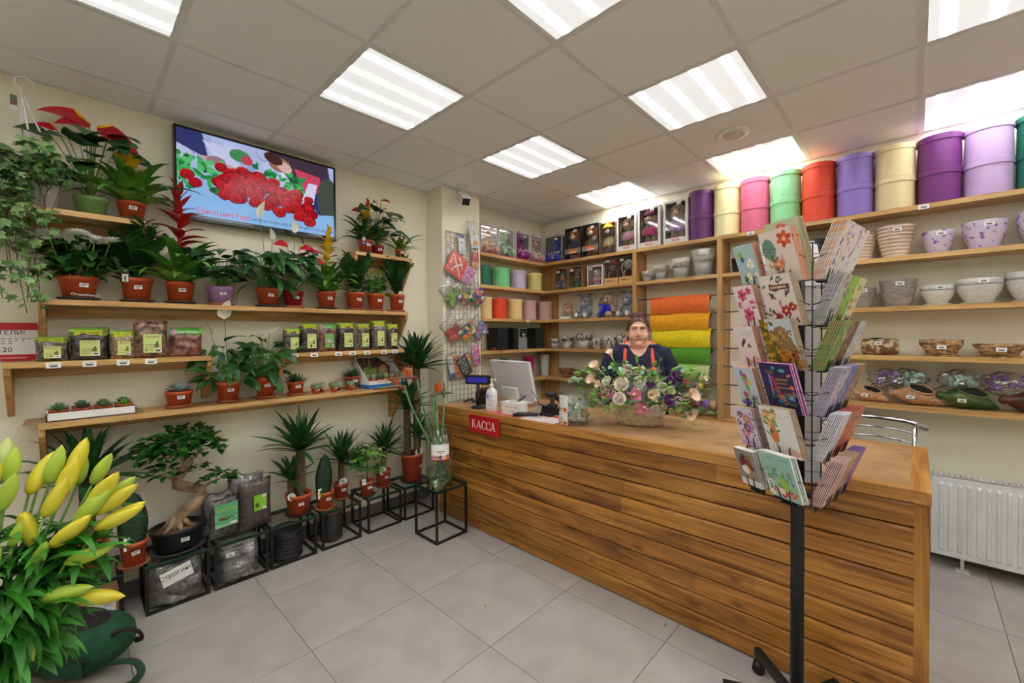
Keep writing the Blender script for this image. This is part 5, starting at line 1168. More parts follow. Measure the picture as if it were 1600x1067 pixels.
b = B(); pr = [(-.07,0),(.07,0),(.07,.07),(.055,.105),(.02,.125),(-.03,.125),(-.06,.11),(-.07,.08)]; b.prism([(-.06,y,z_) for y,z_ in pr],(.12,0,0)); b.obj('printer_body', BLACKP, t); B().box(-.045,-.062,.085,.045,-.04,.1).obj('paper_slot', mat('dark_grey',(52,52,54),.4), t)
b = B().tube([(.42,1.42,Q+.02),(.47,1.38,Q+.012),(.5,1.46,Q+.03),(.54,1.42,Q+.008),(.57,1.46,Q+.03)],.006,6); b.tube([(.44,1.46,Q+.03),(.49,1.4,Q+.03),(.55,1.47,Q+.01)],.005,6); b.obj('cable_tangle', BLACKP, smooth=True, label='tangle of black cables at the left end of the counter', cat='cable')
t = thing('payment_terminal','grey and black card payment terminal on the counter','payment terminal',(1.345,1.46,Q),-.5)
R = Matrix.Rotation(math.radians(-14),3,'X'); B().obox((0,0,.032),(.085,.17,.045),R).obj('terminal_body', BLACKP, t); B().obox((0,-.06,.038),(.08,.06,.05),R).obj('paper_cover', mat('silver_plastic',(168,168,170),.35), t); B().obox((0,.035,.055),(.055,.045,.004),R).obj('screen', mat('dark_screen',(30,36,44),.15), t)
t = thing('barcode_scanner','black handheld barcode scanner in its stand','scanner',(1.13,1.76,Q),-.4)
B().lathe([(0,0),(.045,0),(.045,.012),(.02,.02),(.014,.06),(0,.06)],18).obj('stand', BLACKP, t, smooth=True); b = B().ball((0,-.01,.095),(.032,.055,.026),14,8); b.tube([(0,.02,.09),(0,.06,.05),(0,.08,.01)],[.02,.018,.015],9); b.obj('scanner_body', BLACKP, t, smooth=True)
t = thing('cordless_handset','black handset with coiled cord lying on the red sheet','handset',(1.27,1.275,Q+.002),.75)
b = B(); b.tube([(-.09,0,.012),(-.05,0,.018),(.03,0,.018),(.09,.0,.014)],[.015,.02,.019,.016],10,flat=.7); b.obj('handset_body', BLACKP, t, smooth=True)
b = B(); b.tube([(.1+.1*k/60+.0, .03*math.sin(k*.11)+.012*math.cos(k*1.3), .014+.010*math.sin(k*1.3)) for k in range(61)],.004,5); b.obj('coiled_cord', BLACKP, t, smooth=True)
c1 = Cv(.3,.2,50,(240,238,236)).rect(0,.16,.3,.2,(214,54,44)); [c1.rect(0,.02+.028*k,.3,.026+.028*k,(206,60,70)) for k in range(5)]; c1.rect(.1,0,.104,.16,(206,60,70))
t = thing('price_sheet','red and white lined price sheet on the counter','paper',(1.42,1.315,Q),-.03); B().box(-.15,-.1,0,.15,.1,.0006).obj('sheet', PAPER, t); ob('print', c1.mesh('print'), t, loc=(0,-.1,.0010))
c1 = Cv(.34,.09,50,(214,60,46)).rect(.03,.035,.3,.045,(236,180,170)); t = thing('red_flyer','red flyer under the white carton','paper',(1.06,1.245,Q),.0); B().box(-.17,-.03,0,.17,.06,.0005).obj('sheet', PAPER, t); ob('print', c1.mesh('print'), t, loc=(0,-.03,.0008))
b = B(); b.tube(curve_pts([(1.0,1.66,Q+.14),(1.05,1.6,Q+.13),(1.12,1.56,Q+.1),(1.2,1.53,Q+.03),(1.29,1.52,Q+.006)]),.003,6); b.obj('power_cable', BLACKP, smooth=True, label='thin black cable looping from the white monitor to the terminal', cat='cable')
t = thing('desk_phone','grey cordless phone in a cradle behind the white carton','telephone',(1.0,1.47,Q),.5); B().cbox((0,0,.015),(.09,.07,.03),.004).obj('cradle', WHITEP, t); b = B().tube([(-.02,.01,.03),(.03,-.005,.07),(.08,-.02,.105)],[.018,.019,.016],8,flat=.6); b.obj('phone_body', mat('phone_grey',(90,90,92),.35), t, smooth=True)
t = thing('paper_clutter','small stack of notes and leaflets behind the payment terminal','papers',(1.16,1.62,Q),.2)
for k in range(4): B().box(-.08+.008*k,-.05,.0012*k,.07+.006*k,.05,.0012*k+.001).obj('sheet', [PAPER,mat('lime_paper',(196,206,70),.6),mat('grey_paper',(150,150,152),.6),PAPER][k], t)
# glass jar full of paper sachets
t = thing('glass_jar','glass jar of paper sachets with a flower-printed price card','jar',(1.665,1.305,Q),0)
B().lathe([(0,0),(.088,0),(.09,.005),(.09,.195),(.093,.2)],34).obj('jar_glass', GLASS, t, smooth=True)
SM = [mat('sachet_white',(232,230,226),.5), mat('sachet_blue',(84,104,160),.5), mat('sachet_yellow',(206,200,110),.5)]; sm_ = [B().cbox((0,0,0),(.02,.06,.004)).mesh('sachet', m_) for m_ in SM]
for i in range(150):
    a = R_(0,6.28); r = .074*math.sqrt(R_(.25,1)); ob('sachet', sm_[0 if i%5 else 1+(i//5)%2], t, mtx=Matrix.Translation((r*math.cos(a)*.86,r*math.sin(a)*.86,R_(.03,.165))) @ Euler((R_(0,6),R_(0,6),R_(0,6))).to_matrix().to_4x4() @ Matrix.Scale(.75,4))
c1 = Cv(.1,.19,44,(240,238,234)).rect(.0,.085,.1,.088,(206,70,40)).rect(.0,0,.1,.003,(206,70,40)).rect(.02,.065,.05,.069,(120,120,120)).rect(.035,.05,.05,.054,(90,90,90)).rect(.03,.035,.06,.042,(80,80,80)); [c1.rect(.01,.125+.011*k,.07,.127+.011*k,(170,170,172)) for k in range(5)]
for y_ in (.1,.015):
    for k,c_ in enumerate(((110,60,140),(226,206,150),(240,120,40))): c1.flower(.02+.03*k,y_,.018,c_,(90,60,30))
me = c1.mesh('price_card')
for v_ in me.vertices: a = v_.co.x/.094; v_.co.z = .094*math.cos(a)-.094; v_.co.x = .094*math.sin(a)
ob('price_card', me, t, mtx=Matrix.Rotation(-.35,4,'Z') @ at((0,-.0935,.004),ROT_B))
# ================================================================== flower basket on the counter
BKX, BKY = 1.97, 1.60
t = thing('flower_basket','wicker basket with a large arrangement of roses, callas and greenery','flower basket',(BKX,BKY,Q),.35)
WK = mat('wicker',(240,224,182),.6,c2=(218,196,150),scale=40,rnd=.03)
def brim(z): q = z/.125; return .135+.032*q, .095+.025*q
b = B(); nst = 28
for k in range(11):
    z_ = .008+.0112*k; rx, ry = brim(z_); pts = []
    for i in range(nst*2+1): a = PI*i/nst; o = 1+.03*math.cos(nst*a+PI*(k%2)); pts.append((rx*o*math.cos(a), ry*o*math.sin(a), z_+.0015*math.sin(3*a)))
    b.tube(pts,.0055,5,False)
b.obj('weave', WK, t, smooth=True); b = B()
for i in range(nst): a = 2*PI*(i+.5)/nst; x0,y0 = brim(.0); x1,y1 = brim(.13); b.tube([(x0*math.cos(a),y0*math.sin(a),0),(x1*math.cos(a),y1*math.sin(a),.13)],.0035,5)
b.obj('stake', WK, t, smooth=True)
b = B(); rx, ry = brim(.13); b.tube([(rx*math.cos(2*PI*i/40),ry*math.sin(2*PI*i/40),.13+.003*math.sin(i*2.2)) for i in range(41)],.009,7,False); b.obj('rim', WK, t, smooth=True)
B().lathe([(0,.004),(.13,.004)],20,sy=.7).obj('bottom', WK, t); B().ball((0,0,.1),(.15,.1,.06),16,6).obj('flower_foam', G_DARK, t, smooth=True)
b = B(); b.tube([(.165*math.cos(PI*i/16),.01,.1+.26*math.sin(PI*i/16)**.8) for i in range(17)],.0085,8); b.obj('handle', WK, t, smooth=True)
PETC = {'rose':mat('rose_cream',(252,246,230),.5,c2=(248,234,210)), 'pink':mat('calla_blush',(244,204,190),.4,c2=(240,224,186)), 'purple':mat('eustoma_purple',(110,50,124),.5,c2=(140,80,150)), 'orchid':mat('orchid_rose',(172,72,104),.45,c2=(206,120,146),scale=14), 'greenw':mat('eustoma_green',(228,238,176),.5,c2=(206,222,136)), 'wht':mat('eustoma_white',(248,248,224),.5)}
def rose_mesh(R, m, turns=5):
    """cupped petals in rings around a closed heart"""
    b = B(); b.ball((0,0,R*.62),(R*.2,R*.2,R*.3),8,6)
    for ring in range(turns):
        n = 3+ring; rr = R*(.26+.74*(ring+1)/turns*.95); hh = R*(.98-.42*ring/turns)
        for i in range(n):
            a0 = 2*PI*i/n+ring*.9; vs = []; nu, nv = 4, 4
            for j in range(nv+1):
                v = j/nv
                for k in range(nu+1):
                    u_ = (k/nu-.5); a = a0+u_*(2.6*PI/n); curl = .82+.18*math.sin(v*PI*.85)+(.16*max(0,v-.7)*(ring > 1)*3); r_ = rr*(.25+.75*min(1,v*1.5)**.6)*curl*(1-.1*abs(u_)); vs.append((r_*math.cos(a), r_*math.sin(a), R*.05+hh*math.sin(v*1.5)*(1-.3*u_*u_*4*v)-R*.12*(ring > 2)*max(0,v-.7)*3))
            b.add(vs, [(j*(nu+1)+k, j*(nu+1)+k+1, (j+1)*(nu+1)+k+1, (j+1)*(nu+1)+k) for j in range(nv) for k in range(nu)])
    return b.mesh('flower', m, True)
def calla_mesh(L, m):
    b = B(); vs = []; nu, nv = 14, 7
    for j in range(nv+1):
        v = j/nv
        for k in range(nu+1):
            a = -PI*1.05+2.1*PI*k/nu; r_ = L*(.07+.36*v**2.2); tip = (1-abs(k/nu-.5)*2); vs.append((r_*math.cos(a)*(1+.25*v*tip), r_*math.sin(a), L*(v*.8+.28*v**2*tip)))
    b.add(vs, [(j*(nu+1)+k, j*(nu+1)+k+1, (j+1)*(nu+1)+k+1, (j+1)*(nu+1)+k) for j in range(nv) for k in range(nu)]); b.mi = 1; b.tube([(0,0,L*.1),(0,0,L*.7)],[L*.05,L*.03],7); b.mi = 2; b.tube([(0,0,-L*1.2),(0,0,L*.08)],[L*.06,L*.075],7)
    return b.mesh('calla', [m, BR_YEL, G_STEM], True)
def orchid_mesh(R, m):
    b = B()
    for a,s_,w_ in ((90,1,.7),(162,.95,.8),(18,.95,.8),(234,.9,.6),(306,.9,.6)):
        lm = leaf_mesh(R*s_,R*w_,'ovate',m,25,.15,5,'petal'); M_ = Matrix.Rotation(math.radians(a),4,'Z') @ Matrix.Rotation(-.25,4,'Y'); b.add([M_ @ v.co for v in lm.vertices],[tuple(p.vertices) for p in lm.polygons])
    b.mi = 1; b.ball((0,-R*.15,R*.25),(R*.2,R*.3,R*.22),8,5); return b.mesh('orchid',[m,mat('orchid_lip',(150,40,60),.4,c2=(240,210,160),scale=40)],True)
RM = rose_mesh(.042,PETC['rose']); RM2 = rose_mesh(.038,PETC['wht'],4); PM_ = rose_mesh(.04,PETC['purple'],4); GM = rose_mesh(.033,PETC['greenw'],4); CM = calla_mesh(.075,PETC['pink']); OM = orchid_mesh(.05,PETC['orchid'])
def dome(px, pz, push=1.0):
    """arrangement surface facing the shop: local x across, height pz, bulging to -y"""
    k = max(0, 1-(px/.36)**2-((pz-.22)/.24)**2); return (px, -.2*math.sqrt(k)*push-.02, pz)
def stuck(me, nm, px, pz, s=1.0, push=1.0, tw=None, tilt=(0,0)):
    p = Vector(dome(px,pz,push)); c0 = Vector((px*.35,.06,.14)); d = (p-c0).normalized(); q = d.to_track_quat('Z','Y').to_matrix().to_4x4()
    return ob(nm, me, t, mtx=Matrix.Translation(p) @ q @ Matrix.Rotation(R_(0,6.28) if tw is None else tw,4,'Z') @ Matrix.Scale(s,4))
# greenery: eucalyptus, buds
EU = green('eucalyptus',(124,152,122),(92,124,96),.6); EUM = leaf_mesh(.062,.055,'ovate',EU,20,.12,5); RUS = leaf_mesh(.055,.03,'ovate',green('bouquet_green',(92,138,58),(66,110,44)),25,.2,4); BUD = B().lathe([(0,0),(.006,.004),(.009,.018),(.006,.032),(0,.04)],8).mesh('bud', G_LITE, True)
ps = []
for i in range(170):
    px, pz = R_(-.36,.36), R_(.1,.38); e = (px/.38)**2+((pz-.22)/.2)**2
    if e > 1.1: px *= .7; pz = .22+(pz-.22)*.7
    p = Vector(dome(px,pz,R_(.6,1.0))); put([EUM,RUS,RUS][i%3],'leaf',t,p,math.atan2(p.y,p.x)+R_(-1,1),R_(-.5,.9),R_(-.5,.5),R_(.7,1.15))
for x,z_,n in ((-.42,.3,6),(-.4,.08,5),(.4,.12,7),(-.36,.04,4),(.34,.06,4),(-.1,.38,4),(-.15,.36,4)):
    for k in range(n): put(EUM if n > 4 or k%2 else RUS,'leaf',t,(x*(.72+.3*k/n)+R_(-.02,.02),-.05-R_(0,.06),z_+R_(-.03,.03)),math.atan2(-.3,x)+R_(-1,1),R_(-.6,.6),R_(-.5,.5),R_(.75,1.2))
for i in range(74):
    side = i%3; px, pz = (R_(-.4,.4), R_(.3,.42)) if side == 0 else ((-1 if i%2 else 1)*R_(.24,.4), R_(.08,.38)) if side == 1 else (R_(-.3,.3), R_(.1,.36))
    pz = min(pz, .44-.5*abs(px)**1.6*1.2); p = Vector(dome(px,pz,1.05)); d = Vector((px*1.5,-.25,pz-.12)).normalized(); ob('bud', BUD, t, mtx=Matrix.Translation(p) @ d.to_track_quat('Z','Y').to_matrix().to_4x4() @ Matrix.Scale(R_(.7,1.25),4)); ps.append([(px*.4,.02,.12),p])
stalks(t, ps, .0015)
for (m_,nm,px,pz,s_,pu) in [(RM,'rose',-.07,.27,1.15,1.0),(RM2,'rose',.03,.285,1.0,.9),(RM2,'rose',.08,.29,.9,.8),(RM,'rose',-.08,.19,1.0,1.1),(RM2,'eustoma',.11,.22,.9,1.0),(RM2,'eustoma',.15,.26,.85,.9),(RM2,'rose',-.17,.28,.9,.8),(RM2,'rose',.0,.33,.8,.7),(GM,'eustoma',.1,.3,.95,.7),(GM,'eustoma',-.12,.14,.8,1.05),(GM,'eustoma',-.26,.19,.8,.9),(GM,'eustoma',-.27,.14,.75,.9),(GM,'eustoma',.2,.24,.8,.9),(GM,'eustoma',-.17,.1,.7,1.0),(GM,'eustoma',.24,.14,.8,.9),
    (PM_,'eustoma',.23,.31,1.15,.7),(PM_,'eustoma',.19,.29,.8,.7),(PM_,'eustoma',.19,.19,.95,1.0),(PM_,'eustoma',.09,.275,.75,1.0),(OM,'orchid',-.18,.21,1.1,1.0),(OM,'orchid',.01,.22,1.1,1.1),(OM,'orchid',.05,.14,1.1,1.1),(OM,'orchid',-.14,.19,.8,1.0),(OM,'orchid',.3,.12,.6,.8)]: stuck(m_,nm,px,pz,s_,pu)
for px,pz,s_,pu in ((-.24,.27,1.0,.9),(-.23,.34,1.0,.6),(.1,.22,.8,1.2),(.28,.21,1.1,.8),(.27,.11,1.0,1.0),(.34,.29,.9,.4),(-.16,.42,.8,.3),(-.2,.25,.8,.9)): stuck(CM,'calla',px,pz,s_,pu)
gy_ = B(); 
for cx0,cz0,n in ((-.13,.24,40),(.12,.12,70),(.28,.2,45),(.0,.36,45),(-.1,.1,22),(-.27,.3,18),(.1,.08,30)):
    for i in range(n): p = Vector(dome(cx0+R_(-.05,.05),cz0+R_(-.035,.035),1.12)); gy_.ball(p+Vector((0,-.012,0)),R_(.003,.0052),5,3)
g_ = gy_.obj('small_blossoms', mat('gypsophila_pink',(226,192,198),.7), t); g_['kind'] = 'stuff'
# ================================================================== goods on the back shelves
def fur(name, c, c2=None): return mat('fur_'+name, c, .95, c2=c2 or tuple(int(v*.8) for v in c), scale=160, bump=.6, sheen=.4, detail=4)
def plush(parent, h, F, ear=None, outfit=None, skirt=None, muzzle=None, sit=False, eye=(20,18,20), nose=(220,140,150), loc=(0,0,0), bow=None, hat=None, cape=None, feet=None):
    """soft toy facing -y, base at loc; returns its body"""
    x,y,z = loc; s = h; k = .62 if sit else 1.0
    hb = .36*s if not sit else .34*s; rb = .17*s if not sit else .2*s
    body = B().ball((x,y,z+hb),(rb,rb*.8,.2*s if not sit else .24*s),16,10).obj('doll_body', outfit or F, parent, smooth=True)
    zh = z+(.70*s if not sit else .66*s); rh = .2*s if not sit else .235*s
    def sub(nm, b, m): return b.obj(nm, m, body, smooth=True)
    sub('head', B().ball((x,y,zh),(rh*1.05,rh*.95,rh),18,12), F)
    for sx in (-1,1):
        sub('eye', B().ball((x+sx*rh*.42,y-rh*.84,zh+rh*.12),rh*.12,8,6), mat('eye_%d%d%d'%eye, eye, .15))
        if ear == 'bunny': sub('ear', B().tube([(x+sx*rh*.7,y,zh+rh*.6),(x+sx*rh*1.25,y-.01,zh+rh*.25),(x+sx*rh*1.35,y-.015,zh-rh*.8),(x+sx*rh*1.25,y-.02,zh-rh*1.5)],[rh*.14,rh*.26,rh*.34,rh*.14],9,flat=.5), F)
        elif ear == 'up': sub('ear', B().tube([(x+sx*rh*.4,y,zh+rh*.8),(x+sx*rh*.9,y,zh+rh*1.25),(x+sx*rh*1.7,y-.01,zh+rh*1.2)],[rh*.18,rh*.3,rh*.14],9,flat=.5), F)
        elif ear == 'bear': sub('ear', B().ball((x+sx*rh*.78,y,zh+rh*.75),(rh*.34,rh*.18,rh*.34),10,7), F)
        elif ear == 'cat': sub('ear', B().lathe([(rh*.36,0),(rh*.2,rh*.3),(0,rh*.55)],8,(x+sx*rh*.6,y,zh+rh*.68),sy=.5), F)
        if sit:
            sub('leg', B().tube([(x+sx*rb*.6,y-.02*s,z+.13*s),(x+sx*rb*.9,y-.2*s,z+.1*s),(x+sx*rb*1.0,y-.3*s,z+.12*s)],[.1*s,.09*s,.11*s],10), F); sub('foot_sole', B().ball((x+sx*rb*1.0,y-.385*s,z+.13*s),(.085*s,.03*s,.1*s),10,7), feet or F)
            sub('arm', B().tube([(x+sx*rb*.8,y-.02*s,z+.45*s),(x+sx*rb*1.35,y-.08*s,z+.34*s),(x+sx*rb*1.45,y-.14*s,z+.2*s)],[.07*s,.07*s,.08*s],9), F)
        else:
            sub('leg', B().tube([(x+sx*rb*.5,y,z+.22*s),(x+sx*rb*.55,y-.01,z+.09*s),(x+sx*rb*.6,y-.04*s,z+.05*s)],[.085*s,.08*s,.085*s],10), feet or F); sub('arm', B().tube([(x+sx*rb*.75,y,z+.5*s),(x+sx*rb*1.15,y-.03*s,z+.4*s),(x+sx*rb*1.1,y-.08*s,z+.28*s)],[.06*s,.055*s,.06*s],9), F)
    mz = muzzle or F; sub('muzzle', B().ball((x,y-rh*.82,zh-rh*.25),(rh*.42,rh*.3,rh*.32),12,8), mz); sub('nose', B().ball((x,y-rh*1.12,zh-rh*.14),(rh*.14,rh*.1,rh*.1),8,6), mat('nose_%d'%nose[0], nose, .5))
    if skirt: sub('skirt', B().lathe([(rb*.7,0),(rb*1.15,-.1*s),(rb*1.5,-.26*s)][::-1],20,(x,y,z+.5*s),sy=.8,wob=lambda a,z_: 1+.06*math.cos(9*a)), skirt)
    if bow: 
        for sx in (-1,1): sub('bow', B().ball((x+sx*rb*.4,y-rb*.9,z+.5*s),(rb*.42,rb*.16,rb*.3),9,6,Matrix.Rotation(sx*.4,3,'Y')), bow)
    if hat: sub('hat', B().lathe([(rh*1.3,0),(rh*1.12,.05*s),(rh*.9,.14*s),(rh*.5,.2*s),(0,.22*s)],18,(x,y,zh+rh*.25)), hat)
    if cape: sub('cape', B().tube([(x-rb*1.1,y-rb*.9,z+.48*s),(x,y-rb*1.15,z+.42*s),(x-rb*.2,y-rb*1.3,z+.25*s),(x-rb*.9,y-rb*1.7,z+.02*s)],[.08*s,.13*s,.14*s,.1*s],10,flat=.35), cape)
    return body
WIN = clear('box_window',(244,246,246),.16,.06)
def doll_box(label, loc, rz, w_, h_, d_, boxm, innerm, builder, frame=.012, low=.0, deco=None, tagx=.3, handle=False):
    t = thing('boxed_doll', label, 'boxed doll', loc, rz, 'boxed soft toys'); b = B(); a = w_/2; e = .003
    b.box(-a,d_-e,0,a,d_,h_); b.box(-a,0,0,-a+e,d_-e,h_); b.box(a-e,0,0,a,d_-e,h_); b.box(-a+e,0,0,a-e,d_-e,e); b.box(-a+e,0,h_-e,a-e,d_-e,h_); b.obj('box_shell', boxm, t)
    B().box(-a+e,d_-2*e,e,a-e,d_-e,h_-e).obj('backdrop', innerm, t)
    b = B(); f = frame; lo = low or f
    for q in ((-a,0,-a+f,h_),(a-f,0,a,h_),(-a+f,0,a-f,lo),(-a+f,h_-f,a-f,h_)): b.box(q[0],-.002,q[1],q[2],.0,q[3])
    b.obj('front_frame', boxm, t)
    b = B(); b.add([(-a+f,-.0005,lo),(a-f,-.0005,lo),(a-f,-.0005,h_-f),(-a+f,-.0005,h_-f)],[(0,1,2,3)]); b.obj('window', WIN, t)
    builder(t)
    if deco: deco(t, w_, h_)
    price_tag(t, (a*tagx,-.0035,h_-.045), ROT_B, .8)
    if handle: B().tube([(-.04,d_*.4,h_),(-.025,d_*.4,h_+.025),(.0,d_*.4,h_+.032),(.025,d_*.4,h_+.025),(.04,d_*.4,h_)],.0025,5).obj('handle', BLACKP, t)
    return t
def love(t, w_, h_):
    for k,(wd,z_,s_) in enumerate((('Love',.36,.062),('Color',.2,.062))): ob('lettering', text(wd, s_, PAPER), t, mtx=at((.025*(1-k),-.0028,h_*z_),ROT_B) @ Matrix.Rotation(.12,4,'Z'))
    B().box(-w_/2,-.004,0,w_/2,-.0021,.012).obj('base_strip', mat('magenta_card',(206,40,120),.5), t)
    b = B(); [b.tube([(-w_*.38+.004*k,-.003,.02+.016*k),(-w_*.44+.012*k,-.003,.03+.016*k)],.0022,4) for k in range(6)]; [b.tube([(-w_*.3+.002*k,-.003,.02+.016*k),(-w_*.2-.008*k,-.003,.035+.014*k)],.0022,4) for k in range(6)]; b.obj('print', PAPER, t)
DB = mat('doll_box_dark',(40,34,38),.4); DIN = mat('doll_box_inner',(70,54,60),.7); WHB = mat('doll_box_white',(232,228,226),.5)
Z1, Z2, Z3, Z4, Z5 = [z+.0008 for z in Z]
for i,(y,w_,c_,l) in enumerate(((1.945,.225,(226,160,136),'boxed peach fluffy doll nearest the column'),(2.19,.215,(168,204,160),'boxed mint green fluffy doll'),(2.44,.215,(166,26,140),'boxed magenta fluffy doll'),(2.665,.19,(224,170,150),'boxed peach fluffy doll beside the corner'))):
    F = fur('love%d'%i, c_)
    doll_box(l,(.205,y,Z1),PI/2,w_,.285,.15,WHB if i else WHB,DIN,lambda t: plush(t,.33,F,'bear',None,None,fur('lovem%d'%i,tuple(min(255,v+18) for v in c_)) if i != 2 else fur('dk',(30,24,44)),True,(46,60,66),loc=(-.01,.075,.005)),.006,deco=love,handle=True)
F = fur('blue',(34,52,176)); doll_box('boxed royal blue fluffy doll in the corner',(.338,YB-.195,Z1),0,.225,.285,.15,mat('grey_box',(150,146,146),.5),DIN,lambda t: plush(t,.33,F,'bear',None,None,None,True,(20,20,30),loc=(0,.075,.005)),.007,deco=love,handle=True)
JE = mat('denim',(58,70,104),.9,c2=(44,54,86),scale=120); GRT = mat('grey_shirt',(186,180,180),.9); BRN = fur('bear',(190,100,44))
def bearband(t,w_,h_):
    B().box(-w_/2,-.004,.06,w_/2,-.0022,.115).obj('paper_band', mat('band_grey',(128,124,124),.5), t); B().box(-.05,-.0046,.066,.055,-.0041,.108).obj('band_logo', mat('orange_logo',(228,120,40),.5), t); B().box(-.04,-.005,.072,.045,-.0047,.08).obj('band_print', PAPER, t)
def b1(t): bo = plush(t,.36,BRN,'bear',GRT,None,fur('cream',(226,206,170)),False,nose=(40,26,24),loc=(0,.06,.004)); B().lathe([(.075,.06),(.078,.1),(.062,.19)],18,(0,.06,0),sy=.75).obj('trousers', JE, bo, smooth=True)
doll_box('boxed brown bear in grey shirt and jeans',(.598,YB-.195,Z1),0,.205,.335,.13,DB,mat('bear_inner',(86,80,92),.7),b1,.008,deco=bearband)
doll_box('boxed brown bear with crossed paws and a paper tag',(.817,YB-.195,Z1),0,.198,.335,.13,DB,mat('bear_inner',(86,80,92),.7),lambda t: (plush(t,.37,BRN,'bear',mat('grey_vest',(130,126,130),.9),None,fur('cream',(226,206,170)),False,nose=(40,26,24),loc=(0,.06,.004)), B().obox((.045,.012,.19),(.05,.002,.04),Matrix.Rotation(-.5,3,'Y')).obj('paper_tag', PAPER, t)),.008,deco=bearband)
YEL = mat('floral_yellow',(230,190,80),.8,c2=(240,232,206),scale=45,lo=.45,hi=.55)
doll_box('boxed grey cat in a yellow hood and floral dress',(1.022,YB-.195,Z1),0,.185,.31,.13,mat('kraft_box',(166,120,70),.7),DIN,lambda t: plush(t,.34,fur('greycat',(132,124,118)),'cat',YEL,YEL,fur('palegrey',(206,196,184)),False,eye=(60,40,20),loc=(0,.06,.004),hat=mat('yellow_hat',(238,180,40),.8)),.006)
LAC = mat('lace_box',(216,210,204),.5,c2=(200,194,190),scale=60)
def zai(t,w_,h_): B().box(-.03,-.0046,.022,.03,-.004,.038).obj('red_label', mat('zai_red',(216,70,48),.5), t); B().box(-.02,-.005,.028,.02,-.0047,.033).obj('label_print', PAPER, t)
BEI = fur('beige',(196,164,134),(172,140,112))
for i,(x,w_,h_,of,sk,l,ht) in enumerate(((1.232,.212,.352,(80,190,90),(232,160,190),'boxed beige bunny in a green top and pink skirt',None),(1.462,.222,.376,(60,170,70),(206,50,116),'boxed beige bunny in a purple hat and magenta skirt',mat('plum_hat',(104,30,60),.9)),(1.712,.222,.382,(170,140,186),(178,140,190),'boxed beige bunny with raised ears in lilac',None))):
    doll_box(l,(x,YB-.2,Z1),0,w_,h_,.14,LAC,mat('lace_inner',(96,84,84),.7),lambda t: plush(t,h_*.95,BEI,'bunny',mat('top%d'%i,of,.8),mat('skirt%d'%i,sk,.8,c2=tuple(min(255,v+30) for v in sk),scale=30),None,False,loc=(0,.065,.03),hat=ht),.022,low=.05,deco=zai)
# second shelf
for i,(x,l) in enumerate(((.442,'boxed grey tabby cat with a limp orange bow, beside the corner'),(.63,'boxed grey tabby cat with an orange bow and a seam tag'))): doll_box(l,(x,YB-.195,Z2),0,.17,.228,.13,mat('kraft_box',(166,120,70),.7),DIN,lambda t: plush(t,.235,fur('tabby',(120,112,108),(70,64,66)),'cat',None,None,fur('palegrey',(206,196,184)),i == 0,loc=(0,.065,.004),bow=mat('orange_bow',(236,150,30),.6)),.006,tagx=-.5)
doll_box('boxed white kitten in a pink dotted box',(.872,YB-.195,Z2),0,.185,.215,.13,mat('pink_dot_box',(232,196,196),.5,c2=(246,226,224),scale=30,lo=.48,hi=.52),mat('pink_in',(150,110,112),.7),lambda t: plush(t,.2,fur('white',(236,228,220)),'cat',mat('pink_dress',(236,150,176),.8),mat('pink_dress',(236,150,176),.8),None,False,loc=(-.01,.065,.004)),.012,tagx=-.5)
def basa(t,w_,h_): B().box(-w_/2-.002,-.012,0,w_/2+.002,-.004,.066).obj('kraft_front', mat('kraft_front',(206,166,104),.7), t); ob('lettering', text('BUDI BASA',.021,mat('brown_ink',(70,36,26),.6)), t, mtx=at((0,-.0135,.036),ROT_B)); B().ball((-.012,-.0135,.036),(.01,.001,.01),8,5).obj('heart_mark', RED, t)
doll_box('boxed brown dog with a dark nose in a kraft tray box',(1.06,YB-.185,Z2),0,.148,.27,.12,mat('kraft_dark',(96,66,46),.7),DIN,lambda t: plush(t,.27,fur('dog',(150,104,84)),'bear',mat('maroon_knit',(96,30,40),.9),None,fur('dogm',(190,150,126)),False,nose=(40,16,24),loc=(0,.06,.004),hat=mat('red_cap',(150,40,30),.9)),.006,deco=basa,tagx=-.6)
doll_box('boxed white dog with an orange nose in a kraft tray box',(1.222,YB-.185,Z2),0,.148,.265,.12,mat('kraft_dark',(96,66,46),.7),DIN,lambda t: plush(t,.265,fur('whitedog',(226,216,206)),'bunny',mat('maroon_knit',(96,30,40),.9),None,fur('whitedog',(226,216,206)),False,nose=(236,110,30),loc=(0,.06,.004)),.006,deco=basa,tagx=-.6)
# third shelf, loose toys
def toy(label, x, h, **k): t = thing('soft_toy', label, 'soft toy', (x,YB-.085,Z3), k.pop('rz',0)); plush(t,h,sit=True,loc=(0,0,.002),**k); return t
GRY = fur('greybun',(158,160,164),(126,128,134)); PAW = mat('paw_sole',(226,222,216),.9); CHK = mat('check_dress',(226,120,104),.8,c2=(240,214,200),scale=70,lo=.48,hi=.52)
t = toy('small beige bunny in a red checked dress on a white box',.455,.19,F=BEI,ear='bunny',outfit=CHK,skirt=CHK,bow=CHK); t.location.z += .03
B().cbox((.455,YB-.1,Z3+.0145),(.15,.13,.028)).obj('toy_base_box', PAPER, label='flat white box under the small checked-dress bunny', cat='box'); toy('grey plush bunny with a lavender scarf, left of the blue cape',.68,.27,F=GRY,ear='up',muzzle=fur('lightgrey',(214,212,212)),bow=mat('lavender',(160,146,190),.8),feet=PAW)
toy('beige plush bunny in a shiny blue cape',.955,.285,F=BEI,ear='bunny',outfit=mat('blue_satin',(24,56,214),.25),cape=mat('blue_satin',(24,56,214),.25),feet=fur('sole',(206,180,150)))
toy('grey plush bunny with a lavender scarf beside the upright',1.19,.27,F=GRY,ear='up',muzzle=fur('lightgrey',(214,212,212)),bow=mat('lavender',(160,146,190),.8),feet=PAW,rz=-.15)
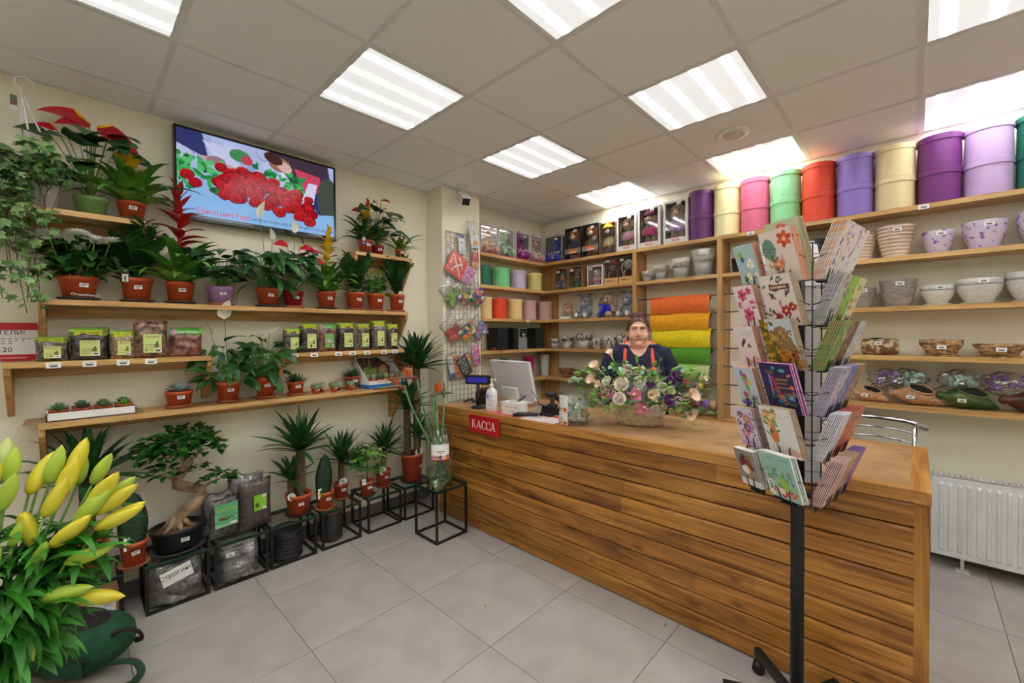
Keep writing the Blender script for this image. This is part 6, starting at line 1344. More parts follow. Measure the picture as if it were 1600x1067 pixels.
# ---- hat boxes
def hatbox(label, loc, d, h, c_, group=None):
    m_ = mat('hatbox_%d_%d_%d'%c_, c_, .55, c2=tuple(int(v*.96) for v in c_), scale=90, bump=.08)
    t = thing('hat_box', label, 'hat box', loc, 0, group); r = d/2
    B().lathe([(0,0),(r,0),(r,h-.036),(0,h-.036)],36,sharp=True).obj('box_body', m_, t, smooth=True); B().lathe([(0,h-.0365),(r+.0055,h-.0365),(r+.0055,h-.003),(r,h),(0,h)],36,sharp=True).obj('lid', m_, t, smooth=True)
    return t
for y,d,c_,l in ((1.935,.15,(20,112,88),'dark teal round hat box next to the column'),(2.19,.185,(120,206,138),'mint green round hat box, widest on its shelf'),(2.455,.165,(200,184,210),'pale lilac round hat box in the recess'),(2.73,.165,(222,206,122),'pale yellow round hat box in the recess')): hatbox(l,(.115,y,Z2),d,.2,c_)
for y,d,c_,l in ((1.955,.15,(240,210,144),'cream round hat box half hidden by the column'),(2.155,.165,(232,66,36),'orange-red round hat box in the recess'),(2.4,.165,(240,208,142),'cream round hat box between red and dusty pink ones'),(2.635,.16,(214,170,164),'dusty pink round hat box, left of its twin'),(2.885,.165,(212,168,162),'dusty pink round hat box in the corner')): hatbox(l,(.115 if y < 2.8 else .14,y,Z3),d,.213,c_)
cols = [((96,40,102),'dark plum'),((242,230,172),'pale cream'),((232,110,146),'rose pink'),((150,222,160),'mint green'),((232,74,40),'orange-red'),((148,122,204),'periwinkle violet'),((240,220,164),'sand cream'),((118,44,122),'plum purple'),((206,176,222),'pale lilac'),((18,108,84),'dark green')]
for i,(c_,n_) in enumerate(cols):
    x = 1.912+.2082*i; h2 = .208
    for k in range(2): hatbox(f'{("lower","upper")[k]} {n_} round hat box of its stack on the top shelf',(x,YB-.125,Z1+k*(h2+.0008)),.2,h2,c_)
# ---- stereo
SPK = mat('speaker_black',(26,26,27),.5); GRL = mat('speaker_cloth',(20,20,21),.9,c2=(34,34,34),scale=300)
for y,l in ((2.13,'black stereo speaker nearest the column'),(2.72,'black stereo speaker at the corner end')):
    t = thing('stereo_speaker', l, 'speaker', (.12,y,Z4)); B().cbox((0,0,.115),(.16,.15,.23),.004).obj('cabinet', SPK, t); B().cbox((.082,0,.115),(.006,.138,.216),.002).obj('grille', GRL, t); B().box(.0851,-.015,.02,.0856,.015,.026).obj('badge', STEEL, t)
t = thing('stereo_unit','silver-fronted stereo unit between the two speakers','stereo',(.12,2.4,Z4)); B().cbox((-.01,0,.115),(.18,.2,.23),.003).obj('case', SPK, t); B().cbox((.082,.03,.115),(.01,.13,.228),.002).obj('front_panel', mat('silver_panel',(170,170,172),.35,metal=.4), t); B().box(.0873,-.03,.13,.0882,.09,.22).obj('display', mat('dark_screen',(30,36,44),.15), t)
b = B().lathe([(.026,0),(.026,.008),(.022,.014),(0,.014)],20); b.obj('volume_knob', CHROME, t, mtx=None, loc=(.088,.04,.15), rot=(0,PI/2,0), smooth=True)
B().box(.03,1.845,Z4,.13,1.9,Z4+.07).obj('green_carton', mat('green_carton',(30,150,60),.5), label='small green carton beside the left speaker', cat='box')
B().tube([(.2,1.98,Z4+.012),(.19,2.0,Z4+.012),(.2,2.02,Z4+.02),(.2,2.03,Z4+.012)],.008,7).obj('red_ornament', RED, smooth=True, label='tiny red ornament in front of the left speaker', cat='ornament')
B().tube([(.21,2.06,Z4+.004),(.224,2.08,Z4-.01),(.226,2.085,Z4-.1),(.222,2.09,Z4-.16)],.003,6).obj('audio_cable', BLACKP, smooth=True, label='black cable hanging from the stereo shelf edge', cat='cable')
# ---- plastic pots on the lowest recess shelf
def cup(label, loc, r0, r1, h, m_, name='plastic_pot', n=28, rim=.004, cat='pot', ribs=0):
    return B().lathe([(0,0),(r0,0),(r0*1.02,.004),(r0+(r1-r0)*.6,h*.55),(r1,h-.008),(r1+rim,h-.006),(r1+rim,h),(r1-.004,h),(r0-.003,.008),(0,.008)],n,wob=(lambda a,z_: 1+.03*math.cos(ribs*a)) if ribs else None).obj(name, m_, loc=loc, smooth=True, label=label, cat=cat)
def tinted(name, c_, a): 
    m, nt, p = base(name); p.inputs['Base Color'].default_value = lin(c_); p.inputs['Roughness'].default_value = .12; p.inputs['Alpha'].default_value = a; return m
cup('glossy green plastic pot behind the monitor',(.12,2.19,Z5),.05,.06,.225,tinted('green_tint',(20,150,60),.9)); cup('glossy magenta plastic pot on the lowest recess shelf',(.12,2.62,Z5),.048,.062,.235,tinted('magenta_tint',(196,20,110),.92),ribs=8); cup('frosted clear plastic pot in the corner',(.15,2.865,Z5),.042,.058,.245,tinted('frost_tint',(226,226,228),.72),ribs=8); cup('small clear plastic cup between green and magenta pots',(.12,2.42,Z5),.045,.055,.2,tinted('clear_tint',(214,206,206),.3))
# ---- ceramic pots
BW = mat('ceramic_bark',(206,200,190),.7,c2=(70,64,60),scale=26,stretch=(2.5,2.5,1),detail=5,lo=.42,hi=.52); PALE = mat('ceramic_pale',(206,200,188),.7,c2=(176,170,160),scale=40)
SWIRL = mat('ceramic_swirl',(214,210,202),.6,c2=(180,174,166),scale=14,detail=1,lo=.48,hi=.53); GRYC = mat('ceramic_grey',(176,172,166),.6,c2=(156,152,148),scale=30,stretch=(1,1,6))
def two_tone(label, loc, r, h, top, bot, sauc=False, cut=.55, band=None):
    t = thing('ceramic_pot', label, 'pot', loc); z0 = .014 if sauc else 0; zc = z0+(h-z0)*cut; r0 = r*.66; rc = r0+(r-r0)*cut*1.0
    B().lathe([(0,z0),(r0,z0),(rc,zc),(0,zc)],30).obj('pot_base', bot, t, smooth=True); B().lathe([(0,zc+.0005),(rc+.004,zc+.0005),(r,h-.004),(r-.002,h),(r-.01,h-.002),(rc-.008,zc+.02),(0,zc+.02)],30).obj('pot_top', top, t, smooth=True)
    if sauc: B().lathe([(0,0),(r*.72,0),(r*.84,.012),(r*.8,.0135),(0,.0135)],28).obj('saucer', bot, t, smooth=True)
    price_tag(t,(.01,-r*.97,h*.8),ROT_B,.7); return t
for x,r,h,l in ((1.41,.056,.1,'smallest swirl-topped grey pot of the graded set'),(1.547,.07,.138,'second smallest swirl-topped grey pot of the set'),(1.735,.088,.176,'second largest swirl-topped grey pot of the set'),(1.93,.1,.226,'largest swirl-topped grey pot of the graded set')): two_tone(l,(x,YB-.12,Z2),r,h,SWIRL,GRYC,h > .12,.5)
for x,r,h,l in ((.29,.056,.108,'smallest two-tone grey pot in the corner of its shelf'),(.46,.068,.138,'two-tone grey pot, second from the corner'),(.678,.09,.165,'widest two-tone grey pot with dotted rim')): two_tone(l,(x,YB-.12,Z4),r,h,BW,PALE,False,.55)
for x,r,h,l in ((.845,.055,.112,'small bark-patterned pot left of the woman'),(1.0,.07,.138,'bark-patterned pot right behind the woman'),(1.145,.058,.155,'tall bark-patterned pot nearest the woman\'s head')):
    t = thing('ceramic_pot', l, 'pot', (x,YB-.12,Z4)); B().lathe([(0,0),(r*.72,0),(r*.9,h*.3),(r,h*.75),(r*.97,h),(r*.9,h),(r*.9,h*.7),(0,h*.5)],28).obj('pot_body', BW, t, smooth=True); price_tag(t,(0,-r*1.01,h*.7),ROT_B,.7)
CLAYB = mat('brown_glaze',(120,78,52),.3,c2=(150,104,72),scale=6,stretch=(1,1,8))
for x,r,h,l in ((.455,.088,.1,'larger brown glazed bowl on the lowest shelf'),(.645,.064,.09,'smaller brown glazed bowl with a price tag'),(.85,.075,.095,'brown glazed bowl hidden behind the bouquet')):
    t = thing('glazed_bowl', l, 'bowl', (x,YB-.12,Z5)); B().lathe([(0,0),(r*.6,0),(r*.75,h*.15),(r*.95,h*.6),(r*.98,h*.8),(r*1.03,h*.86),(r*1.03,h),(r*.95,h),(r*.88,h*.7),(0,h*.4)],30).obj('bowl_body', CLAYB, t, smooth=True); price_tag(t,(.01,-r*1.0,h*.4),ROT_B,.6) if h < .1 else None
# ---- right hand pots
def ringed(label, loc, r, h, m_, rings=0, taper=.66, sauc=None, tagz=.82, name='ceramic_pot', bulge=0.0):
    t = thing(name, label, 'pot', loc); z0 = .012 if sauc else 0; p = [(0,z0)]; n = 24 if not rings else 72
    for i in range(n+1):
        q = i/n; rr = r*(taper+(1-taper)*q**(.8)+bulge*math.sin(PI*q)); rr *= 1+(.045*math.sin(q*rings*2*PI) if rings else 0); p.append((rr, z0+(h-z0)*q))
    p += [(r*.94,h),(r*.9,h*.8),(0,h*.6)]; B().lathe(p,32).obj('pot_body', m_, t, smooth=True)
    if sauc: B().lathe([(0,0),(r*.66,0),(r*.82,.01),(r*.78,.0115),(0,.0115)],28).obj('saucer', sauc, t, smooth=True)
    price_tag(t,(.012,-r*(taper+(1-taper)*tagz**.8+bulge*math.sin(PI*tagz))*1.04,h*tagz-.008),ROT_B,.85); return t
SPIR = mat('spiral_beige',(224,204,184),.6,c2=(200,178,156),scale=12); LILF = mat('lilac_floral',(214,200,222),.5,c2=(128,84,176),scale=34,detail=5,lo=.36,hi=.42); LILP = mat('lilac_plain',(204,182,216),.5)
GREYL = mat('grey_lined',(168,156,148),.8,c2=(130,120,114),scale=24,stretch=(1,1,9)); WHTE = mat('white_rough',(222,220,212),.7,c2=(206,204,198),scale=60,bump=.2); BNDM = mat('grey_band',(168,172,170),.6,c2=(190,192,190),scale=50)
yb = YB-.115
ringed('ribbed beige pot beside the greeting card rack',(2.99,yb,Z2),.08,.175,SPIR,8); ringed('large ribbed beige pot with spiral rings',(3.165,yb,Z2),.104,.21,SPIR,9,.6)
ringed('small lilac floral bowl with saucer',(3.366,yb,Z2),.076,.142,LILF,0,.6,LILP,bulge=.06); ringed('medium lilac floral bowl with saucer',(3.565,yb,Z2),.098,.165,LILF,0,.6,LILP,bulge=.06); ringed('lilac floral bowl cut by the right edge',(3.79,yb,Z2),.105,.19,LILF,0,.6,LILP,bulge=.06)
ringed('grey lined pot half hidden by the card rack',(2.995,yb,Z3),.078,.14,GREYL,0,.66); ringed('large grey lined pot without band',(3.18,yb,Z3),.098,.178,GREYL,0,.66)
for x,r,h,l in ((3.366,.08,.124,'small white pot with a grey band'),(3.545,.1,.15,'medium white pot with a grey band'),(3.755,.108,.172,'large white pot with a grey band at the right edge')):
    t = ringed(l,(x,yb,Z3),r,h,WHTE,0,.55,WHTE,bulge=.12,tagz=.86); q = .72; rr = r*(.55+.45*q**.8+.12*math.sin(PI*q)); q2 = .86; r2 = r*(.55+.45*q2**.8+.12*math.sin(PI*q2)); B().lathe([(rr+.001,.012+(h-.012)*q),((rr+r2)/2+.0025,.012+(h-.012)*.79),(r2+.001,.012+(h-.012)*q2)],32).obj('band', BNDM, t, smooth=True)
STON = mat('stone_brown',(206,170,120),.85,c2=(112,74,44),scale=26,stretch=(1,1,2.2),bump=1.0,detail=8,lo=.38,hi=.6)
def rocky(label, x, rx, h): 
    t = thing('stone_planter', label, 'planter', (x,yb,Z4)); B().lathe([(0,.012),(.7,.012),(.8,.04),(.98,h*.75),(1,h),(.88,h),(.8,h*.6),(0,h*.55)],30,sx=rx,sy=.085,wob=lambda a,z_: 1+.06*math.sin(5*a+z_*40)+.045*math.sin(11*a-z_*60)+.03*math.sin(19*a+z_*90)).obj('planter_body', STON, t, smooth=True); B().lathe([(0,0),(.85,0),(.88,.008),(0,.0115)],26,sx=rx,sy=.085).obj('foot', STON, t); price_tag(t,(.0,-.088,h*.45),ROT_B,.85)
rocky('rough stone-look planter on the third shelf, middle',3.385,.098,.105); rocky('low rough stone-look planter near the right edge',3.63,.105,.08)
CARV = mat('carved_brown',(122,88,62),.6,c2=(206,180,140),scale=24,detail=2,lo=.46,hi=.54)
t = thing('carved_log_pot','carved brown log-shaped pot with scroll pattern','pot',(3.095,yb,Z4)); b = B().tube([(-.1,0,.056),(-.09,0,.056),(.0,0,.058),(.08,0,.056),(.092,0,.056)],[.04,.054,.057,.052,.045],20); b.obj('pot_body', CARV, t, smooth=True); B().tube([(.0921,0,.056),(.094,0,.056)],.038,18).obj('cut_end', mat('pale_end',(206,180,140),.7), t); B().ball((-.02,0,.105),(.05,.03,.012),14,6).obj('opening_shade', mat('hollow_shade',(30,24,20),.9), t, smooth=True); price_tag(t,(-.01,-.06,.07),ROT_B,.8)  # log is closed; a dark ball on top paints the shade of its hollow
HOLL_SHADE = mat('hollow_shade',(30,24,20),.9)  # near-black colour standing for the shade inside a pot
def horn(label, x, m_, s=1.0, rz=0.0):
    t = thing('cornucopia_pot', label, 'pot', (x,YB-.12,Z5), rz); pts = [(-.13,0,.075),(-.115,0,.073),(-.095,0,.07),(-.07,0,.068),(-.03,0,.066),(.02,0,.062),(.06,0,.05),(.1,0,.03),(.135,0,.012)]; rr = [.018,.028,.022,.042,.062,.061,.048,.028,.008]
    b = B().tube([tuple(c*s for c in p) for p in pts],[r*s for r in rr],20); b.obj('pot_body', m_, t, smooth=True)
    B().ball((.025*s,-.018*s,.098*s),(.066*s,.04*s,.022*s),18,8,Matrix.Rotation(.3,3,'Y') @ Matrix.Rotation(.55,3,'X')).obj('opening_shade', HOLL_SHADE, t, smooth=True)  # dark ball on the closed body, shade of the mouth put into its colour
    b = B(); RR = Matrix.Rotation(.3,3,'Y') @ Matrix.Rotation(.55,3,'X'); b.tube([Vector((.025*s,-.018*s,.098*s))+RR @ Vector((.066*s*math.cos(a),.041*s*math.sin(a),.012*s)) for a in [2*PI*i/24 for i in range(25)]],.006*s,7,False); b.obj('rim', m_, t, smooth=True); price_tag(t,(-.02*s,-.062*s,.045*s),ROT_B,.75); return t
horn('speckled tan cornucopia pot beside the card rack',3.03,mat('tan_speckle',(178,128,92),.7,c2=(220,176,136),scale=70),.8); horn('speckled brown cornucopia pot with open mouth',3.265,mat('brown_speckle',(160,112,76),.6,c2=(206,160,116),scale=80)); horn('dark green glazed cornucopia pot',3.495,mat('green_glaze',(34,72,38),.3,c2=(96,110,50),scale=14)); horn('dark red-brown cornucopia pot cut by the right edge',3.76,mat('redbrown_glaze',(110,64,40),.35,c2=(60,34,24),scale=12))
WRAPF = clear('wrap_film',(253,253,253),.16,.1,(240,240,240),.03)
def cotton(label, x, z_, c_, n, dx=0.0):
    t = thing('dried_flowers', label, 'dried flowers', (x,YB-.1,z_)); m_ = mat('cotton_%d'%c_[0], c_, .95, c2=tuple(int(v*.85) for v in c_), scale=60)
    ps = [[(dx-.12,0,-.06),(dx-.06,R_(-.02,.02),-.03),(R_(-.05,.06),R_(-.03,.02),R_(-.02,.03))] for i in range(5)]; stalks(t, ps, .003, mat('dry_stem',(96,76,56),.9))
    for i in range(n): b = B().ball((R_(-.07,.08),R_(-.04,.03),R_(-.03,.045)),R_(.016,.021),9,6,fn=lambda p: 1+.12*math.sin(4*p.x*3)*math.cos(3*p.y*3)); b.obj('cotton_ball', m_, t, smooth=True)
    B().ball((0,-.005,.005),(.105,.065,.07),22,14,fn=lambda p: 1+.07*math.sin(7*p.x+3*p.z)+.06*math.sin(11*p.y+5*p.z+2)+.05*math.sin(17*p.z-6*p.x)).obj('film_wrap', WRAPF, t)
cotton('wrapped bunch of violet cotton balls beside the card rack',3.13,Z5+.155,(160,124,196),9); cotton('wrapped bunch of mint cotton balls, left',3.225,Z5+.16,(178,208,190),20); cotton('wrapped bunch of mint cotton balls above the green cornucopia',3.47,Z5+.165,(182,212,194),20); cotton('wrapped bunch of violet cotton balls at the right edge',3.655,Z5+.16,(150,112,180),14)
# ---- things half hidden behind the card rack
ringed('black square-topped pot left behind the card rack',(2.22,yb,Z2),.07,.12,BLACKP,0,.8); ringed('dark slate pot behind the card rack',(2.5,yb,Z2),.085,.16,mat('slate',(66,70,72),.6),0,.8); ringed('dark slate planter with a white band behind the card rack',(2.7,yb,Z2),.09,.19,mat('slate',(66,70,72),.6),0,.8)
# ---- rods, wrapping rolls, ribbons
def rod(label, x0, x1, z_): 
    t = thing('wall_rod', label, 'rod', (x0,YB-.17,z_), 0, 'chrome rods between the uprights'); B().tube([(0,0,0),(x1-x0,0,0)],.0055,8).obj('bar', CHROME, t, smooth=True)
    for x in (.004,x1-x0-.004): B().box(x-.003,-.02,-.02,x+.003,.02,.02).obj('end_bracket', STEEL, t)
rz_ = [1.815,1.668,1.520,1.365,1.215,1.062,.9]
for i,z_ in enumerate(rz_): rod(f'chrome rod carrying the {("orange","amber","yellow","dark green","light green","upper ribbons","lower ribbons")[i]}'+(' paper roll' if i < 5 else ''),1.342,2.07,z_); rod(f'bare chrome rod behind the card rack, {("first","second","third","fourth","fifth","sixth","lowest")[i]} from the top',2.107,2.83,z_)
def roll(label, x0, x1, z_, c_, drop, r=.026, fade=None):
    t = thing('paper_roll', label, 'paper roll', (x0,YB-.17,z_)); m_ = mat('felt_%d_%d'%(c_[0],c_[1]), c_, .85, c2=fade or tuple(int(v*.93) for v in c_), scale=35 if not fade else 5, bump=.15); L = x1-x0
    B().tube([(0,0,-r*.5),(L,0,-r*.5)],r,22).obj('roll', m_, t, smooth=True); B().tube([(-.004,0,-r*.5),(L+.004,0,-r*.5)],r*.55,16).obj('core', mat('roll_core',(60,56,54),.6), t)
    b = B(); nu, nv = 20, 6; vs = []
    for s_ in (0,1):
        for j in range(nv+1):
            for i in range(nu+1): u_ = i/nu; v = j/nv; vs.append((u_*L*(1-.03*v)+.015*v, -r-.001+.0012*s_-.012*math.sin(PI*v)-.006*v*math.sin(u_*7), -r*.4-drop*v))
    N = (nu+1)*(nv+1); fs = [(q, q+1, q+nu+2, q+nu+1) for j in range(nv) for i in range(nu) for q in [j*(nu+1)+i]]; fs += [tuple(reversed([a+N for a in f])) for f in fs]; b.add(vs,fs).obj('hanging_sheet', m_, t, smooth=True)
roll('orange roll of wrapping felt',1.47,2.0,1.815,(236,110,44),.135); roll('amber roll of wrapping felt',1.47,2.0,1.668,(242,168,24),.135); roll('bright yellow roll of wrapping felt',1.49,2.01,1.52,(244,216,20),.14); roll('dark green roll of wrapping felt',1.5,2.01,1.365,(92,158,40),.13); roll('light green roll of wrapping felt',1.5,2.0,1.215,(156,208,84),.12,fade=(206,204,150))
def spool(label, x, z_, w_, c_, r=.045):
    t = thing('ribbon_spool', label, 'ribbon', (x,YB-.17,z_)); B().tube([(0,0,-.02),(w_,0,-.02)],r,22).obj('ribbon', mat('ribbon_%d_%d'%(c_[0],c_[1]), c_, .3), t, smooth=True); B().tube([(-.001,0,-.02),(w_+.001,0,-.02)],r*.5,16).obj('core', mat('card_core',(216,160,110),.7), t)
for i,(c_,n_) in enumerate((((206,60,130),'hot pink'),((190,20,40),'crimson'),((206,30,40),'bright red'),((150,90,190),'violet'),((226,196,110),'golden yellow'))): spool(f'{n_} ribbon spool on the upper ribbon rod',1.69+.052*i,1.062,.046,c_)
for i,(c_,n_) in enumerate((((120,16,30),'dark red'),((160,20,40),'burgundy'),((166,96,120),'mauve'),((140,110,190),'lavender'),((214,180,130),'beige'))): spool(f'{n_} ribbon spool on the lower ribbon rod',1.75+.062*i,.9,.056,c_,.042)
B().tube([(1.9,YB-.218,1.03),(1.91,YB-.225,.97),(1.935,YB-.222,.93),(1.96,YB-.225,.915)],.012,6,flat=.1).obj('loose_ribbon', mat('ribbon_226_196',(226,196,110),.3), smooth=True, label='loose golden ribbon end hanging from its spool', cat='ribbon')
# ================================================================== radiator and chair
t = thing('radiator','white ribbed panel radiator under the shelves on the back wall','radiator',(3.345,YB-.11,.09)); RW = mat('radiator_white',(232,232,230),.35); L_, HR = 1.2,.5
B().box(0,0,0,L_,.012,HR).obj('back_panel', RW, t); b = B(); b.box(0,-.075,0,L_,-.068,HR)
for i in range(29):
    x = .035+.04*i; b.add([(x,-.075,.03),(x+.022,-.075,.03),(x+.022,-.075,HR-.04),(x,-.075,HR-.04),(x+.006,-.0835,.045),(x+.016,-.0835,.045),(x+.016,-.0835,HR-.055),(x+.006,-.0835,HR-.055)],[(0,1,5,4),(1,2,6,5),(2,3,7,6),(3,0,4,7),(4,5,6,7)])
b.obj('front_panel', RW, t); B().box(0,-.074,0,.008,.012,HR).obj('side_panel', RW, t); B().box(L_-.008,-.074,0,L_,.012,HR).obj('side_panel', RW, t); b = B()
for i in range(48): b.box(.012+.0245*i,-.07,HR-.008,.026+.0245*i,.01,HR+.003)
b.box(.0,-.075,HR-.004,L_,-.07,HR+.004); b.obj('top_grille', RW, t)
for x in (.14,1.06): B().box(x-.008,-.04,-.082,x+.008,-.02,.0).obj('foot_post', RW, t); B().box(x-.03,-.06,-.09,x+.03,.0,-.085).obj('foot_plate', RW, t)
t = thing('metal_chair','chrome chair with a curved slatted back behind the counter','chair',(3.08,2.42,0),.15)
def curve(z_,w_,dy): return [(w_*math.sin(a),-dy*math.cos(a)+dy,z_+.02*math.cos(a)) for a in [(-1+2*i/12)*1.1 for i in range(13)]]
b = B(); b.tube([(p[0],-p[1]*1.0+.18,p[2]) for p in curve(.93,.24,.16)],.014,10); b.obj('back_rail', CHROME, t, smooth=True)
for z_ in (.87,.81): B().tube([(p[0]*.92,-p[1]*1.0+.18,p[2]) for p in curve(z_,.24,.15)],.006,8).obj('back_slat', CHROME, t, smooth=True)
for sx in (-1,1):
    B().tube([(sx*.205,.09,.92),(sx*.2,.1,.7),(sx*.195,.12,.45),(sx*.21,.17,.0)],.011,8).obj('leg', CHROME, t, smooth=True); B().tube([(sx*.2,-.2,.45),(sx*.21,-.23,0)],.011,8).obj('leg', CHROME, t, smooth=True)
    B().tube([(sx*.218,.085,.935),(sx*.25,.05,.925)],.016,9).obj('rail_cap', mat('cap_grey',(150,148,146),.5), t, smooth=True)
B().cbox((0,-.03,.46),(.42,.42,.045),.015).obj('seat', BLACKP, t)
# ================================================================== the woman behind the counter
from mathutils.bvhtree import BVHTree
SKIN = mat('skin',(234,184,158),.5,c2=(224,168,142),scale=14,spec=.35); NAVY = mat('navy_jersey',(34,36,66),.85,c2=(26,28,54),scale=14,bump=.3)
per = thing('person','woman in a navy top and grey apron with orange straps behind the counter','person',(1.665,2.19,0),.5)
b = B()
b.ball((0,.012,1.525),(.083,.1,.105),28,18); b.ball((0,-.022,1.48),(.077,.077,.09),24,16); b.ball((0,-.03,1.437),(.062,.062,.048),20,12)
for s_ in (-1,1):
    b.ball((s_*.041,-.066,1.473),(.033,.031,.034),14,10); b.ball((s_*.0145,-.106,1.4795),(.0105,.011,.0085),10,7); b.ball((s_*.084,.012,1.50),(.012,.022,.033),12,8)
    b.ball((s_*.185,.02,1.325),(.068,.062,.06),16,10); b.ball((s_*.09,-.085,1.175),(.098,.078,.092),18,12)
    b.tube([(s_*.19,.02,1.32),(s_*.245,.02,1.2),(s_*.272,.01,1.08),(s_*.275,.0,1.01)],[.062,.062,.056,.05],16)
    b.tube([(s_*.275,.005,1.02),(s_*.24,-.07,.975),(s_*.18,-.14,.952),(s_*.15,-.17,.95)],[.05,.045,.035,.029],14)
    b.ball((s_*.128,-.205,.946),(.036,.05,.016),14,8,Matrix.Rotation(s_*.35,3,'Z'))
    for k,(dx,L) in enumerate(((.024,.058),(.008,.07),(-.008,.074),(-.023,.062))): b.tube([(s_*(.125+dx-.02),-.235,.946),(s_*(.122+dx-.03),-.235-L*.55,.947),(s_*(.12+dx-.036),-.235-L,.935)],[.0098,.009,.0075],8)
    b.tube([(s_*.112,-.185,.948),(s_*.088,-.205,.945),(s_*.075,-.232,.938)],[.012,.011,.0085],8)
    b.tube([(s_*.1,.01,.86),(s_*.105,-.0,.5),(s_*.1,.015,.09)],[.115,.07,.045],16); b.ball((s_*.1,-.05,.045),(.045,.115,.042),16,8)
b.tube([(0,-.093,1.535),(0,-.104,1.51),(0,-.121,1.484)],[.009,.0115,.0135],10); b.ball((0,-.116,1.4815),(.0135,.012,.0105),10,8)
b.ball((0,-.09,1.414),(.026,.019,.02),12,8); b.tube([(-.055,-.078,1.545),(-.028,-.091,1.551),(0,-.093,1.549),(.028,-.091,1.551),(.055,-.078,1.545)],.0105,8)
b.ball((0,-.092,1.455),(.03,.016,.018),14,8); b.ball((0,-.028,1.402),(.06,.058,.034),18,10)
b.tube([(0,.012,1.45),(0,.015,1.39),(0,.02,1.33)],[.064,.068,.082],20); b.tube([(-.17,.03,1.345),(-.08,.028,1.383),(0,.028,1.40),(.08,.028,1.383),(.17,.03,1.345)],[.045,.055,.065,.055,.045],16)
b.ball((0,.005,1.22),(.205,.135,.17),26,16); b.ball((0,-.02,1.02),(.21,.155,.21),26,16); b.ball((0,.015,.86),(.22,.16,.18),26,16)
me0 = b.mesh('body_raw', SKIN); tmp = ob('tmp', me0); md = tmp.modifiers.new('r','REMESH'); md.mode = 'VOXEL'; md.voxel_size = .0058; md.use_smooth_shade = True
ms_ = tmp.modifiers.new('s','SMOOTH'); ms_.factor = .5; ms_.iterations = 3
dg = bpy.context.evaluated_depsgraph_get(); dg.update(); body_me = bpy.data.meshes.new_from_object(tmp.evaluated_get(dg)); bpy.data.objects.remove(tmp)
body_me.materials.clear(); body_me.materials.append(SKIN); body_me.name = 'body'; ob('body', body_me, per)
nv_ = len(body_me.vertices); VC = np.empty(nv_*3,np.float32); body_me.vertices.foreach_get('co',VC); VC = VC.reshape(-1,3); VN = np.array([v.normal[:] for v in body_me.vertices])
FV = [tuple(p.vertices) for p in body_me.polygons]; FC = np.array([VC[list(f)].mean(0) for f in FV]); FN = np.array([p.normal[:] for p in body_me.polygons])
bvh = BVHTree.FromPolygons([Vector(v) for v in VC.tolist()], FV)
def shell(name, mask, off, m_, parent=per, wave=None):
    idx = np.nonzero(mask)[0]; used = {}; vs = []; fs = []
    for i in idx:
        f = []
        for v in FV[i]:
            if v not in used:
                used[v] = len(vs); o = off+(wave(VC[v]) if wave else 0); vs.append(tuple(VC[v]+VN[v]*o))
            f.append(used[v])
        fs.append(f)
    return B().add(vs,fs).obj(name, m_, parent, smooth=True)
x_,y_,z_ = FC[:,0],FC[:,1],FC[:,2]
neck = 1.310+13*x_**2+np.maximum(0,y_+.06)*.75
hand = (y_ < -.16)&(z_ < 1.0)
top = (z_ < np.minimum(neck,1.405+.0*x_))&(z_ > .78)&~hand&~((np.abs(x_) < .078)&(z_ > 1.37)&(y_ < .06))
shell('navy_top', top, .007, NAVY, wave=lambda p: .0035*math.sin(p[2]*60+p[0]*25)*(1 if p[2] < 1.3 else .3))
shell('trousers', (z_ < .80)&(z_ > .09)&~hand, .006, mat('trousers',(40,40,46),.9)); shell('shoes', z_ < .095, .006, BLACKP)
APR = mat('apron_grey',(110,112,118),.85,c2=(92,94,100),scale=60); STRP = mat('apron_orange',(236,92,64),.7)
bib = (z_ < 1.225+.5*x_**2)&(z_ > .45)&(np.abs(x_) < .145+np.maximum(0,1.05-z_)*.25)&(FN[:,1] < .1)&(y_ < .02)&~hand&(np.abs(x_) < .2)
shell('apron', bib, .014, APR)
shell('apron_pocket', (z_ < 1.2)&(z_ > 1.12)&(np.abs(x_) < .06)&(FN[:,1] < 0)&(y_ < -.05), .0165, mat('apron_dark',(74,76,82),.85))
bd = B().ball((-.035,-.185,1.205),(.013,.008,.012),10,7); bd.obj('badge', mat('badge_blue',(40,50,170),.3), per, smooth=True)
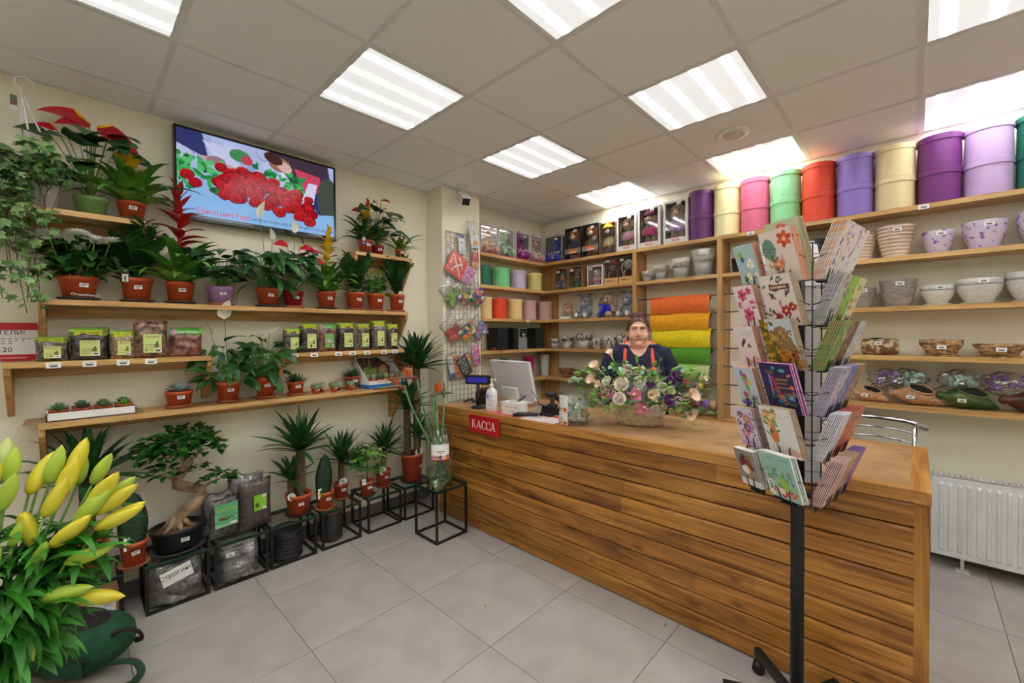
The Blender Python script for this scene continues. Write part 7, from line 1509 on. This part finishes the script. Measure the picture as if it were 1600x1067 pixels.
# face details laid on the surface
def surf(x, z): 
    h = bvh.ray_cast(Vector((x,-1,z)), Vector((0,1,0))); return h[0].y if h[0] else -.1
def surfb(x, z):
    h = bvh.ray_cast(Vector((x,1,z)), Vector((0,-1,0))); return h[0].y if h[0] else .1
def surft(x, y):
    h = bvh.ray_cast(Vector((x,y,1.43)), Vector((0,0,-1))); return h[0].z if h[0] else 1.38
for s_ in (-1,1):                                     # straps run up the chest, over the shoulder and down the back
    pts = [(s_*(.112-.012*k/6), surf(s_*(.112-.012*k/6), 1.21+.024*k)-.017, 1.21+.024*k) for k in range(7)]
    yf = pts[-1][1]; yb_ = surfb(s_*.1,1.355)
    pts += [(s_*.1, yf+(yb_-yf)*q, surft(s_*.1, yf+(yb_-yf)*q)+.012) for q in (.25,.5,.75)]
    pts += [(s_*(.1-.03*k/4), surfb(s_*.1,1.34-.06*k)+.012, 1.34-.06*k) for k in range(5)]
    vs = []; n = len(pts)
    for i,p in enumerate(pts):
        for dx,o in ((-.0125,0),(.0125,0),(.0125,.003),(-.0125,.003)):
            nrm = (0,-1,0) if i < 7 else (0,0,1) if i < 10 else (0,1,0); vs.append((p[0]+dx, p[1]+nrm[1]*o, p[2]+nrm[2]*o))
    B().add(vs, [(i*4+j, i*4+(j+1)%4, i*4+4+(j+1)%4, i*4+4+j) for i in range(n-1) for j in range(4)]+[(3,2,1,0),tuple((n-1)*4+j for j in range(4))]).obj('apron_strap', STRP, per)
q_ = [-.145+.29*i/24 for i in range(25)]
B().tube([(x, surf(x,1.222+.5*x*x)-.014, 1.222+.5*x*x) for x in q_], .005, 7, flat=.7).obj('apron_piping', STRP, per, smooth=True)
q_ = [-.083+.166*i/28 for i in range(29)]
nk = [(x, surf(x,1.312+13*x*x)-.004, 1.312+13*x*x) for x in q_]
nk = [(p[0],p[1],p[2]) for p in nk if p[2] < 1.405]
B().tube(nk, .0075, 8, flat=.8).obj('neck_trim', NAVY, per, smooth=True)
EYEW = mat('eye_white',(226,220,214),.3); IRIS = mat('iris',(70,74,70),.15); LASH = mat('lash',(52,34,30),.8); BROW = mat('eyebrow',(92,62,46),.9); LIPS = mat('lips',(186,104,98),.45,c2=(170,88,84))
for s_ in (-1,1):
    ex, ez = s_*.0315, 1.5265; ey = surf(ex,ez)
    b = B().ball((ex,ey+.0035,ez),(.0135,.0062,.0056),14,8); e = b.obj('eye', EYEW, per, smooth=True); B().ball((ex,ey-.0007,ez),(.0052,.0026,.0052),12,8).obj('iris', IRIS, e, smooth=True)
    b = B(); pts = [(ex+.0155*(-1+2*i/8), surf(ex+.0155*(-1+2*i/8),ez+.004)-.0016, ez+.0058*(1-(-1+2*i/8)**2)**.6+.0005) for i in range(9)]; b.tube(pts,.0018,6); b.obj('upper_eyelid', LASH, per, smooth=True)
    b = B(); pts = [(ex+.0155*(-1+2*i/8), surf(ex,ez-.005)+.0008, ez-.0055*(1-(-1+2*i/8)**2)**.6) for i in range(9)]; b.tube(pts,.0012,6); b.obj('lower_eyelid', mat('lid_pink',(196,132,116),.6), per, smooth=True)
    b = B(); pts = [(s_*(.012+.044*q), surf(s_*(.012+.044*q),1.546+.008*math.sin(q*2.6))-.0012, 1.543+.0085*math.sin(q*2.5)) for q in [i/8 for i in range(9)]]; b.tube(pts,[.0028,.0034,.0036,.0034,.0032,.0028,.0024,.0018,.001],7,flat=.6); b.obj('eyebrow', BROW, per, smooth=True)
    B().ball((s_*.088,.0,1.468),.0045,8,6).obj('earring', mat('earring',(150,90,60),.3,metal=.6), per, smooth=True)
for nm,dz,rr in (('upper_lip',.0036,.0042),('lower_lip',-.0042,.0052)):
    b = B(); pts = [(.027*(-1+2*i/10), surf(.027*(-1+2*i/10),1.4545)-.001*(1-(-1+2*i/10)**2), 1.4545+dz*(1-(-1+2*i/10)**2)+.0022*(-1+2*i/10)**2) for i in range(11)]; b.tube(pts,[max(.0012,rr*(1-(-1+2*i/10)**2)**.5) for i in range(11)],8,flat=.7); b.obj(nm, LIPS, per, smooth=True)
b = B(); pts = [(.027*(-1+2*i/10), surf(.027*(-1+2*i/10),1.4545)-.0042*(1-(-1+2*i/10)**2)-.0006, 1.4545+.0022*(-1+2*i/10)**2) for i in range(11)]; b.tube(pts,.0013,6); b.obj('mouth_line', mat('mouth_dark',(110,56,52),.6), per, smooth=True)
# hair
HAIR = mat('hair_brown',(104,72,50),.45,c2=(64,42,30),scale=60,stretch=(1,.3,1),bump=.6,detail=4,lo=.4,hi=.6)
hl = 1.603-np.maximum(0,y_+.075)*1.55-.9*np.maximum(0,np.abs(x_)-.035)*(y_ < -.03)
hair = (z_ > np.maximum(hl,1.405))&(y_ > -.105)&~((np.abs(x_) > .086)&(np.abs(y_-.012) < .03)&(np.abs(z_-1.5) < .04))&((z_ > 1.43)|(y_ > .06))
hr = shell('hair', hair, .008, HAIR, wave=lambda p: .0016*math.sin(math.atan2(p[0],p[1]-.02)*46))
b = B()
for k in range(3): b.tube([(.047*math.cos(a+k)*(1-.15*k),.03+.043*math.sin(a+k)*(1-.15*k),1.632+.009*k+.006*math.sin(3*a)) for a in [2*PI*i/18 for i in range(19)]],[.0165+.003*math.sin(i*1.7+k) for i in range(19)],9,False)
b.ball((0,.03,1.645),(.04,.038,.022),14,8); b.obj('hair_bun', HAIR, per, smooth=True)
B().tube([(.05*math.cos(a),.028+.044*math.sin(a),1.648+.005*math.sin(4*a)) for a in [-2.6+2.2*i/10 for i in range(11)]],[.004,.008,.006,.01,.006,.009,.006,.01,.006,.008,.004],7).obj('hair_tie', mat('hair_tie_red',(150,40,60),.8), per, smooth=True)
# ================================================================== greeting card rack
RK = (2.948,.951,0); RZ = 0.0; ZB, NR, PIT = .897, 6, .156
_pa = math.radians(151); _u = Vector((math.cos(_pa),math.sin(_pa),0)); _v = Vector((math.cos(_pa-math.radians(68)),math.sin(_pa-math.radians(68)),0)); FA, FB = .268, .305
_n0 = -(_u*FA+_v*FB)/3; CN, CL, CR = _n0, _n0+_u*FA, _n0+_v*FB          # three-sided cage: near, left and right corner
FACES = {}
for k,(p,q) in {'A':(CL,CN),'B':(CN,CR),'C':(CR,CL)}.items(): r_ = (q-p).normalized(); FACES[k] = (p, r_, Vector((r_.y,-r_.x,0)), (q-p).length)
rk = thing('card_rack','black revolving wire rack for greeting cards on a wheeled pole','card rack',RK,RZ)
B().lathe([(0,.06),(.0225,.06),(.0225,ZB+NR*PIT-.02),(0,ZB+NR*PIT-.02)],20).obj('pole', BLACKM, rk, smooth=True)
for z_ in (.845,.87): B().lathe([(.0228,z_),(.0234,z_+.001),(.0228,z_+.002)],20).obj('pole_ring', STEEL, rk)
B().lathe([(0,.055),(.034,.055),(.034,.105),(.0228,.11),(0,.11)],20).obj('hub', BLACKP, rk, smooth=True)
for k in range(5):
    a = math.radians(207-72*k); L = .25 if k != 2 else .215; ca, sa = math.cos(a), math.sin(a); R = Matrix.Rotation(a,3,'Z')
    B().obox((ca*L*.55,sa*L*.55,.085),(L*.95,.026,.034),R).obj('leg', BLACKM, rk)
    w0 = thing('caster','','',(0,0,0)); [w0.__delitem__(x) for x in list(w0.keys())]; w0.parent = rk; w0.location = (ca*(L-.01),sa*(L-.01),0); w0.rotation_euler = (0,0,a+.9)
    for s_ in (-1,1): B().tube([(0,s_*.004,.026),(0,s_*.02,.026)],.0255,18).obj('wheel', BLACKP, w0, smooth=True)
    B().tube([(0,0,.05),(0,0,.07)],.006,8).obj('pin', STEEL, w0)
# cage
b = B(); ZT = ZB+NR*PIT-.03; UPZ = Vector((0,0,1))
wires = [CN,CL,CR,(CN+CL)/2,CN+(CR-CN)/3,CN+(CR-CN)*2/3,(CL+CR)/2]
for p in wires: b.tube([p+UPZ*ZB,p+UPZ*ZT],.0024,6)
b.obj('upright_wire', BLACKM, rk, smooth=True); b = B()
for k in range(NR+1):
    for dz in (0,.05): z_ = min(ZT,ZB+k*PIT+dz); b.tube([p+UPZ*z_ for p in (CN,CL,CR,CN)],.0018,5,False)
b.obj('ring_wire', BLACKM, rk, smooth=True)
for z_ in (ZB-.012,ZB+.47):
    for p in ((CN+CL)/2,(CN+CR)/2,(CL+CR)/2): B().obox(p*.5+UPZ*z_,(p.length,.024,.016),Matrix.Rotation(math.atan2(p.y,p.x),3,'Z')).obj('cross_bar', BLACKM, rk)
for f_,q in (('A',.12),('A',.62),('B',.12),('B',.6),('C',.5)):
    p,r_,n_,l_ = FACES[f_]; B().obox(p+r_*(l_*q+.02)+n_*.002+UPZ*(ZB-.015),(.065,.003,.026),Matrix.Rotation(math.atan2(r_.y,r_.x),3,'Z')).obj('clip_plate', BLACKM, rk)
TILT = math.radians(20)
def pocket(fr, w_, cw):
    """wire holder: fr maps local (across, out, up) to rack space"""
    b = B(); o = .038; hw = w_/2-.006
    b.tube([fr(p) for p in ((-hw,0,.07),(-hw,o*1.2,.085),(-hw*.34,o*1.05,.032),(-hw*.3,o*.8,-.006),(-hw*.3,0,-.006))],.0022,5); b.tube([fr(p) for p in ((hw,0,.07),(hw,o*1.2,.085),(hw*.34,o*1.05,.032),(hw*.3,o*.8,-.006),(hw*.3,0,-.006))],.0022,5)
    b.obj('pocket_wire', BLACKM, rk, smooth=True)
CARDS = 0
def card_mesh(cv, w_, h_, edge, th):
    """card: printed face on a folded sheet body"""
    sx, sy = w_/cv.W, h_/cv.H; cv.X = cv.X*sx; cv.Y = cv.Y*sy; cv.W *= sx; cv.H *= sy
    me = cv.mesh('card'); b = B().box(-w_/2,0,-th,w_/2,h_,-.0002); nv = len(me.vertices)
    import bmesh
    bm = bmesh.new(); bm.from_mesh(me); m2 = b.mesh('x',edge); bm.from_mesh(m2)
    for i,f in enumerate(bm.faces): f.material_index = 1 if i >= len(me.polygons) else 0
    out = bpy.data.meshes.new('card'); bm.to_mesh(out); bm.free(); out.materials.append(printmat('card_print',.35)); out.materials.append(edge); return out
RKM = Matrix.Translation(RK) @ Matrix.Rotation(RZ,4,'Z')
def cards(face, cx, row, w_, h_, cv, edge, n, label, group, th=.0028, gap=.0045, back=0.0, wire=True):
    """fill one pocket; face 'A' looks to -y, 'B' to +x, 'C' to +y (rack space)"""
    global CARDS
    zb = ZB+row*PIT+.0
    p0, r_, n_, l_ = FACES[face]; base_ = Matrix(((r_.x,0,n_.x),(r_.y,0,n_.y),(0,1,0))); org = p0+r_*(l_/2+cx)+Vector((0,0,zb))
    fr = lambda p: org+base_ @ Vector((p[0],p[2],p[1]))
    if wire: pocket(fr, w_*1.1, w_)
    me = card_mesh(cv, w_, h_, edge, th)
    for k in range(n):
        out = .04-back-k*gap
        M_ = RKM @ Matrix.Translation(fr((R_(-.002,.002),out-.012,.0))) @ base_.to_4x4() @ Matrix.Rotation(TILT,4,'X') @ Matrix.Rotation(R_(-.012,.012),4,'Z')
        o = ob('greeting_card', me, None, mtx=M_, label=label if k == 0 else group[0], cat='card', group=group[1]); CARDS += 1
ORA = mat('card_edge_orange',(236,160,116),.6); KRF = mat('card_edge_kraft',(176,150,116),.6); WHI = mat('card_edge_white',(238,236,232),.6); PNK = mat('card_edge_pink',(222,150,200),.6)
cwA, chA = .122, .188
def C_(bg): return Cv(.112,.168,46,bg)   # painted at 112 x 168, scaled to the card
W2, H2 = .112, .168
def leaves_(c,n,x0,y0,x1,y1,cols=((96,140,90),(70,110,80),(150,170,110))):
    for i in range(n): c.ell(R_(x0,x1)*W2,R_(y0,y1)*H2,.009,.0035,random.choice(cols),R_(0,3))
    return c
def script(c,y,n=3,col=(120,100,100),x0=.3,x1=.85):
    for k in range(n):
        xx = x0*W2
        while xx < x1*W2: l = R_(.004,.012); c.line(xx,(y-.05*k)*H2,xx+l,(y-.05*k)*H2+R_(-.0015,.0025),.0011,col); xx += l+.003
    return c
d = {}
c = C_((176,206,206)); c.flower(.075,.09,.022,(245,242,232)).flower(.05,.04,.018,(245,242,230)).flower(.09,.04,.015,(245,240,226)); c.ell(.03,.125,.012,.018,(170,190,60),.4).ell(.037,.11,.01,.012,(70,120,170)).line(.034,.10,.036,.14,.002,(40,40,40)); leaves_(c,10,.1,.02,.9,.3); d[(0,5)] = (c,ORA,'teal card with daisies and a butterfly','daisy card')
c = C_((240,226,226)); [c.flower(x,y,r,(222,90,130),(120,40,60)) for x,y,r in ((.045,.13,.026),(.085,.145,.016),(.055,.05,.03),(.09,.09,.02),(.02,.09,.016))]; c.rect(.02,.082,.112,.093,(236,214,214)); d[(0,4)] = (c,ORA,'card with large pink poppies','poppy card')
c = C_((240,226,222)); c.ell(.04,.10,.022,.009,(120,60,60),.9).ell(.062,.092,.02,.008,(150,90,80),-.5).ell(.05,.092,.018,.006,(246,240,236),.6); script(c,.86,2); c.flower(.085,.03,.02,(226,170,170)); c.flower(.05,.02,.016,(214,150,150)); d[(0,3)] = (c,ORA,'pale pink card with a brown butterfly','butterfly card')
c = C_((206,214,226)); [c.ell(x,y,.011,.014,k) for x,y,k in ((.042,.14,(110,140,200)),(.058,.128,(206,60,90)),(.047,.115,(130,200,60)),(.068,.11,(120,180,210)),(.078,.105,(230,206,90)),(.055,.098,(226,120,170)),(.058,.082,(120,196,50)))]; [c.line(.06,.04,.05+.003*k,.09,.0008,(120,120,130)) for k in range(6)]; leaves_(c,16,.1,.05,.9,.3); c.flower(.035,.05,.014,(200,60,80)); c.ell(.03,.015,.03,.014,(120,120,190)); d[(0,2)] = (c,ORA,'pale blue card with coloured balloons','balloon card')
c = C_((232,214,232)); [c.flower(x,y,r,k) for x,y,r,k in ((.07,.12,.024,(226,120,150)),(.035,.135,.016,(170,40,110)),(.06,.08,.024,(140,60,140)),(.04,.05,.024,(230,140,170)),(.09,.09,.016,(190,130,200)),(.02,.10,.014,(150,60,130)))]; leaves_(c,18,.05,.2,.95,.9); c.rect(0,0,W2,.026,(222,190,226)); script(c,.1,1,(130,90,130)); d[(0,1)] = (c,KRF,'lilac card crowded with pink and purple flowers','flower bunch card')
c = C_((150,140,132)); [c.ell(.056+R_(-.03,.03),.11+R_(-.025,.03),.011,.011,random.choice([(110,30,40),(150,50,50),(90,40,30),(190,120,60),(110,130,60)])) for i in range(34)]; c.poly(((.04,.085),(.08,.085),(.062,.02)),(200,140,70)); c.ell(.045,.075,.02,.02,(236,232,226)); c.rect(0,0,W2,.03,(236,234,234)); d[(0,0)] = (c,WHI,'grey card with a dark red autumn bouquet','autumn bouquet card')
c = C_((238,222,212)); c.ell(.025,.11,.024,.034,(120,150,130)); [c.line(.025,.11,.025+.024*math.cos(a),.11+.032*math.sin(a),.0012,(70,100,80)) for a in (0,1,2,3,4,5)]; c.flower(.085,.135,.026,(222,90,60),(240,200,160)).flower(.045,.06,.024,(230,140,110)); leaves_(c,10,.05,.05,.5,.5); c.rect(.062,.05,.068,.09,(200,150,140)); d[(1,5)] = (c,ORA,'peach card with a big red flower and green leaf','red flower card')
c = C_((236,222,210)); leaves_(c,30,.05,.05,.95,.95,((60,70,110),(120,60,50),(90,110,80),(180,120,110))); [c.flower(x,y,r,(190,50,80)) for x,y,r in ((.07,.05,.018),(.04,.03,.014),(.095,.06,.014))]; c.rect(.03,.118,.1,.134,(110,60,40)); [c.rect(.036+.008*k,.122,.042+.008*k,.130,(230,206,170)) for k in range(7)]; d[(1,4)] = (c,KRF,'cream card with a brown ribbon banner','banner card')
c = C_((206,214,220)); c.poly(((.03,.0),(.03,.10),(.05,.14),(.075,.145),(.095,.11),(.112,.07),(.112,0)),(150,116,70)); c.speck(60,[(170,130,80),(110,80,50),(190,150,90)],.006,.3,.2,.95,.8); c.poly(((0,0),(0,H2),(.02,H2),(.035,.09),(.05,0)),(120,110,36)); c.speck(60,[(200,160,40),(90,80,26),(160,110,30),(220,180,60)],.006,0,.05,.4,.95); c.speck(60,[(170,90,30),(200,140,40),(90,60,30)],.006,.4,.05,1,.4); c.ell(.05,.005,.05,.016,(90,120,70)); d[(1,3)] = (c,KRF,'landscape card with a golden autumn mountain','mountain card')
c = C_((52,36,86)); c.rect(.026,.06,.034,.13,(130,140,210)).poly(((.034,.125),(.044,.125),(.062,.05),(.046,.05)),(190,40,50)); c.ell(.034,.138,.016,.008,(110,90,60)); c.ell(.05,.152,.007,.005,(60,150,220)).ell(.078,.145,.01,.006,(80,180,190)).ell(.098,.13,.009,.004,(230,150,90),.6); [c.rect(.05,.112-.014*k,.092-.006*(k%2),.118-.014*k,(150,130,80)) for k in range(3)]; [c.flower(x,y,r,k) for x,y,r,k in ((.06,.05,.012,(230,120,100)),(.09,.055,.013,(70,140,220)),(.1,.09,.009,(236,100,60)),(.05,.04,.01,(70,90,200)))]; leaves_(c,26,.2,.1,.95,.5,((60,150,140),(90,120,70),(200,110,70),(60,120,90))); d[(1,2)] = (c,PNK,'deep purple card with a parrot and flowers','purple parrot card')
c = C_((240,236,232)); [c.flower(.03+R_(-.02,.025),.13+R_(-.025,.02),.016,random.choice([(240,170,110),(236,200,150),(230,150,120)])) for i in range(8)]; c.ell(.034,.07,.016,.03,(226,130,50)); leaves_(c,16,.02,.4,.5,.95); script(c,.85,2,(110,110,130),.45,.95); c.ell(.09,.02,.024,.014,(232,190,170)); d[(1,1)] = (c,KRF,'white card with an orange vase of peach flowers','orange vase card')
c = C_((160,206,190)); script(c,.88,1,(60,80,90),.15,.9); [c.flower(R_(.01,.1),R_(.01,.05),.014,random.choice([(206,40,80),(236,120,150),(240,240,230),(226,90,60)])) for i in range(10)]; leaves_(c,34,.1,.2,.9,.65,((220,140,170),(120,180,90),(120,110,180),(90,160,130))); c.ell(.066,.06,.016,.03,(160,206,90),.5); d[(1,0)] = (c,WHI,'mint green card with a colourful floral spray','mint floral card')
for (col,row),(c,ed,l,g) in sorted(d.items()):
    cards('A', (-.082,.062)[col], row, (.09,.124)[col], (.165,.19)[col]*(1.0 if row else .95), c, ed, 5, l+', front of its rack pocket', ('one of the cards stacked behind the '+g, 'cards behind the '+g), th=.004, gap=.0068)
cards('A',.07,5,.13,.225,Cv(.13,.225,30,(200,216,178)).flower(.06,.2,.02,(226,110,120)),KRF,4,'tall pale green card rising behind the red flower card',('one of the tall cards behind the pale green card','tall green cards'),th=.004,gap=.0065,back=.036,wire=False)
# right face: three columns of wrapped cards seen edge-on
def P_(cols, bg, n=40):
    c = Cv(.09,.18,24,bg); c.speck(n, cols, .007); return c
spec = [[((226,160,100),(236,226,220),(70,80,190)),((214,170,190),(236,226,230),(150,80,110)),((210,160,190),(240,232,236),(140,80,120))],
        [((150,150,152),(196,190,192),(60,60,64)),((60,170,180),(150,200,60),(190,60,110)),((206,190,130),(226,220,170),(110,110,70))],
        [((196,150,110),(110,160,80),(226,190,150)),((170,130,110),(120,84,70),(206,170,150)),((224,222,222),(196,194,196),(240,240,240))],
        [((160,140,170),(200,190,206),(120,110,140)),((60,74,150),(110,120,180),(190,200,226)),((206,160,110),(150,110,80),(226,190,150))],
        [((232,230,232),(206,200,210),(240,240,240)),((40,40,46),(206,80,40),(120,170,190)),((50,50,60),(220,100,60),(210,190,170))],
        [((196,150,150),(224,190,186),(170,120,126)),((206,186,140),(180,150,110),(226,210,170)),((90,50,150),(130,90,180),(200,150,190))]]
nm = (('glittery orange-backed','pale pink','rose-striped'),('silver-grey','bright turquoise and lime','straw yellow'),('green leafy','brown ribbed','plain white'),('lavender-grey','royal blue lace','tan patterned'),('white paper','black and orange','dark multicoloured'),('dusty rose','kraft beige','deep violet'))
ords = ('top','second','third','fourth','fifth','lowest')
for r_ in range(6):
    for k in range(3):
        cs = spec[r_][k]; ed = mat('wrap_edge_%d%d'%(r_,k), cs[0], .4, c2=cs[1], scale=60)
        cards('B', (-.101,0,.101)[k], 5-r_, .098, .18 if r_ else .2, P_(cs, cs[1]), ed, 8, f'{nm[r_][k]} wrapped card, front of the {ords[r_]} right row', (f'one of the cards behind the {nm[r_][k]} card', f'{nm[r_][k]} cards'), th=.0028, gap=.0052)
# far face: plain white backs show through the cage
for r_ in range(6):
    for k in range(2):
        c = Cv(cwA,chA,20,(236,234,232)).rect(.07,.01,.1,.022,(90,90,92)).rect(.04,.06,.07,.08,(214,196,170))
        cards('C', (-.066,.066)[k], r_, cwA, chA, c, mat('card_back_white',(232,228,226),.5,c2=(220,216,214)), 3, f'plain pale card, {ords[5-r_]} row {("left","right")[1-k]}, far face of the rack', (f'card behind the plain pale one, {ords[5-r_]} row {("left","right")[1-k]}, far face', 'cards on the far face'), gap=.005)
# ---- scraps on the floor
for i,(x,y) in enumerate(((1.16,1.0),(2.35,1.12),(2.74,.87),(.75,.42),(1.55,.62))):
    B().tube([(0,0,.0035),(.012,.006,.005),(.024,.004,.003)],.0022,5).obj('leaf_scrap', G_LITE, loc=(x,y,0), rot=(0,0,i*1.3), smooth=True, label=f'tiny green plant scrap on the floor, {("near the tall glass stand","against the counter foot","beside the rack caster","in the middle of the tiles","between tall stand and rack")[i]}', cat='leaf scrap')
